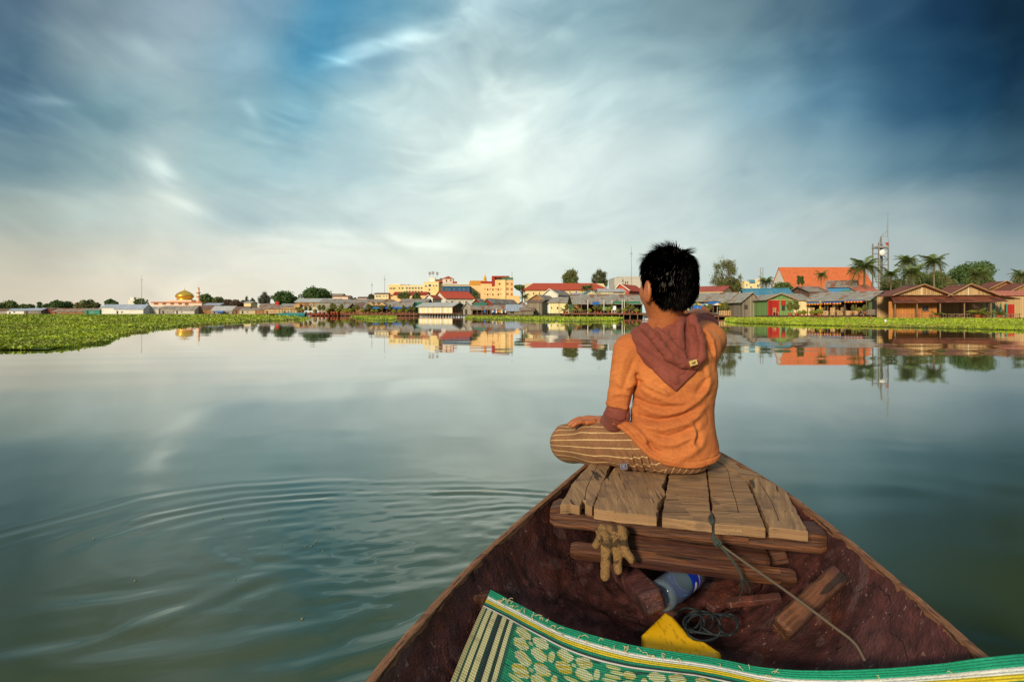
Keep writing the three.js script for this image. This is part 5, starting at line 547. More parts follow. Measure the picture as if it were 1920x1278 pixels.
// ---- far left: huts, mosque, tree line
{
  const m = bld({ name: 'mosque', label: 'mosque with great golden onion dome and orange trim', cat: 'mosque', D: 370, x0: 283, x1: 378, base: 588, eave: 566.5, kind: 'flat', wall: Z.pinkWall, roof: Z.orangeTrim, dep: 26, over: 0.5 }), { g, X, H } = m, k = m.k; m.rect('cornice', Z.orangeTrim, 283, 567.2, 378, 565.6, 0.6); m.rect('lower_band', Z.tin, 283, 577, 378, 574.6, 1.4); m.win([[288, 571, 296, 567.8], [304, 571, 311, 567.8], [319, 571, 326, 567.8], [334, 571, 340, 567.8], [346, 572, 353, 568]], Z.paneBrown, Z.orangeTrim); m.win([[299, 585, 306, 581], [314, 585, 320, 581], [330, 586, 336, 581]], Z.pane, Z.pinkWall); m.rect('upper_room', Z.pinkWall, 312, 566.5, 355, 562, 12, -14);
  const cx = X(332.5), c = 8; const prof = [[0.001, 541.5], [0.5, 542.6], [3.2, 544], [8, 546], [12.8, 549], [15.6, 552.2], [16.3, 554.4], [15.4, 556.8], [12.8, 558.8], [13.4, 559.4], [13.4, 561], [14.4, 561.2], [14.4, 562.2]].reverse().map(([x, y]) => new THREE.Vector2(x * k, H(y))); part('dome', new THREE.LatheGeometry(prof, 44).translate(cx, 0, -c), Z.gold, g); part('finial', bar(V(cx, H(542.5), -c), V(cx, H(537.5), -c), 0.18, 0.04), Z.gold, g);
  const mn = [[3.9, 575], [3.9, 564], [4.3, 563.6], [2.9, 562.8], [2.7, 556.5], [3.6, 556], [3.6, 554.8], [2.5, 554.4], [2.3, 549], [3.2, 548.6], [3.2, 547.4], [1.9, 547], [1.8, 541.5], [2.2, 541], [1.2, 538.4], [0.001, 535]].map(([x, y]) => new THREE.Vector2(x * k, H(y))); part('minaret', new THREE.LatheGeometry(mn, 12).translate(X(362), 0, -6), Z.pinkWall, g); for (const y of [555.4, 548, 563.4]) part('gallery', new THREE.TorusGeometry(3.1 * k, 0.32, 6, 14).rotateX(PI / 2).translate(X(362), H(y), -6), Z.orangeTrim, g); part('minaret_cap', new THREE.ConeGeometry(2 * k, 4.2 * k, 12).translate(X(362), H(538), -6), Z.orangeTrim, g);
  const huts = [ // label, x0, x1, base, eave, ridge, wall, roof, D, side
    ['white walled house with pale blue roof, gable at its left end', 190, 214, 588.4, 576, 570.4, Z.white, Z.tinBlueish, 340, null], ['white house with wide pale blue roof left of the mosque', 214, 268, 588.4, 579, 570.6, Z.white, Z.tinBlueish, 336, 1], ['small grey hut with pale roof just left of the mosque', 271, 297, 588.4, 579, 576, Z.palegrey, Z.tinPale, 342], ['grey hut with tin roof below the mosque windows', 300, 325, 588.4, 577.5, 573.5, Z.greyWall, Z.tin, 338], ['grey tin hut below the golden dome', 326, 364, 588.4, 581, 573.4, Z.palegrey, Z.tin, 335], ['hut with rusty red-brown roof right of the mosque', 356, 398, 588.4, 579, 572.8, Z.plankBrown, Z.tinBrown, 340], ['hut with wide pale roof and blue tarp right of the mosque', 396, 435, 588.4, 582, 573.6, Z.greyWall, Z.tinPale, 332], ['little open hut right of the blue tarp hut', 437, 462, 588.4, 581, 574.6, Z.plankBrown, Z.tinBrown, 330], ['white-posted hut with grey roof among the middle huts', 449, 480, 588.6, 581, 577.6, Z.tinWall, Z.tin, 322], ['low hut with rusty roof left of the blue-green boat', 478, 502, 588.6, 580.6, 576.2, Z.plankBrown, Z.tinRust, 318], ['tan hut with rusty gable behind the blue-green boat', 495, 530, 588, 578, 572.6, Z.plankTan, Z.tinRust, 262], ['hut with grey tin roof left of the long white-roofed house', 528, 556, 586, 574.6, 570.6, Z.plankTan, Z.tin, 256], ['low hut with white-blue roof at the far left', 12, 48, 588.4, 582.2, 578.4, Z.white, Z.tinBlueish, 352], ['hut with blue-grey roof near the far left', 44, 76, 588.4, 581.8, 577.6, Z.plankGrey, Z.tinBlueish, 350], ['brown hut between the far left blue roofs', 75, 100, 588.4, 579.6, 577, Z.redBrown, Z.tinBrown, 354], ['long dark-fronted hut with brown tin roof on the left', 98, 160, 588.4, 584, 578.2, Z.plankBrown, Z.tinRust, 346], ['small hut with teal wall left of the white house', 158, 186, 588.4, 581, 578, Z.greenTrim, Z.tin, 345], ['grey hut at the left frame edge', -30, 12, 588.4, 582, 578.6, Z.greyWall, Z.tinBrown, 352], ['second row roof with pale tin over the mosque’s right huts', 383, 412, 584, 571.5, 568, Z.greyWall, Z.tinBlueish, 352], ['cream house among the trees right of the mosque', 457, 470, 580, 567.5, 565, Z.cream, Z.tinPale, 350], ['brown roofed house behind the middle huts', 486, 520, 582, 573, 569, Z.plankBrown, Z.tinRust, 335], ['pale roofed house below the round dark tree', 526, 550, 582, 572, 569.4, Z.tinWall, Z.tinPale, 300]];
  for (const [lab, x0, x1, base, eave, ridge, wall, roof, D2, side] of huts) { const h = bld({ name: 'waterside_hut', label: lab, cat: 'hut', D: D2, x0, x1, base, eave, ridge, kind: 'side', wall, roof, dep: 9, over: 0.5, group: 'huts along the far left shore' }); if (x1 - x0 > 24) { h.rect('door', Z.dark, x0 + 4, 588, x0 + 7, 582.6 + (eave > 582 ? 2 : 0), 0.06); h.win([[x0 + 12, 586.4, x0 + 16, 583.4 + (eave > 583 ? 1.2 : 0)]], Z.pane, Z.trimWhite); } if (/blue tarp/.test(lab)) h.rect('tarp', Z.tarpBlue, 407, 586, 420, 582.6, 1.2); }
  bld({ name: 'sign_hut', label: 'house with a square red sign board above its roof', cat: 'house', D: 285, x0: 509, x1: 540, base: 583, eave: 575, ridge: 571.5, kind: 'side', wall: Z.tinWall, roof: Z.tinRust, dep: 8 }).rect('sign_board', Z.redPaint, 516, 571.5, 522, 565, 0.2);
  const wt = bld({ name: 'white_tower', label: 'small white stepped tower left of the mosque', cat: 'building', D: 420, x0: 239, x1: 252, base: 580, eave: 562, kind: 'flat', wall: Z.white, dep: 5 }); wt.rect('upper_storey', Z.white, 242, 562, 249, 557, 3, -3.6);
  bld({ name: 'pale_building', label: 'faint long pale building with roof terrace above the big dark tree', cat: 'building', D: 430, x0: 619, x1: 640, base: 575, eave: 554, ridge: 550, kind: 'side', wall: Z.greyWall, roof: Z.greyWall, dep: 12 }); bld({ name: 'pale_building', label: 'brown arcaded building right of the big dark tree', cat: 'building', D: 410, x0: 622, x1: 652, base: 575, eave: 556, ridge: 553.6, kind: 'side', wall: Z.pinkWall, roof: Z.plankBrown, dep: 12 }); bld({ name: 'pale_building', label: 'low brown roofed house between the pole and the brown tree', cat: 'house', D: 400, x0: 670, x1: 690, base: 575, eave: 559, ridge: 556, kind: 'side', wall: Z.pinkWall, roof: Z.tinBrown, dep: 9 }); bld({ name: 'pale_building', label: 'pink-white small building among the far left trees', cat: 'building', D: 440, x0: 133, x1: 143, base: 582, eave: 567.5, kind: 'flat', wall: Z.pinkWall, dep: 6 });
}
const T = (lab, x0, x1, top, bot, D, c, st, n) => tree(st === 'airy' ? 'casuarina_tree' : 'broadleaf_tree', lab, x0, x1, top, bot, D, G[c], st, n);
T('far green tree at the left frame edge', -6, 36, 562, 580, 430, 'mid', 'round', 2600); T('low far tree second from the left edge', 34, 62, 569, 581, 430, 'mid', 'round', 1600); T('dark round far tree left of the pink-white building', 84, 134, 562, 580, 410, 'dark', 'round', 3600); T('far olive tree right of the pink-white building', 142, 188, 561, 580, 415, 'olive', 'round', 3200); T('dark bushy tree left of the white house with blue roof', 193, 220, 560, 574, 420, 'dark', 'bush', 1500); T('small tree beside the white stepped tower', 245, 282, 560, 574, 405, 'mid', 'airy', 1700); T('grey-green tree right of the minaret', 371, 400, 550.5, 572, 430, 'mid', 'round', 2600); T('brownish tree right of the grey-green one', 396, 419, 555, 573, 430, 'olive', 'round', 2000); T('reddish low trees right of the mosque', 414, 462, 560, 577, 390, 'rust', 'round', 3000); T('thin tall tree tip between the mosque and the round trees', 458, 466, 555, 572, 440, 'grey', 'airy', 500); T('slim tree left of the bare grey tree', 467, 480, 559, 574, 430, 'grey', 'airy', 800); T('bare grey-brown tree left of the round dark tree', 479, 513, 548, 574, 400, 'grey', 'airy', 2800); T('round dark green tree, left of the big pair', 511, 560, 543.5, 572, 330, 'dark', 'round', 6200); T('tallest dark green tree of the left shore', 562, 622, 534.5, 568, 340, 'dark', 'round', 7600); T('low green tree behind the long grey roof', 645, 672, 557, 566, 420, 'mid', 'round', 1200); T('green tree left of the yellow-green mound', 69, 78, 566, 578, 415, 'dark', 'bush', 600);
// terrace plants, chairs, people
{
  const bush = plantProto('potted_bush', 'x', G.lime, 'bush'), tall = plantProto('potted_shrub', 'x', [[0.14, 0.16, 0.02], [0.3, 0.3, 0.05]], 'tall'), pp = plantProto('potted_palm', 'x', null, 'palm');
  const grp = 'potted plants on the waterside terraces', L = [
    [bush, 1536, 591.8, 83.2, 1.15, 'round clipped lime bush in a clay pot on the restaurant landing, right of two'], [bush, 1508, 591.8, 83.2, 1.0, 'round clipped lime bush in a clay pot on the restaurant landing, left of two'], [tall, 1482, 592, 84, 1.45, 'tall bushy yellow-green plant before the low yellowish lean-to'], [tall, 1494, 592, 84.5, 1.55, 'tallest bushy plant next to the restaurant corner'], [bush, 1500, 592, 83.6, 0.9, 'small plant under the tallest bushy plant'], [pp, 1758, 597, 72.4, 1.15, 'potted palm at the first veranda post of the brown house'], [pp, 1833, 597, 72.2, 1.6, 'larger potted palm on the brown house veranda'], [pp, 1845, 597, 72.4, 1.3, 'potted palm behind the larger one on the veranda'], [pp, 1873, 597, 72.6, 1.3, 'potted palm at the right veranda posts'], [bush, 1611, 586, 84.4, 0.9, 'plant with pink flowers on the restaurant railing'],
    [tall, 1353, 590, 102.6, 1.5, 'yellow-green hanging shrub below the last umbrella'], [tall, 1361, 590, 102.6, 1.6, 'dense shrub at the corner of the green wall'], [bush, 1374, 590, 102.4, 1.5, 'round bush before the green wall'], [bush, 1286, 590, 102, 1.2, 'bush beside the boy’s shoulder'], [bush, 1295, 590, 102.4, 1.0, 'small bush with straw stalks beside the pointing hand'],
    [pp, 1058, 587, 129.6, 1.5, 'potted palm at the left end of the long dock'], [bush, 1089, 587, 129.8, 1.3, 'bush on the long dock behind the railing'], [tall, 1116, 587, 130, 1.35, 'yellow-green shrub in the middle of the long dock'], [tall, 1121, 587, 130.4, 1.2, 'shrub right of the yellow-green one on the long dock'], [bush, 1141, 587, 129.8, 1.4, 'green bush before the green wall of the dock restaurant'], [bush, 1157, 587, 129.6, 1.1, 'small bush right of the white chair on the dock'], [tall, 1186, 587, 130, 1.4, 'tall plant on the dock nearest the boy’s neck'], [bush, 1194, 587, 129.8, 1.2, 'round plant on the dock beside the boy’s cheek'], [tall, 1148, 587, 130.4, 1.5, 'slim tall plant by the white dock post'],
    [tall, 606, 588, 204.5, 2.2, 'tall yellow plant at the left end of the red landing'], [bush, 614, 588, 204, 2.2, 'round yellowish bush on the red landing'], [tall, 622, 588, 204.5, 2.6, 'tallest yellow-green shrub on the red landing'], [bush, 632, 588, 204, 2.4, 'broad bush at the right end of the red landing'], [tall, 640, 588, 203.5, 2.4, 'tall shrub between the red landing and the plank terrace'], [bush, 648, 588, 203, 2.3, 'bush at the left end of the plank terrace'], [bush, 656, 588, 202.6, 2.2, 'bush with pink flowers on the plank terrace'], [tall, 670, 588, 202.6, 2.2, 'green shrub behind the little green island'], [bush, 680, 588, 202.2, 2.0, 'low bush under the blue awning, left end'], [tall, 690, 588, 202.4, 2.4, 'tall shrub under the blue awning, beside the blue sign'], [bush, 706, 588, 202.2, 1.9, 'bush under the first half of the blue awning'], [tall, 715, 588, 202.2, 2.1, 'shrub at the post in the middle of the blue awning'], [tall, 731, 588, 202.2, 2.2, 'yellow-green shrub before the dark opening, left'], [bush, 749, 588, 202.2, 2.0, 'bush before the dark opening, middle'], [tall, 756, 588, 202.2, 2.1, 'shrub before the dark opening, right'], [tall, 768, 588, 202.2, 1.9, 'shrub left of the yellow stilt house'], [bush, 590, 588, 206, 2.0, 'bush above the red boats at the left landing'], [tall, 581, 588, 208, 2.0, 'yellow shrub at the stern of the blue-green boat'], [bush, 559, 585, 230, 2.0, 'dark bush under the long white-roofed house'], [bush, 698, 588, 202, 1.8, 'pink flowering pot near the blue sign']];
  L.push([tall, 1063, 587, 129.8, 1.5, 'yellow-green shrub beside the pale corrugated house'], [bush, 1076, 587, 129.6, 1.3, 'bush on the dock right of the corrugated house'], [bush, 1105, 587, 129.4, 1.2, 'small bush by the first white dock post'], [tall, 1127, 587, 130.2, 1.3, 'shrub beside the second white dock post'], [bush, 1171, 587, 129.8, 1.3, 'round bush between the two close white posts'], [tall, 1177, 587, 130.6, 1.6, 'tall feathery shrub in the dark opening of the dock restaurant'],
    [bush, 1524, 591.8, 84, 1.0, 'small bush behind the chair between the clipped bushes'], [tall, 1600, 588, 84.6, 0.9, 'flowering shrub at the striped valance'], [tall, 1622, 588, 84.6, 0.9, 'shrub beside the last post of the awning restaurant'], [bush, 1382, 590, 102.4, 1.3, 'bush before the tall grey tin shed'], [tall, 1331, 590, 102.8, 1.4, 'shrub between the last two umbrellas'],
    [tall, 599, 588, 205, 2.2, 'thin shrub left of the tall yellow plant on the red landing'], [tall, 627, 588, 204.4, 2.4, 'yellow-green shrub among the bushes of the red landing'], [bush, 644, 588, 203.4, 2.2, 'low bush where the red landing ends'], [tall, 663, 588, 202.8, 2.0, 'pinkish shrub on the plank terrace'], [bush, 738, 588, 202.2, 2.0, 'low lime bush in the restaurant with triple gables'], [bush, 762, 588, 202.2, 1.9, 'low bush at the right posts of the triple gables'], [tall, 776, 588, 201.5, 1.8, 'yellowish shrub touching the yellow stilt house'], [tall, 573, 587, 212, 1.9, 'shrub behind the blue-green boat’s bow'], [bush, 566, 586, 226, 2.0, 'lime bush under the white-roofed house balcony']);
  let i = 0; for (const [p, px, py, D, s, lab] of L) place(p, px, py, D, s * 0.85, i++ * 1.7, lab, grp);
  const mk = (name, lab, m) => { const g = thing(name, lab, 'chair', V(0, 0, 0), 'terrace chairs'); part('seat', box(0.46, 0.05, 0.46, 0, 0.43, 0), m, g); part('backrest', box(0.46, 0.5, 0.05, 0, 0.7, -0.22), m, g); for (const x of [-0.2, 0.2]) for (const z of [-0.2, 0.2]) part('leg', bar(V(x, 0, z), V(x, 0.42, z), 0.03), m, g); return g; };
  const wc = mk('plastic_chair', 'white plastic chair on the long dock left of the boy', Z.plasticWhite), oc = mk('wooden_chair', 'tan wooden armchair by the red door', Z.plankTan);
  place(wc, 1151, 587, 129.4, 1.7, -0.6); place(oc, 1455, 592, 90.8, 1.35, 0.3);
  for (const [px, lab] of [[1546, 'tan chair behind the right clipped bush'], [1561, 'tan chair in the middle of the awning restaurant'], [1576, 'tan chair right of the middle of the awning restaurant'], [1526, 'tan chair between the two clipped bushes']]) place(oc, px, 591.8, 84.2, 1.25, px * 0.7, lab);
  const pd = 84.3, k = pd / FPX, bx = (px, py, dz = 0) => [(px - 1649) * k, EYE - (py - HZ) * k - 0.4, dz];
  const hip = bx(1652, 584), kn = bx(1647.5, 587.5, -0.1), ft = bx(1646, 592.6), sh0 = bx(1652.5, 576.5), hdp = bx(1651.5, 573.6), el = bx(1648.5, 580.5, -0.1), hnd = bx(1646.5, 582.5, -0.18);
  const m = (f, c, n, nm, mat, par) => part(nm, nets(f, [-0.6, -0.6, -0.5], [0.8, 1.7, 0.5], c), mat, par), P = thing('person', 'person in a yellowish shirt leaning on the railing by the green gable end', 'person', at(1649, HZ, pd).setY(0.4));
  const bodyF = (x, y, z) => { let d = cap(x, y, z, hip, sh0, 0.13, 0.15); d = smin(d, ell(x, y, z, hdp, [0.095, 0.12, 0.105]), 0.05); d = smin(d, chain(x, y, z, [[...sh0.slice(0, 2), -0.16, 0.06], [...el, 0.05], [...hnd, 0.04]]), 0.05); d = smin(d, chain(x, y, z, [[...sh0.slice(0, 2), 0.16, 0.06], [el[0] + 0.05, el[1], 0.16, 0.05], [hnd[0], hnd[1], 0.16, 0.04]]), 0.05); for (const s of [-0.1, 0.1]) d = smin(d, chain(x, y, z, [[hip[0], hip[1], s, 0.1], [kn[0], kn[1], s, 0.07], [ft[0], ft[1], s, 0.05]]), 0.05); return d; };
  m(bodyF, 0.03, 0, 'body', skinM0(), P); m((x, y, z) => smax(cap(x, y, z, hip, sh0, 0.145, 0.165), -0.02 - (y - hip[1]), 0.03), 0.03, 0, 'shirt', M(0xd8b070), P); m((x, y, z) => { let d = cap(x, y, z, hip, [hip[0], hip[1] + 0.05, 0], 0.15, 0.14); for (const s of [-0.1, 0.1]) d = smin(d, chain(x, y, z, [[hip[0], hip[1], s, 0.115], [kn[0], kn[1], s, 0.085]]), 0.05); return d; }, 0.03, 0, 'shorts', M(0x6a2f30), P); m((x, y, z) => smax(ell(x, y, z, hdp, [0.106, 0.132, 0.116]), hdp[1] + 0.01 - y, 0.02), 0.025, 0, 'hair', M(0x14100e), P);
}
function skinM0() { return M(new THREE.Color(0.36, 0.16, 0.08)); }
tag(part('plastic_bag', new THREE.SphereGeometry(0.1, 10, 8).scale(1, 1.25, 0.8).translate(0, 0.3, 0), Z.plasticWhite), 'white plastic bag caught in the right green strip', 'bag'); scene.children[scene.children.length - 1].position.copy(at(1661, HZ, 46).setY(0));
// ---------------------------------------------------------------- the old wooden boat
const W3 = (p) => V(p[0], p[2], -p[1]);                  // [x, distance, height]
const curve = (pts) => new THREE.CatmullRomCurve3(pts.map(W3), false, 'centripetal');
const woodGrain = (seed, a, b, c, dark) => tex(512, 512, (u, v) => {   // grain along u
  const g = fbm(u * 3 + seed, v * 46 + 3 * fbm(u * 4, v * 5 + seed, 3, 4, 0), 4), f = fbm(u * 9 + seed, v * 150, 2), blot = fbm(u * 5 + 9, v * 5 + seed, 4), speck = vn(u * 120, v * 220 + seed * 9);
  let t = clamp((g - 0.3) * 1.7) * 0.6 + f * 0.4; const k = sstep(0.48, 0.8, blot) * 0.55, s = speck > 0.93 ? 0.5 : 1, cr = fbm(u * 2.2 + seed * 3, v * 30, 3) > 0.735 ? 0.45 : 1;
  return [0, 1, 2].map((i) => lerp(lerp(a[i], b[i], t), c[i], k) * s * cr);
}, true);
const grainBump = (seed) => tex(512, 512, (u, v) => 0.6 * fbm(u * 3 + seed, v * 46 + 3 * fbm(u * 4, v * 5 + seed, 3, 4, 0), 4) + 0.4 * fbm(u * 9 + seed, v * 150, 2));
const deckMs = [1, 2, 3].map((s) => M(0xffffff, { map: woodGrain(s, [126, 94, 64], [190, 152, 108], [98, 78, 64]), bumpMap: grainBump(s), bumpScale: 0.0022, roughness: 0.82 }));
for (const m of deckMs) { m.map.repeat.set(1 / 0.42, 1 / 0.3); m.bumpMap.repeat.copy(m.map.repeat); }
const beamM = M(0xffffff, { map: woodGrain(7, [58, 30, 18], [140, 88, 50], [66, 34, 34]), bumpMap: grainBump(7), bumpScale: 0.006, roughness: 0.7 });
beamM.map.repeat.set(1 / 0.5, 1 / 0.3); beamM.bumpMap.repeat.copy(beamM.map.repeat);
const hullTex = tex(1024, 1024, (u, v) => {
  const a = fbm(u * 9, v * 9, 5, 9, 9), b = fbm(u * 30 + 5, v * 30, 4, 30, 30), sp = max(vn(u * 210, v * 160, 210, 160), vn(u * 90 + 3, v * 90, 90, 90) * 1.02), sp2 = fbm(u * 22 + 7, v * 22, 3, 22, 22), red = sstep(0.5, 0.75, fbm(u * 6 + 3, v * 6 + 1, 3, 6, 6));
  let c = [lerp(50, 98, a), lerp(27, 53, a), lerp(28, 49, a)]; c = c.map((x, i) => lerp(x, [92, 44, 26][i], red * 0.55) * lerp(0.62, 1.3, b));
  const k = sp > 0.93 && sp2 > 0.54 ? 0.5 : 0, cr = abs(fbm(u * 7 + 2, v * 3 + 1, 4, 7, 3) - 0.5) < 0.006 ? 0.35 : 1, grey = sstep(0.62, 0.72, fbm(u * 12 + 2, v * 12 + 8, 4, 12, 12)) * 0.35; c = c.map((x, i) => lerp(lerp(x, [118, 104, 104][i], grey), [188, 170, 150][i], k) * cr); return c;
}, true);
const hullBump = tex(1024, 1024, (u, v) => 0.5 * fbm(u * 14, v * 14, 5, 14, 14) + 0.3 * fbm(u * 44, v * 44, 3, 44, 44) + 0.2 * vn(u * 210, v * 160, 210, 160));
hullTex.repeat.set(1 / 0.55, 1 / 0.55); hullBump.repeat.copy(hullTex.repeat);
const hullM = M(0xffffff, { map: hullTex, bumpMap: hullBump, bumpScale: 0.005, roughness: 0.6 });
const railM = M(0xffffff, { map: woodGrain(9, [112, 72, 48], [192, 138, 96], [84, 54, 42]), bumpMap: grainBump(9), bumpScale: 0.004, roughness: 0.8 });
railM.map.repeat.set(1 / 0.4, 1 / 0.25); railM.bumpMap.repeat.copy(railM.map.repeat);

const boat = thing('wooden_boat', 'weathered dark wooden boat with plank foredeck that the boy sits on', 'boat');
// gunwales: left and right edges as [x, distance, height], from the stem back past the camera
const GLc = curve([[0.575, 2.66, 0.42], [0.43, 2.36, 0.405], [0.24, 1.97, 0.39], [0.11, 1.71, 0.375], [-0.02, 1.46, 0.355], [-0.10, 1.29, 0.342], [-0.18, 1.08, 0.33], [-0.23, 0.93, 0.322], [-0.31, 0.55, 0.315], [-0.35, 0.1, 0.31], [-0.34, -0.6, 0.31]]);
const GRc = curve([[0.585, 2.66, 0.42], [0.685, 2.38, 0.407], [0.752, 2.13, 0.398], [0.79, 1.88, 0.386], [0.803, 1.67, 0.378], [0.803, 1.46, 0.368], [0.795, 1.26, 0.358], [0.785, 1.09, 0.35], [0.772, 0.95, 0.345], [0.74, 0.55, 0.335], [0.70, 0.1, 0.33], [0.64, -0.6, 0.33]]);
const floorH = (d) => d < 1.25 ? 0.10 : lerp(0.10, 0.36, pow(clamp((d - 1.25) / 1.4), 1.5));
for (const p of GLc.points) p.x += 0.018;
for (const p of GRc.points) p.x -= 0.018;
const NS = 240, NW = 110;
const hullPoint = (t, s, o) => {                          // t along, s from left (0) over the floor (0.5) to the right (1); o outwards
  const L = GLc.getPoint(t), R = GRc.getPoint(t), d = -(L.z + R.z) / 2, q = s * 2 - 1, e = abs(q), p = L.clone().lerp(R, 0.5 + 0.5 * (Math.sign(q) * (1 - pow(1 - e, 1.35)) * 0.72 + q * 0.28));
  const top = lerp(L.y, R.y, s), fl = min(floorH(d), top - 0.03), rise = pow(e, 2.3); p.y = lerp(fl, top, rise);
  if (o) { const w = L.distanceTo(R); p.x += Math.sign(q) * o * pow(e, 0.6) * min(1, w / 0.1); p.y -= o * 4.5 * (1 - pow(e, 3)); }
  else { const b = (1 - pow(e, 8)) * sstep(0.02, 0.2, L.distanceTo(R)); p.y += b * ((fbm(t * 26, s * 9, 3) - 0.5) * 0.035 + (fbm(t * 90, s * 34, 3) - 0.5) * 0.012); p.x += b * (fbm(t * 22 + 9, s * 11, 3) - 0.5) * 0.02; }
  return p;
};
function sheet(nu, nv, fn, uvf, flip) { const P = [], U = [], I = []; for (let j = 0; j <= nv; j++) for (let i = 0; i <= nu; i++) { const p = fn(i / nu, j / nv), u = uvf(i / nu, j / nv); P.push(p.x, p.y, p.z); U.push(u[0], u[1]); if (i && j) { const a = (j - 1) * (nu + 1) + i - 1, b = a + 1, c = a + nu + 1, d = c + 1; flip ? I.push(a, b, d, a, d, c) : I.push(a, d, b, a, c, d); } } const g = new THREE.BufferGeometry(); g.setAttribute('position', new THREE.BufferAttribute(new Float32Array(P), 3)); g.setAttribute('uv', new THREE.BufferAttribute(new Float32Array(U), 2)); g.setIndex(I); g.computeVertexNormals(); return g; }
part('hull', [sheet(NS, NW, (u, v) => hullPoint(u, v, 0), (u, v) => [-hullPoint(u, 0.5, 0).z, v * 1.05]), sheet(NS, 24, (u, v) => hullPoint(u, v, 0.016), (u, v) => [u * 3.4, v * 1.2], true)], hullM, boat);
for (const [C, side] of [[GLc, -1], [GRc, 1]]) {          // the worn pale edge along the top of each side
  const prof = [[0.002, -0.02], [0.002, 0.001], [0.0, 0.004], [-0.013, 0.004], [-0.017, 0.0], [-0.018, -0.04]];
  part('gunwale', sheet(prof.length - 1, 140, (u, v) => { const p = C.getPoint(v), k = round(u * (prof.length - 1)); const n = (fbm(v * 70, k * 1.3 + side, 4) - 0.5) * 0.010; return V(p.x - side * (prof[k][0] + n), p.y + prof[k][1] + n * 0.6, p.z); }, (u, v) => [v * 3.4, u * 0.1], side < 0), railM, boat);
}
// foredeck planks, traced on the level of the deck: [pixel corners], each a piece of its own thickness and wear
const DECK = 0.405;
function plank(pxs, m, turn, seed, hh = DECK, th = 0.024, rag = 0.0035, name = 'plank', step = 0.014) {
  const R = rng(seed), pts = pxs.map(([x, y]) => { const p = onH(x, y, hh); return new THREE.Vector2(p.x, p.z); });
  const edge = []; for (let i = 0; i < pts.length; i++) { const a = pts[i], b = pts[(i + 1) % pts.length], n = max(1, round(a.distanceTo(b) / step)); for (let k = 0; k < n; k++) { const p = a.clone().lerp(b, k / n), w = k ? rag : rag * 0.3; edge.push(p.add(new THREE.Vector2((fbm(p.x * 60 + seed * 7, p.y * 60, 3) - 0.5) * 2 * w, (fbm(p.x * 60 + 40, p.y * 60 + seed * 5, 3) - 0.5) * 2 * w))); } }
  const sh = new THREE.Shape(edge.map((p) => new THREE.Vector2(p.x, -p.y))); // shape in x, distance
  const g = new THREE.ExtrudeGeometry(sh, { depth: th - 0.004, bevelEnabled: true, bevelSize: 0.002, bevelThickness: 0.002, bevelSegments: 2, steps: 1 });
  g.rotateX(-PI / 2); const tilt = (R() - 0.5) * 0.008, P = g.attributes.position, c = pts[0];
  for (let i = 0; i < P.count; i++) P.setY(i, P.getY(i) + hh - th + 0.002 + (P.getX(i) - c.x) * tilt);
  const N = g.attributes.normal, U = g.attributes.uv, cs = cos(turn), sn = sin(turn), ou = R(), ov = R();
  for (let i = 0; i < P.count; i++) { const up = abs(N.getY(i)) > 0.5, x = P.getX(i), z = P.getZ(i); U.setXY(i, (x * cs + z * sn) + ou, up ? (-x * sn + z * cs) + ov : P.getY(i) * 1.0 + ov); }
  return part(name, g, m, boat);
}
const along = PI / 2 - 0.12;
plank([[1128, 842], [1155, 846], [1140, 878], [1124, 914], [1109, 949], [1099, 946], [1101, 938], [1092, 936], [1086, 947], [1070, 944], [1052, 945], [1075, 905], [1104, 873]], deckMs[0], along, 1, DECK + 0.004);
plank([[1172, 850], [1255, 856], [1247, 898], [1240, 912], [1247, 925], [1234, 940], [1229, 966], [1170, 961], [1116, 953], [1122, 930], [1121, 914], [1140, 895]], deckMs[1], along + 0.2, 2, DECK + 0.002, 0.026, 0.006);
plank([[1264, 842], [1318, 842], [1323, 880], [1333, 979], [1288, 974], [1243.6, 969.5]], deckMs[2], 0.04, 3);
plank([[1322, 842], [1333, 855], [1358, 873], [1398, 900], [1414, 935], [1433, 988], [1388, 984], [1342, 981], [1334, 920]], deckMs[2], 0.02, 4, DECK + 0.003);
plank([[1404, 894], [1423, 892], [1469, 917], [1477, 928], [1513, 995], [1478, 991], [1443, 988], [1423, 938]], deckMs[1], along + 0.5, 5, DECK + 0.002);
plank([[1296, 822], [1331, 840], [1378, 867], [1386, 875], [1423, 889], [1402, 898], [1360, 872], [1330, 852]], deckMs[0], 0.5, 6, DECK + 0.006, 0.022, 0.003);
plank([[1196, 806], [1290, 822], [1320, 840], [1262, 840], [1168, 846], [1134, 838]], deckMs[1], 0.1, 7, DECK + 0.001);
// cracks and saw marks that are real splits: thin dark grooves cut as narrow recessed slivers
const crackM = M(0x2a1a10, { roughness: 1 });
function crack(pxs, w, hh = DECK + 0.0035) { const pts = pxs.map(([x, y]) => onH(x, y, hh)), g = []; for (let i = 0; i < pts.length - 1; i++) g.push(new THREE.CylinderGeometry(w, w * 0.8, pts[i].distanceTo(pts[i + 1]), 5).translate(0, pts[i].distanceTo(pts[i + 1]) / 2, 0).applyQuaternion(new THREE.Quaternion().setFromUnitVectors(V(0, 1, 0), pts[i + 1].clone().sub(pts[i]).normalize())).translate(pts[i].x, pts[i].y - w * 0.72, pts[i].z)); part('split', g, crackM, boat); }
crack([[1360, 874], [1367, 886], [1369, 901], [1376, 926], [1381, 941], [1385, 960]], 0.0013, DECK + 0.0034);
crack([[1424, 902], [1434, 918], [1446, 938], [1456, 962], [1461, 976]], 0.0012, DECK + 0.0025);
crack([[1122, 868], [1110, 892], [1100, 914], [1096, 936]], 0.0014, DECK + 0.0045);
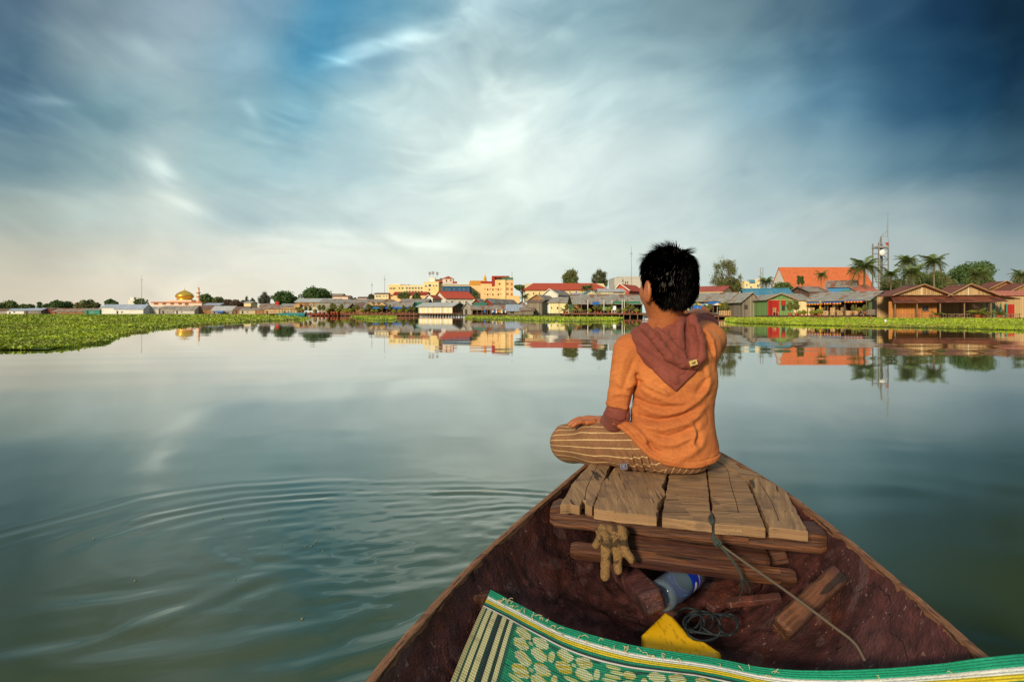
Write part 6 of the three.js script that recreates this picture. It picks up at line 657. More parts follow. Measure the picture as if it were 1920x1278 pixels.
for (const [a, b, c, d] of [[1327, 864, 1350, 865], [1328, 873, 1361, 874], [1330, 882, 1364, 884], [1331, 893, 1396, 898], [1332, 904, 1404, 910], [1333, 917, 1410, 923], [1336, 929, 1416, 936], [1337, 942, 1420, 947], [1339, 956, 1426, 960]]) crack([[a, b], [(a + c) / 2, (b + d) / 2 + 0.6], [c, d]], 0.0006, DECK + 0.0031);
for (const [a, b, c, d] of [[1258, 912, 1324, 918], [1256, 928, 1320, 931], [1254, 943, 1329, 947], [1290, 956, 1331, 960]]) crack([[a, b], [c, d]], 0.0005, DECK + 0.0002);
// beams across under the deck
function log(name, a, b, w, h, seed, m, turn = 0) {       // a hewn beam with soft uneven edges
  const L = a.distanceTo(b), nu = 46, nv = 20, ax = b.clone().sub(a).normalize(), side = V(0, 1, 0).cross(ax).normalize(), up = ax.clone().cross(side);
  const ring = (u, v) => { const t = v * 2 * PI, c = cos(t), s = sin(t), e = 0.24, q = 1 + (fbm(u * 9 + seed, v * 6, 3) - 0.5) * 0.22, end = sqrt(clamp(min(u, 1 - u) / 0.02)) * 0.25 + 0.75; const x = Math.sign(c) * pow(abs(c), e) * w / 2 * q * end, y = Math.sign(s) * pow(abs(s), e) * h / 2 * q * end; return a.clone().addScaledVector(ax, u * L).addScaledVector(side, x * cos(turn) - y * sin(turn)).addScaledVector(up, x * sin(turn) + y * cos(turn)); };
  const g = [sheet(nu, nv, ring, (u, v) => [u * L, v * 2 * (w + h)])];
  for (const e of [0, 1]) g.push(sheet(1, nv, (u, v) => e ? ring(1, v).lerp(b, 1 - u) : ring(0, v).lerp(a, 1 - u), (u, v) => [u * 0.03, v * 0.3], !!e));
  return part(name, g, m, boat);
}
log('crossbeam', onH(1036, 968, 0.355).add(V(0, 0, -0.03)), onH(1556, 1018, 0.345).add(V(0, 0, -0.03)), 0.085, 0.056, 3, beamM);
log('crossbeam', at(1120, 1012, 1.52), at(1440, 1054, 1.45), 0.05, 0.05, 8, beamM, 0.2);
log('crossbeam', at(1070, 1030, 1.5), at(1492, 1084, 1.39), 0.034, 0.03, 12, beamM, 0.6);
log('rib', at(1385, 1052, 1.56), at(1476, 1036, 1.52), 0.05, 0.04, 15, beamM);
log('rib', at(1160, 1060, 1.6), at(1226, 1130, 1.32), 0.055, 0.05, 18, hullM, 0.3);
log('rib', at(1330, 1140, 1.44), at(1420, 1092, 1.52), 0.03, 0.022, 21, hullM, 0.3);
log('chock', at(1572, 1078, 1.33), at(1462, 1182, 1.24), 0.052, 0.044, 31, beamM, 0.95);
log('peg', at(848, 1134, 1.235), at(922, 1128, 1.285), 0.044, 0.044, 25, beamM);
log('rib', at(1360, 1130, 1.34), at(1465, 1120, 1.30), 0.02, 0.014, 27, hullM, 0.3);
// ---------------------------------------------------------------- the boy on the bow; all shapes in (x, height, distance)
const XY = (px, py, d) => [(px - 960) / FPX * d, EYE - (py - HZ) / FPX * d, d];
const boy = thing('person', 'boy seen from behind, cross-legged on the bow in an orange hooded shirt, pointing ahead', 'person');
// --- torso as stacked ovals: height, centre x, half width, centre distance, half depth
const TK = [[0.40, 0.508, 0.124, 1.872, 0.124], [0.50, 0.509, 0.127, 1.872, 0.120], [0.60, 0.512, 0.123, 1.868, 0.094], [0.70, 0.520, 0.127, 1.862, 0.088], [0.76, 0.516, 0.124, 1.862, 0.082], [0.81, 0.502, 0.108, 1.868, 0.072], [0.85, 0.488, 0.07, 1.872, 0.06], [0.90, 0.48, 0.05, 1.872, 0.05]];
function torso(x, y, z, k = 0) {
  let i = 0; while (i < TK.length - 2 && TK[i + 1][0] < y) i++; const a = TK[i], b = TK[i + 1], t = clamp((y - a[0]) / (b[0] - a[0])), s = t * t * (3 - 2 * t);
  const cx = lerp(a[1], b[1], s), hw = lerp(a[2], b[2], s) + k, cd = lerp(a[3], b[3], s), hd = lerp(a[4], b[4], s) + k, X = abs(x - cx) / hw, Z = abs(z - cd) / hd, e = pow(pow(X, 2.3) + pow(Z, 2.3), 1 / 2.3);
  return (e - 1) * min(hw, hd);
}
const shL = [0.374, 0.782, 1.866], shR = [0.618, 0.79, 1.885], elL = [0.333, 0.573, 1.85], wrL = [0.306, 0.532, 1.985], elR = [0.694, 0.846, 2.115], wrR = [0.738, 0.886, 2.245];
const kneeL = [0.202, 0.447, 2.06], hipL = [0.415, 0.482, 1.885], hipR = [0.585, 0.48, 1.92], kneeR = [0.66, 0.455, 2.26], ankL = [0.45, 0.445, 2.22], ankR = [0.34, 0.437, 2.17];
const HC = [0.4835, 1.0, 1.822], F = [-0.34, 0, 0.94], RT = [0.94, 0, 0.34];            // head centre, where the face looks, its right
const hd = (r, u, f) => [HC[0] + RT[0] * r + F[0] * f, HC[1] + u, HC[2] + RT[2] * r + F[2] * f];
const local = (x, y, z) => { const dx = x - HC[0], dy = y - HC[1], dz = z - HC[2]; return [dx * RT[0] + dz * RT[2], dy, dx * F[0] + dz * F[2]]; };
const ellL = (l, c, r) => { const k = hypot((l[0] - c[0]) / r[0], (l[1] - c[1]) / r[1], (l[2] - c[2]) / r[2]); return (k - 1) * min(r[0], r[1], r[2]); };
function headSdf(x, y, z) {
  const l = local(x, y, z), m = [abs(l[0]), l[1], l[2]];
  let d = ellL(l, [0, 0.008, -0.006], [0.0735, 0.084, 0.088]);                                    // skull
  d = smin(d, ellL(l, [0, -0.035, 0.030], [0.058, 0.062, 0.055]), 0.035);                         // face
  d = smin(d, cap(m[0], m[1], m[2], [0.050, -0.052, 0.005], [0.016, -0.093, 0.066], 0.016, 0.014), 0.03);   // jaw
  d = smin(d, ellL(m, [0.036, -0.04, 0.052], [0.024, 0.024, 0.022]), 0.02);                       // cheeks
  d = smin(d, cap(l[0], l[1], l[2], [0, -0.012, 0.082], [0, -0.042, 0.098], 0.007, 0.011), 0.012); // nose
  d = smin(d, ellL(l, [0, -0.068, 0.082], [0.021, 0.006, 0.009]), 0.008); d = smin(d, ellL(l, [0, -0.079, 0.079], [0.018, 0.006, 0.009]), 0.008); // lips
  d = smax(d, -ellL(m, [0.03, -0.016, 0.09], [0.016, 0.010, 0.014]), 0.012);                      // eye hollows
  d = min(d, ellL(m, [0.03, -0.017, 0.072], [0.012, 0.011, 0.011]));                              // eyes
  let e = ellL(m, [0.081, -0.030, -0.014], [0.011, 0.031, 0.018]); e = smax(e, -ellL(m, [0.090, -0.026, -0.008], [0.007, 0.021, 0.010]), 0.006); // ears
  e = smin(e, ellL(m, [0.077, -0.056, -0.008], [0.0065, 0.010, 0.009]), 0.01);
  d = smin(d, e, 0.008);
  return smin(d, cap(x, y, z, [0.484, 0.945, 1.815], [0.486, 0.845, 1.862], 0.047, 0.053), 0.03);   // neck
}
function fingers(x, y, z, list) { let d = 1e9; for (const f of list) d = min(d, chain(x, y, z, f)); return d; }
// left hand lying palm down on the thigh, fingers to the left; right hand a loose fist with the forefinger out
const LH = (a, b, c) => [wrL[0] + a, wrL[1] + b, wrL[2] + c];
const fingL = [0, 1, 2, 3].map((i) => { const z = -0.026 + i * 0.0175, L = [0.86, 1, 0.95, 0.75][i]; return [[...LH(-0.052, 0.002, 0.012 + z), 0.0085], [...LH(-0.052 - 0.027 * L, 0.006, 0.006 + z * 1.15), 0.008], [...LH(-0.052 - 0.047 * L, 0.001, 0.002 + z * 1.2), 0.0075], [...LH(-0.052 - 0.061 * L, -0.008, 0 + z * 1.2), 0.0065]]; });
fingL.push([[...LH(-0.014, 0.0, -0.012), 0.011], [...LH(-0.034, 0.008, -0.034), 0.009], [...LH(-0.058, 0.006, -0.042), 0.0078]]);
const handL = (x, y, z) => smin(smin(cap(x, y, z, [...wrL], LH(-0.05, 0.0, 0.012), 0.018, 0.02) , ellL([x, y, z], LH(-0.034, 0.0, 0.012), [0.034, 0.014, 0.036]), 0.012), fingers(x, y, z, fingL), 0.008);
const RH = (a, b, c) => [wrR[0] + a, wrR[1] + b, wrR[2] + c];
const fingR = [[[...RH(0.002, 0.018, 0.065), 0.0088], [...RH(-0.002, 0.022, 0.098), 0.008], [...RH(-0.006, 0.024, 0.124), 0.0072], [...RH(-0.008, 0.024, 0.138), 0.006]]];
for (let i = 1; i < 4; i++) { const o = -0.019 * i; fingR.push([[...RH(0.004 + o, 0.018, 0.064), 0.0088], [...RH(0.002 + o, 0.012, 0.092), 0.0082], [...RH(0.006 + o, -0.010, 0.094), 0.0078], [...RH(0.010 + o, -0.016, 0.070), 0.0072]]); }
fingR.push([[...RH(0.014, 0.006, 0.018), 0.012], [...RH(0.026, 0.022, 0.044), 0.0098], [...RH(0.016, 0.034, 0.064), 0.0082]]);
const handR = (x, y, z) => smin(smin(cap(x, y, z, wrR, RH(-0.012, 0.008, 0.05), 0.021, 0.024), ellL([x, y, z], RH(-0.022, 0.006, 0.04), [0.038, 0.019, 0.036]), 0.014), fingers(x, y, z, fingR), 0.008);
function bodySdf(x, y, z) {
  let d = smax(torso(x, y, z, -0.018), 0.475 - y, 0.03);
  d = smin(d, cap(x, y, z, [0.484, 0.945, 1.815], [0.486, 0.845, 1.862], 0.047, 0.053), 0.03);
  d = smin(d, chain(x, y, z, [[0.43, 0.8, 1.868, 0.042], [...shL, 0.038], [...elL, 0.029], [...wrL, 0.0185]], 0.02), 0.03);
  d = smin(d, chain(x, y, z, [[0.56, 0.8, 1.87, 0.042], [...shR, 0.04], [...elR, 0.03], [...wrR, 0.0195]], 0.02), 0.03);
  d = smin(d, cap(x, y, z, hipL, kneeL, 0.062, 0.048), 0.03); d = smin(d, cap(x, y, z, kneeL, ankL, 0.045, 0.026), 0.02);
  d = smin(d, cap(x, y, z, hipR, kneeR, 0.062, 0.048), 0.03); d = smin(d, cap(x, y, z, kneeR, ankR, 0.045, 0.026), 0.02);
  d = smin(d, chain(x, y, z, [[...ankR, 0.026], [0.28, 0.432, 2.12, 0.027], [0.236, 0.43, 2.085, 0.018]]), 0.02);
  d = smin(d, chain(x, y, z, [[...ankL, 0.026], [0.52, 0.44, 2.24, 0.027], [0.56, 0.435, 2.26, 0.018]]), 0.02);
  d = smin(d, cap(x, y, z, wrL, LH(-0.03, 0, 0.01), 0.018, 0.018), 0.01); d = smin(d, cap(x, y, z, wrR, RH(-0.01, 0.006, 0.04), 0.02, 0.022), 0.01);
  return d;
}
const skinM = new THREE.MeshPhysicalMaterial({ color: new THREE.Color(0.43, 0.135, 0.045), roughness: 0.52, side: THREE.DoubleSide, bumpMap: tex(256, 256, (u, v) => fbm(u * 40, v * 40, 3, 40, 40)), bumpScale: 0.0012 });
skinM.bumpMap.repeat.set(4, 4);
part('body', [nets(bodySdf, [0.1, 0.36, 1.72], [0.84, 0.93, 2.4], 0.009), nets((x, y, z) => smax(headSdf(x, y, z), 0.862 - y, 0.004), [0.38, 0.85, 1.70], [0.585, 1.11, 1.96], 0.003),
  nets((x, y, z) => smin(handL(x, y, z), cap(x, y, z, elL, wrL, 0.029, 0.0185), 0.012) , [0.17, 0.50, 1.93], [0.34, 0.57, 2.05], 0.003), nets((x, y, z) => smin(handR(x, y, z), cap(x, y, z, elR, wrR, 0.03, 0.0195), 0.012), [0.64, 0.85, 2.16], [0.80, 0.94, 2.40], 0.003)], skinM, boy);

// --- the orange shirt with its folds
const P2 = (list, d = 1.785) => list.map(([x, y]) => { const p = XY(1000 + x / 2.6625, 440 + y / 2.6625, d); return [p[0], p[1]]; });
const folds = [ // polylines on the back in the photograph's crop, width, height (negative is a crease)
  [P2([[545, 862], [600, 885], [660, 893], [740, 872], [820, 822], [880, 770]]), 0.010, 0.0075], [P2([[520, 820], [580, 850], [650, 860], [720, 846]]), 0.007, -0.005],
  [P2([[505, 925], [560, 952], [640, 960], [740, 934], [810, 900], [872, 846]]), 0.011, 0.008], [P2([[540, 912], [620, 925], [720, 905], [800, 868]]), 0.007, -0.006],
  [P2([[560, 990], [620, 1030], [690, 1030], [780, 992], [846, 930]]), 0.010, 0.006], [P2([[590, 985], [660, 1000], [740, 975], [810, 935]]), 0.007, -0.005],
  [P2([[690, 1100], [760, 1082], [820, 1040], [862, 975]]), 0.012, 0.0055], [P2([[752, 925], [786, 950], [792, 990], [776, 1030], [806, 1070]]), 0.008, 0.006],
  [P2([[800, 930], [812, 985], [800, 1040]]), 0.007, -0.005], [P2([[540, 735], [610, 770], [680, 800]]), 0.009, 0.006], [P2([[530, 765], [600, 806], [690, 836], [760, 830], [840, 790]]), 0.009, 0.005],
  [P2([[545, 745], [520, 790], [505, 850], [494, 910]]), 0.008, -0.010], [P2([[528, 690], [536, 730], [560, 752]]), 0.007, -0.006], [P2([[860, 660], [880, 740], [850, 800]]), 0.010, 0.005], [P2([[845, 640], [868, 720], [800, 800]]), 0.008, -0.004],
  [P2([[600, 1080], [660, 1110], [740, 1120]]), 0.010, 0.004], [P2([[560, 1010], [590, 1060], [640, 1090]]), 0.007, -0.006], [P2([[500, 960], [540, 1000], [560, 1040]]), 0.008, 0.006],
  [P2([[806, 420], [846, 500], [870, 600]], 1.82), 0.008, 0.005], [P2([[850, 440], [880, 520], [890, 610]], 1.86), 0.007, 0.005], [P2([[828, 440], [862, 520], [880, 600]], 1.84), 0.005, -0.004],
  [P2([[470, 560], [440, 640], [410, 740]], 1.83), 0.012, 0.004], [P2([[505, 600], [470, 690], [430, 800]], 1.83), 0.008, -0.003], [P2([[380, 800], [440, 790], [500, 800]], 1.82), 0.007, 0.004], [P2([[400, 730], [460, 760], [505, 752]], 1.82), 0.008, 0.0045],
];
const foldBox = folds.map(([p, w]) => [min(...p.map((q) => q[0])) - 3 * w, max(...p.map((q) => q[0])) + 3 * w, min(...p.map((q) => q[1])) - 3 * w, max(...p.map((q) => q[1])) + 3 * w]);
function foldH(x, y, z) {
  const back = sstep(1.93, 1.84, z); if (back <= 0) return 0; let h = 0;
  for (let f = 0; f < folds.length; f++) { const B = foldBox[f]; if (x < B[0] || x > B[1] || y < B[2] || y > B[3]) continue; const [p, w, a] = folds[f]; let q = 1e9, al = 0; const n = p.length - 1; for (let i = 0; i < n; i++) { const [d, , t] = segD(x, y, p[i], p[i + 1]); if (d < q) { q = d; al = (i + t) / n; } } h += 1.55 * a * exp(-(q * q) / (w * w)) * min(1, 4 * al + 0.15, 4 * (1 - al) + 0.15); }
  return h * back;
}
const hemAt = (x) => { const k = [[0.33, 0.545], [0.352, 0.533], [0.375, 0.505], [0.41, 0.470], [0.45, 0.451], [0.51, 0.440], [0.56, 0.4405], [0.62, 0.450], [0.68, 0.46]]; let i = 0; while (i < k.length - 2 && k[i + 1][0] < x) i++; return lerp(k[i][1], k[i + 1][1], clamp((x - k[i][0]) / (k[i + 1][0] - k[i][0]))); };
const slL = [0.336, 0.6, 1.85], slR = [0.672, 0.832, 2.03];
function shirtSdf(x, y, z) {
  let t = smax(torso(x, y, z, 0.004), y - 0.868, 0.01);
  t = smin(t, cap(x, y, z, [0.44, 0.815, 1.868], [0.562, 0.818, 1.87], 0.05, 0.05), 0.03);
  t = smin(t, chain(x, y, z, [[0.405, 0.520, 1.800, 0.030], [0.368, 0.530, 1.797, 0.026], [0.350, 0.546, 1.83, 0.020]]), 0.028);          // the bunched corner on the thigh
  t = smin(t, cap(x, y, z, [0.42, 0.475, 1.815], [0.585, 0.465, 1.83], 0.044, 0.044), 0.06);
  t = smax(t, hemAt(x) - y, 0.006);
  let a = cap(x, y, z, shL, slL, 0.052, 0.0395); { const ax = slL[0] - shL[0], ay = slL[1] - shL[1], az = slL[2] - shL[2], L = hypot(ax, ay, az), q = -((x - slL[0]) * ax + (y - slL[1]) * ay + (z - slL[2]) * az) / L; if (q < 0.03) a -= 0.003 * sstep(0.017, 0.013, q) - 0.0024 * exp(-(((q - 0.016) / 0.002) ** 2)); }                                                                                      // left sleeve down to its hem
  { const ax = slL[0] - shL[0], ay = slL[1] - shL[1], az = slL[2] - shL[2], L = hypot(ax, ay, az); a = smax(a, ((x - slL[0]) * ax + (y - slL[1]) * ay + (z - slL[2]) * az) / L, 0.005); }
  let b = chain(x, y, z, [[...shR, 0.054], [0.655, 0.81, 1.95, 0.052], [...slR, 0.047]], 0.02);
  { const ax = slR[0] - 0.655, ay = slR[1] - 0.81, az = slR[2] - 1.95, L = hypot(ax, ay, az); b = smax(b, ((x - slR[0]) * ax + (y - slR[1]) * ay + (z - slR[2]) * az) / L, 0.005); }
  let d = smin(smin(t, a, 0.026), b, 0.03);
  d = smax(d, -cap(x, y, z, [0.484, 0.95, 1.82], [0.486, 0.82, 1.868], 0.056, 0.058), 0.008);                                          // neck hole
  const hb = y - hemAt(x); let rim = 0; if (z < 1.93 && hb < 0.03) rim = 0.0034 * sstep(0.017, 0.013, hb) - 0.0026 * exp(-pow((hb - 0.016) / 0.0022, 2)) ;
  const rg = abs(vn3(x * 15 + y * 6, y * 22 - x * 10, z * 14) - 0.5), rg2 = abs(vn3(x * 34 - y * 10 + 9, y * 40 + x * 8, z * 30) - 0.5);
  d += 0.0016 * max(0, 1 - rg / 0.14) * sstep(0.86, 0.70, y) + 0.0005 * max(0, 1 - rg2 / 0.15);
  return d - foldH(x, y, z) - rim - (vn3(x * 26, y * 26, z * 26) - 0.5) * 0.0014 - (vn3(x * 70, y * 70, z * 70) - 0.5) * 0.0007;
}
const clothBump = tex(256, 256, (u, v) => 0.5 + 0.2 * sin(u * 2 * PI * 48) + 0.2 * sin(v * 2 * PI * 48) + 0.25 * (fbm(u * 20, v * 20, 3, 20, 20) - 0.5));
clothBump.repeat.set(11, 11);
const clothTex = (a, b, c) => { const t = tex(512, 512, (u, v) => { const k = fbm(u * 5, v * 5, 5, 5, 5), s = fbm(u * 90, v * 90, 2, 90, 90), st = sstep(0.62, 0.75, fbm(u * 8 + 3, v * 8, 4, 8, 8)); return [0, 1, 2].map((i) => lerp(lerp(a[i], b[i], clamp((k - 0.3) * 2.2)), c[i], st * 0.35) * (0.93 + 0.14 * s)); }, true); t.repeat.set(2.6, 2.6); return t; };
const shirtM = new THREE.MeshPhysicalMaterial({ color: 0xffffff, map: clothTex([184, 104, 52], [204, 124, 64], [168, 88, 48]), bumpMap: clothBump, bumpScale: 0.0006, roughness: 0.9, sheen: 0.25, sheenRoughness: 0.6, sheenColor: new THREE.Color(0.9, 0.55, 0.3), side: THREE.DoubleSide });
part('shirt', nets(shirtSdf, [0.27, 0.42, 1.70], [0.76, 0.90, 2.07], 0.0042, (x, y, z) => [x + 0.35 * z, y + 0.3 * z]), shirtM, boy);
// --- maroon undersleeves
const maroonM = new THREE.MeshPhysicalMaterial({ color: 0xffffff, map: clothTex([124, 62, 50], [142, 74, 60], [112, 56, 48]), bumpMap: clothBump, bumpScale: 0.0006, roughness: 0.92, sheen: 0.25, sheenRoughness: 0.6, sheenColor: new THREE.Color(0.8, 0.5, 0.45), side: THREE.DoubleSide });
const ringy = (x, y, z) => (vn3(x * 40 + 5, y * 60, z * 40) - 0.5) * 0.006 - 0.0028 * max(0, 1 - abs(vn3(x * 30 + 2, y * 55, z * 30) - 0.5) / 0.12);
part('sleeve', nets((x, y, z) => smax(chain(x, y, z, [[0.337, 0.618, 1.85, 0.026], [0.333, 0.582, 1.85, 0.0365], [0.328, 0.558, 1.88, 0.033], [0.316, 0.541, 1.94, 0.027]], 0.02), z - 1.945, 0.004) - ringy(x, y, z), [0.27, 0.50, 1.79], [0.40, 0.67, 1.97], 0.004), maroonM, boy);
part('sleeve', nets((x, y, z) => smax(chain(x, y, z, [[0.664, 0.822, 1.99, 0.04], [0.690, 0.843, 2.09, 0.043], [0.706, 0.856, 2.14, 0.040], [0.722, 0.872, 2.20, 0.03]], 0.02), z - 2.205, 0.004) - ringy(x, y, z), [0.60, 0.77, 1.95], [0.78, 0.92, 2.23], 0.004), maroonM, boy);
// --- the hood lying on the back: a pointed patch, a rolled rim and the opening
const hoodOut = P2([[545, 452], [500, 482], [468, 516], [500, 570], [560, 650], [640, 730], [708, 794], [760, 740], [838, 662], [840, 600], [834, 520], [806, 420], [770, 396], [726, 398], [700, 440], [640, 470], [590, 468]], 1.775);
function polyD(x, y, p) { let d = 1e9, s = 1; for (let i = 0, j = p.length - 1; i < p.length; j = i++) { const a = p[i], b = p[j]; d = min(d, segD(x, y, a, b)[0]); const c1 = y >= a[1], c2 = y < b[1], c3 = (b[0] - a[0]) * (y - a[1]) > (b[1] - a[1]) * (x - a[0]); if ((c1 && c2 && c3) || (!c1 && !c2 && !c3)) s = -s; } return s * d; }
const mapRim = (list, dz, r) => list.map(([x, y, z, k]) => { const p = P2([[x, y]], 1.775 + (z || 0))[0]; return [p[0], p[1], 1.775 + (z || 0) + dz, (k || 1) * r]; });
const rim1 = mapRim([[548, 462, 0.068], [590, 500, 0.018], [632, 556, 0.004], [676, 606, -0.002], [736, 640, -0.004], [800, 640, 0.0], [830, 606, 0.004], [826, 540, 0.014], [806, 470, 0.03], [782, 408, 0.056]], -0.016, 0.0165);
const rim2 = mapRim([[612, 478, 0.046], [660, 520, 0.012], [700, 566, 0.004], [748, 604, 0.002], [790, 600, 0.01], [800, 560, 0.02]], -0.018, 0.013);
const rim3 = mapRim([[728, 406, 0.064], [722, 452, 0.03], [716, 510, 0.014], [726, 560, 0.012]], -0.016, 0.017);
const rim4 = mapRim([[680, 446, 0.05], [690, 490, 0.02], [706, 540, 0.012], [740, 584, 0.01]], -0.012, 0.012);
function hoodSdf(x, y, z) {
  const sh = smin(torso(x, y, z, 0.004), cap(x, y, z, [0.44, 0.815, 1.868], [0.562, 0.818, 1.87], 0.05, 0.05), 0.03), q = polyD(x, y, hoodOut);
  const w = (vn3(x * 30, y * 30, z * 30) - 0.5) * 0.004, fold = 0.004 * sin((x * 0.72 + y) * 150 + vn(x * 20, y * 20) * 4) * sstep(0.0, -0.03, q);
  let d = smax(smax(sh - 0.013 - fold * 0.5 - sstep(0, -0.05, q) * 0.006, q + 0.004, 0.008), z - 1.89, 0.01);
  d = smin(d, chain(x, y, z, rim1, 0.006), 0.005); d = smin(d, chain(x, y, z, rim2, 0.006), 0.004); d = smin(d, chain(x, y, z, rim3, 0.008), 0.005); d = smin(d, chain(x, y, z, rim4, 0.006), 0.004);
  d = smin(d, chain(x, y, z, mapRim([[560, 470, 0.066], [620, 478, 0.06], [690, 440, 0.07], [735, 402, 0.08]], 0, 0.010), 0.01), 0.01);
  const cave = chain(x, y, z, mapRim([[770, 470, 0.03], [786, 540, 0.01], [780, 590, 0.004]], -0.024, 0.017)); d = smax(d, -cave, 0.008);
  const rg = abs(vn3(x * 30 + y * 9, y * 30 - x * 12, z * 26) - 0.5); d += 0.002 * max(0, 1 - rg / 0.12);
  return d - w;
}
const hood = part('hood', nets(hoodSdf, [0.33, 0.62, 1.715], [0.63, 0.90, 1.93], 0.0036, (x, y, z) => [x + 0.35 * z, y + 0.3 * z]), maroonM, boy);
{ // the woven tag sewn to the hood's edge
  const cv = document.createElement('canvas'); cv.width = 128; cv.height = 96; const c = cv.getContext('2d'); c.fillStyle = '#cdb268'; c.fillRect(0, 0, 128, 96); c.strokeStyle = '#3c2d18'; c.lineWidth = 9; c.lineCap = 'round'; c.beginPath(); c.moveTo(34, 52); c.bezierCurveTo(40, 26, 62, 34, 58, 54); c.bezierCurveTo(56, 66, 36, 66, 36, 52); c.moveTo(62, 58); c.bezierCurveTo(70, 26, 96, 30, 90, 54); c.bezierCurveTo(84, 68, 68, 64, 72, 50); c.lineTo(98, 40); c.stroke(); c.fillStyle = '#3c2d18'; c.fillRect(28, 70, 74, 5);
  const t = new THREE.CanvasTexture(cv); t.colorSpace = THREE.SRGBColorSpace; const tg = part('clothing_tag', new RoundedBoxGeometry(0.025, 0.016, 0.003, 1, 0.001), M(0xffffff, { map: t }), boy); tg.userData.label = 'small cream woven tag on the hood';
  const p = XY(1300.5, 680, 1.728); tg.position.set(p[0], p[1], -p[2]); tg.rotation.set(-0.12, 0.15, 0.27);
}
// --- striped trousers
const pelv = (x, y, z) => { const X = abs(x - 0.506) / 0.124, Z = abs(z - 1.872) / 0.114, Y = abs(y - 0.468) / 0.075; return (pow(pow(X, 2.7) + pow(Z, 2.7) + pow(Y, 2.7), 1 / 2.7) - 1) * 0.075; };
function trouserSdf(x, y, z) {
  let L = chain(x, y, z, [[0.40, 0.472, 1.868, 0.074], [0.30, 0.462, 1.965, 0.0735], [kneeL[0], kneeL[1], kneeL[2], 0.0655]], 0.03);
  L = smin(L, chain(x, y, z, [[kneeL[0] + 0.01, kneeL[1] - 0.006, kneeL[2] + 0.01, 0.058], [0.33, 0.44, 2.15, 0.05], [ankL[0] - 0.02, ankL[1], ankL[2], 0.042]]), 0.03);
  let Rr = chain(x, y, z, [[0.575, 0.475, 1.92, 0.07], [kneeR[0], kneeR[1], kneeR[2], 0.06]], 0.03); Rr = smin(Rr, chain(x, y, z, [[...kneeR, 0.056], [0.50, 0.445, 2.22, 0.05], [0.385, 0.437, 2.19, 0.042]]), 0.03);
  let d = smin(smin(pelv(x, y, z), L, 0.03), Rr, 0.03);
  const gr = hypot((x - 0.395) / 0.05, (y - 0.44) / 0.06); d -= 0.0045 * sin((x * 0.9 + y * 0.45) * 330 + 2.5 * vn(y * 30, x * 20)) * exp(-gr * gr) * (z < 1.9 ? 1 : 0.2);   // gathers at the hip
  const pk = max(abs(x - 0.315) - 0.056, abs(y - 0.452 + (x - 0.315) * 0.12) - 0.026); if (z < 1.99) d -= 0.0028 * sstep(0.002, -0.002, pk);                               // the patch pocket
  d -= 0.003 * exp(-(((y - 0.505) / 0.008) ** 2)) * sin(x * 90) * (x < 0.4 ? 1 : 0) + (vn3(x * 22, y * 22, z * 22) - 0.5) * 0.005;
  return x > 0.27 ? smax(d, 0.4045 - y, 0.012) : d;
}
const tDir = (() => { const a = V(hipL[0], hipL[1], hipL[2]), b = V(kneeL[0], kneeL[1], kneeL[2]); return [a, b.clone().sub(a).normalize()]; })();
const thighUv = (x, y, z) => { const u = V(x, y, z).sub(tDir[0]), t = u.dot(tDir[1]); u.addScaledVector(tDir[1], -t); const n = V(-tDir[1].z, 0, tDir[1].x), a = atan2(u.y, u.dot(n)); return [t, (a < -2.6 ? a + 2 * PI : a) * 0.071]; };
const pelvUv = (x, y, z) => { const a = atan2(x - 0.509, -(z - 1.885)); return [y, a * 0.118 + (y - 0.44) * -0.35]; };
const shinUv = (x, y, z) => [x, y + 0.6 * z];
const stripeT = tex(256, 256, (u, v) => { const s = abs(((v * 12 + 0.5) % 1) - 0.5), k = sstep(0.075, 0.04, s + (vn(u * 40, v * 12, 40) - 0.5) * 0.02), n = fbm(u * 60, v * 60, 2, 60, 60), w = fbm(u * 7, v * 7, 3, 7, 7); const a = [lerp(120, 144, w), lerp(82, 102, w), lerp(54, 68, w)]; return a.map((c, i) => lerp(c * (0.9 + 0.2 * n), [218, 186, 134][i], k)); }, true);
stripeT.repeat.set(1 / 0.234, 1 / 0.234);
const trouserM = new THREE.MeshPhysicalMaterial({ color: 0xffffff, map: stripeT, bumpMap: clothBump, bumpScale: 0.0006, roughness: 0.93, side: THREE.DoubleSide });
part('trousers', nets(trouserSdf, [0.11, 0.36, 1.735], [0.75, 0.57, 2.36], 0.0046, null, (c) => c[0] + (c[2] - 1.88) * 0.55 < 0.405 + (c[1] - 0.44) * 0.5 ? (c[2] < 2.1 || c[1] > 0.47 ? thighUv : shinUv) : c[2] < 2.0 ? pelvUv : shinUv), trouserM, boy);
{ const tg = part('cloth_label', new RoundedBoxGeometry(0.024, 0.019, 0.002, 1, 0.0008), M(0xffffff, { map: (() => { const cv = document.createElement('canvas'); cv.width = 96; cv.height = 80; const c = cv.getContext('2d'); c.fillStyle = '#3c4a70'; c.fillRect(0, 0, 96, 80); c.strokeStyle = '#9a8a78'; c.lineWidth = 5; c.strokeRect(10, 9, 76, 62); c.fillStyle = '#a8977c'; c.fillRect(26, 24, 40, 7); c.fillRect(22, 38, 30, 7); c.fillRect(40, 52, 26, 6); const t = new THREE.CanvasTexture(cv); t.colorSpace = THREE.SRGBColorSpace; return t; })() }), boy); const p = XY(1169.5, 874, 1.788); tg.position.set(p[0], p[1], -p[2]); tg.rotation.set(0.05, -0.25, 0.12); tg.userData.label = 'small faded blue label on the trousers'; }
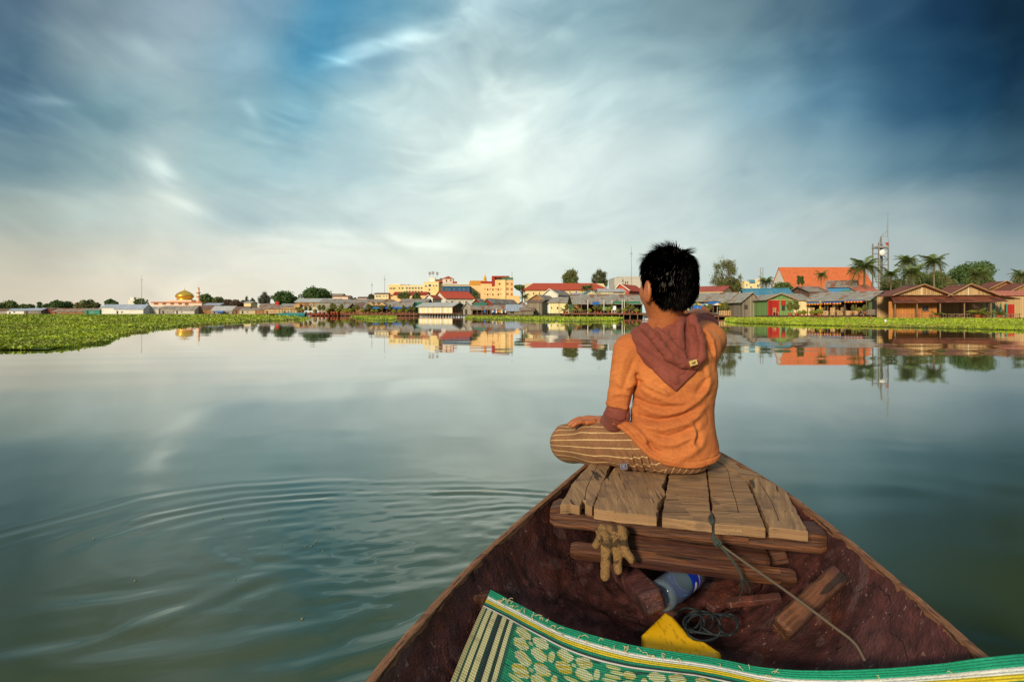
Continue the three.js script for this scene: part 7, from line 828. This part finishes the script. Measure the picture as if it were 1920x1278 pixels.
// --- short black hair, lock by lock
{
  const hairM = new THREE.MeshPhysicalMaterial({ color: new THREE.Color(0.026, 0.019, 0.015), roughness: 0.5, side: THREE.DoubleSide, specularIntensity: 0.65 });
  const line = (l) => { const back = l[2] < 0; const side = abs(l[0]) / 0.075; return l[2] > 0.035 ? 0.036 : lerp(-0.066 - 0.018 * (1 - side), lerp(-0.02, 0.0, sstep(-0.01, 0.035, l[2])), sstep(-0.035, -0.012, l[2]) * sstep(0.5, 0.85, side)); };
  const capS = (x, y, z) => { const l = local(x, y, z); let d = ellL(l, [0, 0.012, -0.008], [0.0805, 0.0875, 0.0935]); d = smin(d, ellL(l, [0, -0.035, -0.045], [0.062, 0.05, 0.045]), 0.03); return smax(d, line(l) - l[1], 0.006) - (vn3(x * 90, y * 60, z * 90) - 0.5) * 0.006; };
  const hair = part('hair', nets(capS, [0.38, 0.88, 1.70], [0.585, 1.12, 1.95], 0.0038), hairM, boy);
  const R = rng(21), pos = [], nor = [], idx = [], crown = V(0.012, 0.075, -0.035);
  for (let i = 0; i < 9500; i++) {
    const a = R() * 2 * PI, b = Math.acos(1 - R() * 1.9), n = V(sin(b) * cos(a), cos(b), sin(b) * sin(a)), p = V(n.x * 0.0815, 0.012 + n.y * 0.0885, -0.008 + n.z * 0.0945);
    if (p.y < -0.02 && p.z < 0.01) { const q = sstep(-0.02, -0.08, p.y); p.x *= 1 - 0.1 * q; p.z -= 0.006 * q; }
    if (p.y < line([p.x, p.y, p.z]) - 0.001 || p.z > 0.06 && p.y < 0.04) continue;
    for (let k = 0; k < 14; k++) { const f = hd(p.x, p.y, p.z); if (capS(f[0], f[1], f[2]) > 0) break; p.addScaledVector(n, 0.0018); }
    const up = sstep(0.03, 0.085, p.y), flow = p.clone().sub(crown); flow.addScaledVector(n, -flow.dot(n)).normalize(); if (p.y < 0.03) flow.y -= 0.7; flow.normalize();
    const swirl = n.clone().cross(flow).multiplyScalar((vn3(p.x * 40 + 9, p.y * 40, p.z * 40) - 0.5) * 1.5), spike = up > 0.55 && vn3(p.x * 70, p.y * 70, p.z * 70 + 4) > 0.6;
    const dir = flow.clone().add(swirl).addScaledVector(n, 0.14 + up * 0.35 + (spike ? 1.3 * R() : 0) + 0.25 * R()).add(V((R() - 0.5) * 0.3, (R() - 0.5) * 0.3, (R() - 0.5) * 0.3)).normalize();
    const L = lerp(0.013, 0.026, R()) * (1 + up * 0.5) * (spike ? 1.25 : 1), w = 0.0011 + 0.0012 * R(), side = dir.clone().cross(n).normalize(), o = pos.length / 3;
    for (let k = 0; k <= 3; k++) { const t = k / 3, c = p.clone().addScaledVector(n, -0.002).addScaledVector(dir, L * t).addScaledVector(n, -L * 0.16 * t * t * (spike ? 0.3 : 1)).add(V(0, -0.004 * t * t, 0)), ww = w * (1 - t * 0.92), top = c.clone().addScaledVector(n, ww * 0.8); const g = (q, nn) => { const f = hd(q.x, q.y, q.z); pos.push(f[0], f[1], -f[2]); const m = [RT[0] * nn.x + F[0] * nn.z, nn.y, RT[2] * nn.x + F[2] * nn.z]; nor.push(m[0], m[1], -m[2]); }; g(c.clone().addScaledVector(side, -ww), side.clone().multiplyScalar(-0.8).addScaledVector(n, 0.4).normalize()); g(top, n); g(c.clone().addScaledVector(side, ww), side.clone().multiplyScalar(0.8).addScaledVector(n, 0.4).normalize()); if (k) { const q = o + k * 3; idx.push(q - 3, q - 2, q + 1, q - 3, q + 1, q, q - 2, q - 1, q + 2, q - 2, q + 2, q + 1); } }
  }
  const g = new THREE.BufferGeometry(); g.setAttribute('position', new THREE.BufferAttribute(new Float32Array(pos), 3)); g.setAttribute('normal', new THREE.BufferAttribute(new Float32Array(nor), 3)); g.setIndex(idx);
  hair.geometry = merge([hair.geometry, g]);
  const eyeM = M(0x120c08, { roughness: 0.15 });
  for (const s of [-1, 1]) { const q = hd(0.03 * s, -0.017, 0.0825), e = part('eye', new THREE.SphereGeometry(0.0045, 10, 8), eyeM, boy); e.position.set(q[0], q[1], -q[2]); const b0 = hd(0.018 * s, -0.001, 0.085), b1 = hd(0.044 * s, -0.002, 0.074); part('eyebrow', bar(V(b0[0], b0[1], -b0[2]), V(b1[0], b1[1], -b1[2]), 0.003, 0.002), hairM, boy); }
}
// ---------------------------------------------------------------- things lying in the boat
// woven plastic mat over the peg and across the boat
{
  const E0 = [[900, 1096, 0.315], [920, 1105, 0.30], [985, 1140, 0.272], [1060, 1175, 0.248], [1180, 1208, 0.226], [1300, 1228, 0.215], [1450, 1254, 0.212], [1560, 1258, 0.236], [1660, 1254, 0.275], [1760, 1246, 0.322], [1842, 1236, 0.36], [1925, 1228, 0.366], [2010, 1224, 0.345], [2090, 1230, 0.30]];
  const ec = new THREE.CatmullRomCurve3(E0.slice(1).map(([x, y, h]) => onH(x, y, h)), false, 'centripetal'), LEN = ec.getLength(), DEP = 0.62;
  const cw = 2048, chh = 1024, cv = document.createElement('canvas'); cv.width = cw; cv.height = chh; const c = cv.getContext('2d'), R = rng(77), ppm = cw / LEN, pv = chh / DEP;
  const rect = (col, u0, v0, u1, v1) => { c.fillStyle = col; c.fillRect(u0 * ppm, v0 * pv, (u1 - u0) * ppm, (v1 - v0) * pv); };
  rect('#0f8f66', 0, 0, LEN, DEP);
  for (let i = 0; i < 5200; i++) { const u = R() * LEN, v = 0.06 + R() * 0.6; rect(R() < 0.42 ? '#14222a' : R() < 0.6 ? '#14a477' : '#0d7658', u, v, u + 0.012 + 0.02 * R(), v + 0.0016); }   // dark and green straws
  const blob = (u, v, a, b, t) => { const n = 9; for (let k = 0; k < n; k++) { const y = -b + (2 * b * (k + 0.5)) / n, w = a * pow(max(0, 1 - pow(abs(y / b), 3)), 0.4) * (0.86 + 0.22 * R()); c.save(); c.translate(u * ppm, v * pv); c.rotate(t); c.fillStyle = R() < 0.18 ? '#dcb832' : R() < 0.5 ? '#efe6b4' : '#e6da9c'; c.fillRect(-w * ppm, (y - b / n * 0.86) * pv, 2 * w * ppm, (2 * b / n * 0.86) * pv); c.restore(); } };
  for (let i = 0; i < 15; i++) for (let row = 0; row < 3; row++) { // rows of woven flowers: four petals round a dark centre, then a scroll
    const u = 0.112 + i * 0.086 + (row % 2) * 0.01, v = 0.1 + row * 0.062; if (u > LEN || (row === 2 && i > 0)) continue;
    if ((i + row) % 3 === 2) { for (let k = 0; k < 5; k++) blob(u - 0.012 + 0.008 * sin(k * 1.7), v - 0.024 + k * 0.012, 0.015, 0.0048, 0.05); blob(u + 0.018, v - 0.012, 0.012, 0.010, 0.1); blob(u + 0.016, v + 0.014, 0.012, 0.011, -0.1); }
    else { blob(u - 0.018, v - 0.015, 0.0165, 0.0138, 0.5); blob(u + 0.019, v - 0.0155, 0.0165, 0.013, -0.5); blob(u - 0.018, v + 0.016, 0.016, 0.0138, -0.5); blob(u + 0.019, v + 0.0155, 0.0165, 0.014, 0.5); blob(u, v, 0.005, 0.004, 0); }
    blob(u + 0.043, v + (row ? -0.004 : 0.004), 0.006, 0.014, 0.1);
  }
  // checked inner panel with yellow border
  const i0 = 0.172, j0 = 0.198; rect('#12644c', i0, j0, LEN - 0.1, DEP); for (let u = i0; u < LEN - 0.1; u += 0.0052) for (let v = j0; v < DEP; v += 0.006) rect((round(u / 0.0052) + round(v / 0.006)) % 2 ? '#0c5a48' : R() < 0.12 ? '#c9b23a' : '#d9d6c0', u, v, u + 0.0033, v + 0.0028); rect('#cfb22a', i0 - 0.012, j0 - 0.008, i0, DEP); rect('#cfb22a', i0 - 0.012, j0 - 0.006, LEN - 0.1, j0);
  // stripes along the left edge
  const st0 = [[0, '#c0b27c'], [0.010, '#15493c'], [0.014, '#e6da9c'], [0.026, '#133c34'], [0.031, '#e8dca0'], [0.044, '#0f3a33'], [0.052, '#12232a'], [0.058, '#e8dca0'], [0.070, '#123a34'], [0.078, '#ebdfa6'], [0.088, '#14614b'], [0.096, null]], st = st0.map(([a, c2]) => [a * 0.78, c2]);
  for (let k = 0; k < st.length - 1; k++) rect(st[k][1], st[k][0], 0.06, st[k + 1][0], DEP);
  for (let v = 0.06; v < DEP; v += 0.0062) { c.fillStyle = 'rgba(60,52,24,0.55)'; c.fillRect(0, v * pv, 0.075 * ppm, 0.0011 * pv); c.fillStyle = 'rgba(20,30,24,0.3)'; c.fillRect(0.075 * ppm, v * pv, cw, 0.0009 * pv); }
  // hem bands along the edge
  const hem = [[0, '#0f9c70', 0.024], [0.024, '#e4e1d6', 0.036], [0.036, '#e6c81e', 0.049], [0.049, '#0e8a64', 0.058], [0.058, '#14262a', 0.0625], [0.0625, '#d8d2c4', 0.0685]];
  for (const [a, col, b] of hem) rect(col, 0, a, LEN, b);
  for (let i = 0; i < 9000; i++) { const u = R() * LEN, v = R() * 0.058; c.fillStyle = R() < 0.5 ? 'rgba(0,20,10,0.16)' : 'rgba(255,255,240,0.10)'; c.fillRect(u * ppm, v * pv, 5, 2); }
  for (let i = 0; i < 900; i++) { const u = R() * LEN, v = 0.06 + R() * 0.55, r = 0.004 + 0.01 * R(); c.fillStyle = 'rgba(84,64,40,0.10)'; c.beginPath(); c.ellipse(u * ppm, v * pv, r * ppm, r * pv * 0.6, 0, 0, 7); c.fill(); }
  const t = new THREE.CanvasTexture(cv); t.colorSpace = THREE.SRGBColorSpace; t.flipY = false; t.wrapS = t.wrapT = THREE.ClampToEdgeWrapping;
  const mb = tex(64, 64, (u, v) => 0.5 + 0.35 * sin(v * 2 * PI * 4) + 0.12 * sin(u * 2 * PI * 8)); mb.repeat.set(LEN / 0.026, DEP / 0.025);
  const m = M(0xffffff, { map: t, bumpMap: mb, bumpScale: 0.0012, roughness: 0.5 });
  const surf = (u, v, o) => { const p = ec.getPointAt(clamp(u)), dv = v * DEP; const tilt = lerp(-0.25, 0.02, sstep(0, 0.25, u)); const over = sstep(0.8, 1, u); p.z += dv * lerp(1, 0.96, u); p.x += dv * lerp(-0.2, 0.1, u); p.y += dv * (lerp(-0.08, -0.10, u) + 0.05 * over) + tilt * 0 + 0.006 * sin(u * 21 + dv * 9) * sstep(0, 0.1, dv) + 0.004 * (fbm(u * 16, dv * 14, 3) - 0.5) - o; if (dv < 0.024) p.y += 0.0016; return p; };
  const g1 = sheet(260, 110, (u, v) => surf(u, v, 0), (u, v) => [u, v]), g2 = sheet(200, 40, (u, v) => surf(u, v, 0.004), (u, v) => [u, v], true);
  const edge = sheet(200, 1, (u, v) => surf(u, 0, v * 0.004), (u, v) => [u, 0.01], true), edge2 = sheet(80, 1, (v, o) => surf(0, v, o * 0.004), (u, v) => [0.004, u]);
  const mat = thing('woven_mat', 'green and cream woven plastic mat with flower pattern spread across the boat', 'mat');
  part('mat_sheet', [g1, g2, edge, edge2], m, mat);
  const th = []; for (let i = 0; i < 60; i++) { const u = 0.02 + 0.5 * R() * R() + (R() < 0.2 ? 0.2 : 0), a = surf(u, 0.02 + 0.03 * R(), -0.001), b = a.clone().add(V((R() - 0.5) * 0.02, 0.004 + 0.003 * R(), (R() - 0.6) * 0.012)), d = b.clone().add(V((R() - 0.5) * 0.016, -0.002, (R() - 0.5) * 0.012)); th.push(new THREE.TubeGeometry(new THREE.CatmullRomCurve3([a, b, d]), 6, 0.0006, 4)); }
  part('loose_thread', th, M(0xcdbb90), mat).userData.kind = 'stuff';
}
// tan work glove hanging from under the beam
{
  const Q = (cx, cy, d, r) => [...XY(1000 + cx / 3.058, 860 + cy / 3.058, d), r];
  const gd = 1.40;
  const f1 = [Q(420, 470, 1.42, 0.0155), Q(418, 560, gd, 0.0125), Q(412, 672, gd - 0.01, 0.0115)], f2 = [Q(468, 470, 1.42, 0.0145), Q(484, 560, gd + 0.01, 0.0115), Q(486, 640, gd, 0.0105)], f3 = [Q(505, 470, 1.43, 0.0135), Q(528, 530, gd + 0.01, 0.011), Q(566, 578, gd, 0.0102)], th = [Q(400, 440, 1.43, 0.014), Q(368, 478, 1.41, 0.010), Q(358, 494, 1.405, 0.009)], pinky = [Q(500, 420, 1.44, 0.016), Q(522, 488, 1.415, 0.0085)];
  const sdf = (x, y, z) => { let d = cap(x, y, z, Q(400, 418, 1.45), Q(505, 425, 1.455), 0.019, 0.019); for (const f of [f1, f2, f3, th, pinky]) d = smin(d, chain(x, y, z, f), 0.007); return d - (vn3(x * 200, y * 200, z * 200) - 0.5) * 0.0014 - (vn3(x * 50, y * 50, z * 50) - 0.5) * 0.002; };
  const lo = Q(300, 340, 0)[0], gt = tex(256, 256, (u, v) => { const k = fbm(u * 8, v * 8, 4, 8, 8), s = vn(u * 70, v * 70, 70, 70), g = sstep(0.5, 0.66, k); return [lerp(128, 64, g), lerp(96, 46, g), lerp(56, 26, g)].map((c) => c * (0.78 + 0.4 * s)); }, true);
  gt.repeat.set(9, 9);
  const g = thing('work_glove', 'tan dirty cotton work glove hanging below the foredeck beam', 'glove');
  part('glove_body', nets(sdf, [0.16, 0.17, 1.36], [0.34, 0.40, 1.50], 0.0032, (x, y) => [x, y]), M(0xffffff, { map: gt, roughness: 0.98, bumpMap: gt, bumpScale: 0.0015 }), g);
}
// clear plastic water bottle with a blue label
{
  const a = at(1236, 1120, 1.385), b = at(1312, 1064, 1.55), L = a.distanceTo(b), q = new THREE.Quaternion().setFromUnitVectors(V(0, 1, 0), b.clone().sub(a).normalize());
  const prof = [[0.001, 0.006], [0.016, 0.002], [0.027, 0.0], [0.034, 0.006], [0.0365, 0.016]]; for (let k = 0; k < 12; k++) prof.push([0.0365 - (k % 2) * 0.0016, 0.022 + k * 0.006]); prof.push([0.0365, 0.1], [0.0345, 0.104], [0.0345, 0.15], [0.036, 0.156], [0.033, 0.18], [0.022, 0.2], [0.0125, 0.212], [0.0125, 0.222]);
  const g = thing('water_bottle', 'clear plastic water bottle with blue label under the foredeck', 'bottle');
  g.position.copy(a); g.quaternion.copy(q);
  part('bottle_body', new THREE.LatheGeometry(prof.map(([x, y]) => new THREE.Vector2(x, y)), 40), new THREE.MeshPhysicalMaterial({ color: new THREE.Color(0.62, 0.82, 0.97), transmission: 0.88, thickness: 0, roughness: 0.08, ior: 1.5, side: THREE.DoubleSide }), g);
  const lt = (() => { const cv = document.createElement('canvas'); cv.width = 256; cv.height = 64; const c = cv.getContext('2d'); c.fillStyle = '#1236b8'; c.fillRect(0, 0, 256, 64); c.fillStyle = '#d8dcf0'; c.fillRect(0, 6, 256, 4); c.fillStyle = '#b03048'; c.fillRect(0, 12, 256, 3); c.fillStyle = '#e6e8f4'; for (const x of [30, 158]) { c.beginPath(); c.ellipse(x + 30, 38, 34, 12, 0, 0, 7); c.fill(); } const t = new THREE.CanvasTexture(cv); t.colorSpace = THREE.SRGBColorSpace; return t; })();
  part('bottle_label', new THREE.CylinderGeometry(0.0358, 0.0358, 0.046, 40, 1, true).translate(0, 0.127, 0), M(0xffffff, { map: lt, roughness: 0.35 }), g);
  part('bottle_cap', new THREE.CylinderGeometry(0.015, 0.015, 0.016, 24).translate(0, 0.229, 0), M(0x1a3fb0, { roughness: 0.4 }), g);
}
// yellow bailer cut from a plastic can
{
  const top = [[1248, 1141], [1262, 1150], [1281, 1174], [1290, 1188], [1301, 1197], [1320, 1202], [1346, 1226], [1344, 1231], [1226, 1231], [1213, 1214], [1208, 1186]].map(([x, y]) => { const h = 0.205 - (y - 1141) * 0.0004, p = onH(x, y, h); return p; });
  const sh = new THREE.Shape(top.map((p) => new THREE.Vector2(p.x, -p.z))), g = new THREE.ExtrudeGeometry(sh, { depth: 0.055, bevelEnabled: true, bevelSize: 0.012, bevelOffset: -0.006, bevelThickness: 0.012, bevelSegments: 5, curveSegments: 6 });
  g.rotateX(-PI / 2); const P = g.attributes.position; for (let i = 0; i < P.count; i++) { const x = P.getX(i), z = P.getZ(i), y = P.getY(i); P.setY(i, y + 0.115 + (z + 1.3) * -0.16 - (vn(x * 16, z * 16) - 0.5) * 0.008 - (y < 0.05 ? 0.03 : 0)); } g.computeVertexNormals();
  const yt = tex(256, 256, (u, v) => { const k = fbm(u * 6, v * 6, 4, 6, 6), s = fbm(u * 50, v * 14, 2, 50, 14) > 0.7 ? 0.86 : 1; return [lerp(224, 238, k) * s, lerp(168, 188, k) * s, lerp(8, 16, k)]; }, true); yt.repeat.set(4, 4);
  const b = thing('plastic_bailer', 'yellow cut plastic canister lying on the boat floor by the mat', 'container'); part('canister_shell', muv(g), new THREE.MeshPhysicalMaterial({ map: yt, roughness: 0.42, side: THREE.DoubleSide }), b);
}
// dark cord in loose loops
{
  const loops = [[1290, 1160, 24, 22], [1302, 1168, 20, 18], [1352, 1172, 32, 20], [1320, 1176, 34, 26], [1312, 1164, 28, 20], [1366, 1170, 18, 20]], pts = []; const R = rng(3);
  loops.forEach(([x, y, rx, ry], i) => { for (let k = 0; k < 14; k++) { const a = k / 14 * 2 * PI + i; pts.push(onH(x + rx * cos(a) * (0.92 + 0.12 * R()), y + ry * sin(a) * (0.92 + 0.12 * R()), 0.165 + 0.012 * R() + (i % 2) * 0.006)); } });
  const m = M(new THREE.Color(0.014, 0.022, 0.026), { roughness: 0.75 });
  tag(part('cord_coil', new THREE.TubeGeometry(new THREE.CatmullRomCurve3(pts), 420, 0.0024, 6), m), 'thin dark blue cord lying in loose loops beside the yellow container', 'cord');
}
// painter line: knotted round the beam and drawn tight to the right side
{
  const ropeT = tex(64, 64, (u, v) => { const s = 0.5 + 0.5 * sin((u + v * 3) * 2 * PI * 2); return [lerp(62, 118, s), lerp(54, 104, s), lerp(46, 86, s)]; }, true); ropeT.repeat.set(60, 1);
  const m = M(0xffffff, { map: ropeT, roughness: 0.95 }), mg = M(new THREE.Color(0.035, 0.05, 0.042), { roughness: 0.95 });
  const r = thing('mooring_rope', 'thin grey rope knotted round the deck beam and stretched to the right side', 'rope');
  const kn = at(1344, 1016, 1.365);
  part('rope_line', [new THREE.TubeGeometry(new THREE.CatmullRomCurve3([kn, at(1400, 1056, 1.335), at(1480, 1112, 1.235), at(1560, 1172, 1.16), at(1603, 1206, 1.125), at(1622, 1238, 1.11)]), 160, 0.0027, 8)], m, r);
  part('rope_loop', [new THREE.TubeGeometry(new THREE.CatmullRomCurve3([onH(1335, 960, 0.40), onH(1337, 978, 0.412), at(1339, 990, 1.392), at(1338, 1004, 1.372), kn]), 40, 0.0034, 7), new THREE.TubeGeometry(new THREE.CatmullRomCurve3([onH(1331, 966, 0.40), onH(1333, 979, 0.410), at(1341, 992, 1.388), at(1336, 1008, 1.37), kn]), 40, 0.0034, 7)], mg, r);
  const kp = []; for (let i = 0; i < 40; i++) { const a = i * 0.9, b = i * 0.37; kp.push(kn.clone().add(V(0.008 * cos(a) * cos(b), 0.007 * sin(a), 0.006 + 0.007 * cos(a) * sin(b)))); } part('knot', new THREE.TubeGeometry(new THREE.CatmullRomCurve3(kp), 240, 0.0026, 6), mg, r);
  const tail = [kn, at(1366, 1040, 1.35), at(1386, 1070, 1.345), at(1392, 1084, 1.345)], tg = [new THREE.TubeGeometry(new THREE.CatmullRomCurve3(tail), 40, 0.003, 6)], R = rng(9);
  for (let i = 0; i < 18; i++) { const s = tail[3], e = at(1392 + (R() - 0.4) * 34, 1090 + R() * 34, 1.345 + (R() - 0.5) * 0.03), mid = s.clone().lerp(e, 0.5).add(V((R() - 0.5) * 0.02, (R() - 0.5) * 0.01, (R() - 0.5) * 0.02)); tg.push(new THREE.TubeGeometry(new THREE.CatmullRomCurve3([s, mid, e]), 6, 0.0006, 3)); }
  part('frayed_end', tg, mg, r);
}

{ // a few foam bubbles and specks drifting in the eddy
  const R = rng(61), g = []; for (let i = 0; i < 18; i++) { const px = i < 12 ? 500 + 170 * R() : 120 + 520 * R(), py = i < 12 ? 965 + 70 * R() : 960 + 230 * R(), p = onH(px, py, 0), r = 0.002 + 0.003 * R(); g.push(new THREE.SphereGeometry(r, 8, 5, 0, 2 * PI, 0, PI / 2).translate(p.x, waterH(p.x, -p.z), p.z)); }
  tag(part('foam_bubbles', g, new THREE.MeshPhysicalMaterial({ color: 0x7c8468, roughness: 0.2, transmission: 0.4, thickness: 0 })), 'tiny foam bubbles drifting on the rippled water beside the bow', 'foam', null, 'stuff');
}
renderer.render(scene, camera);
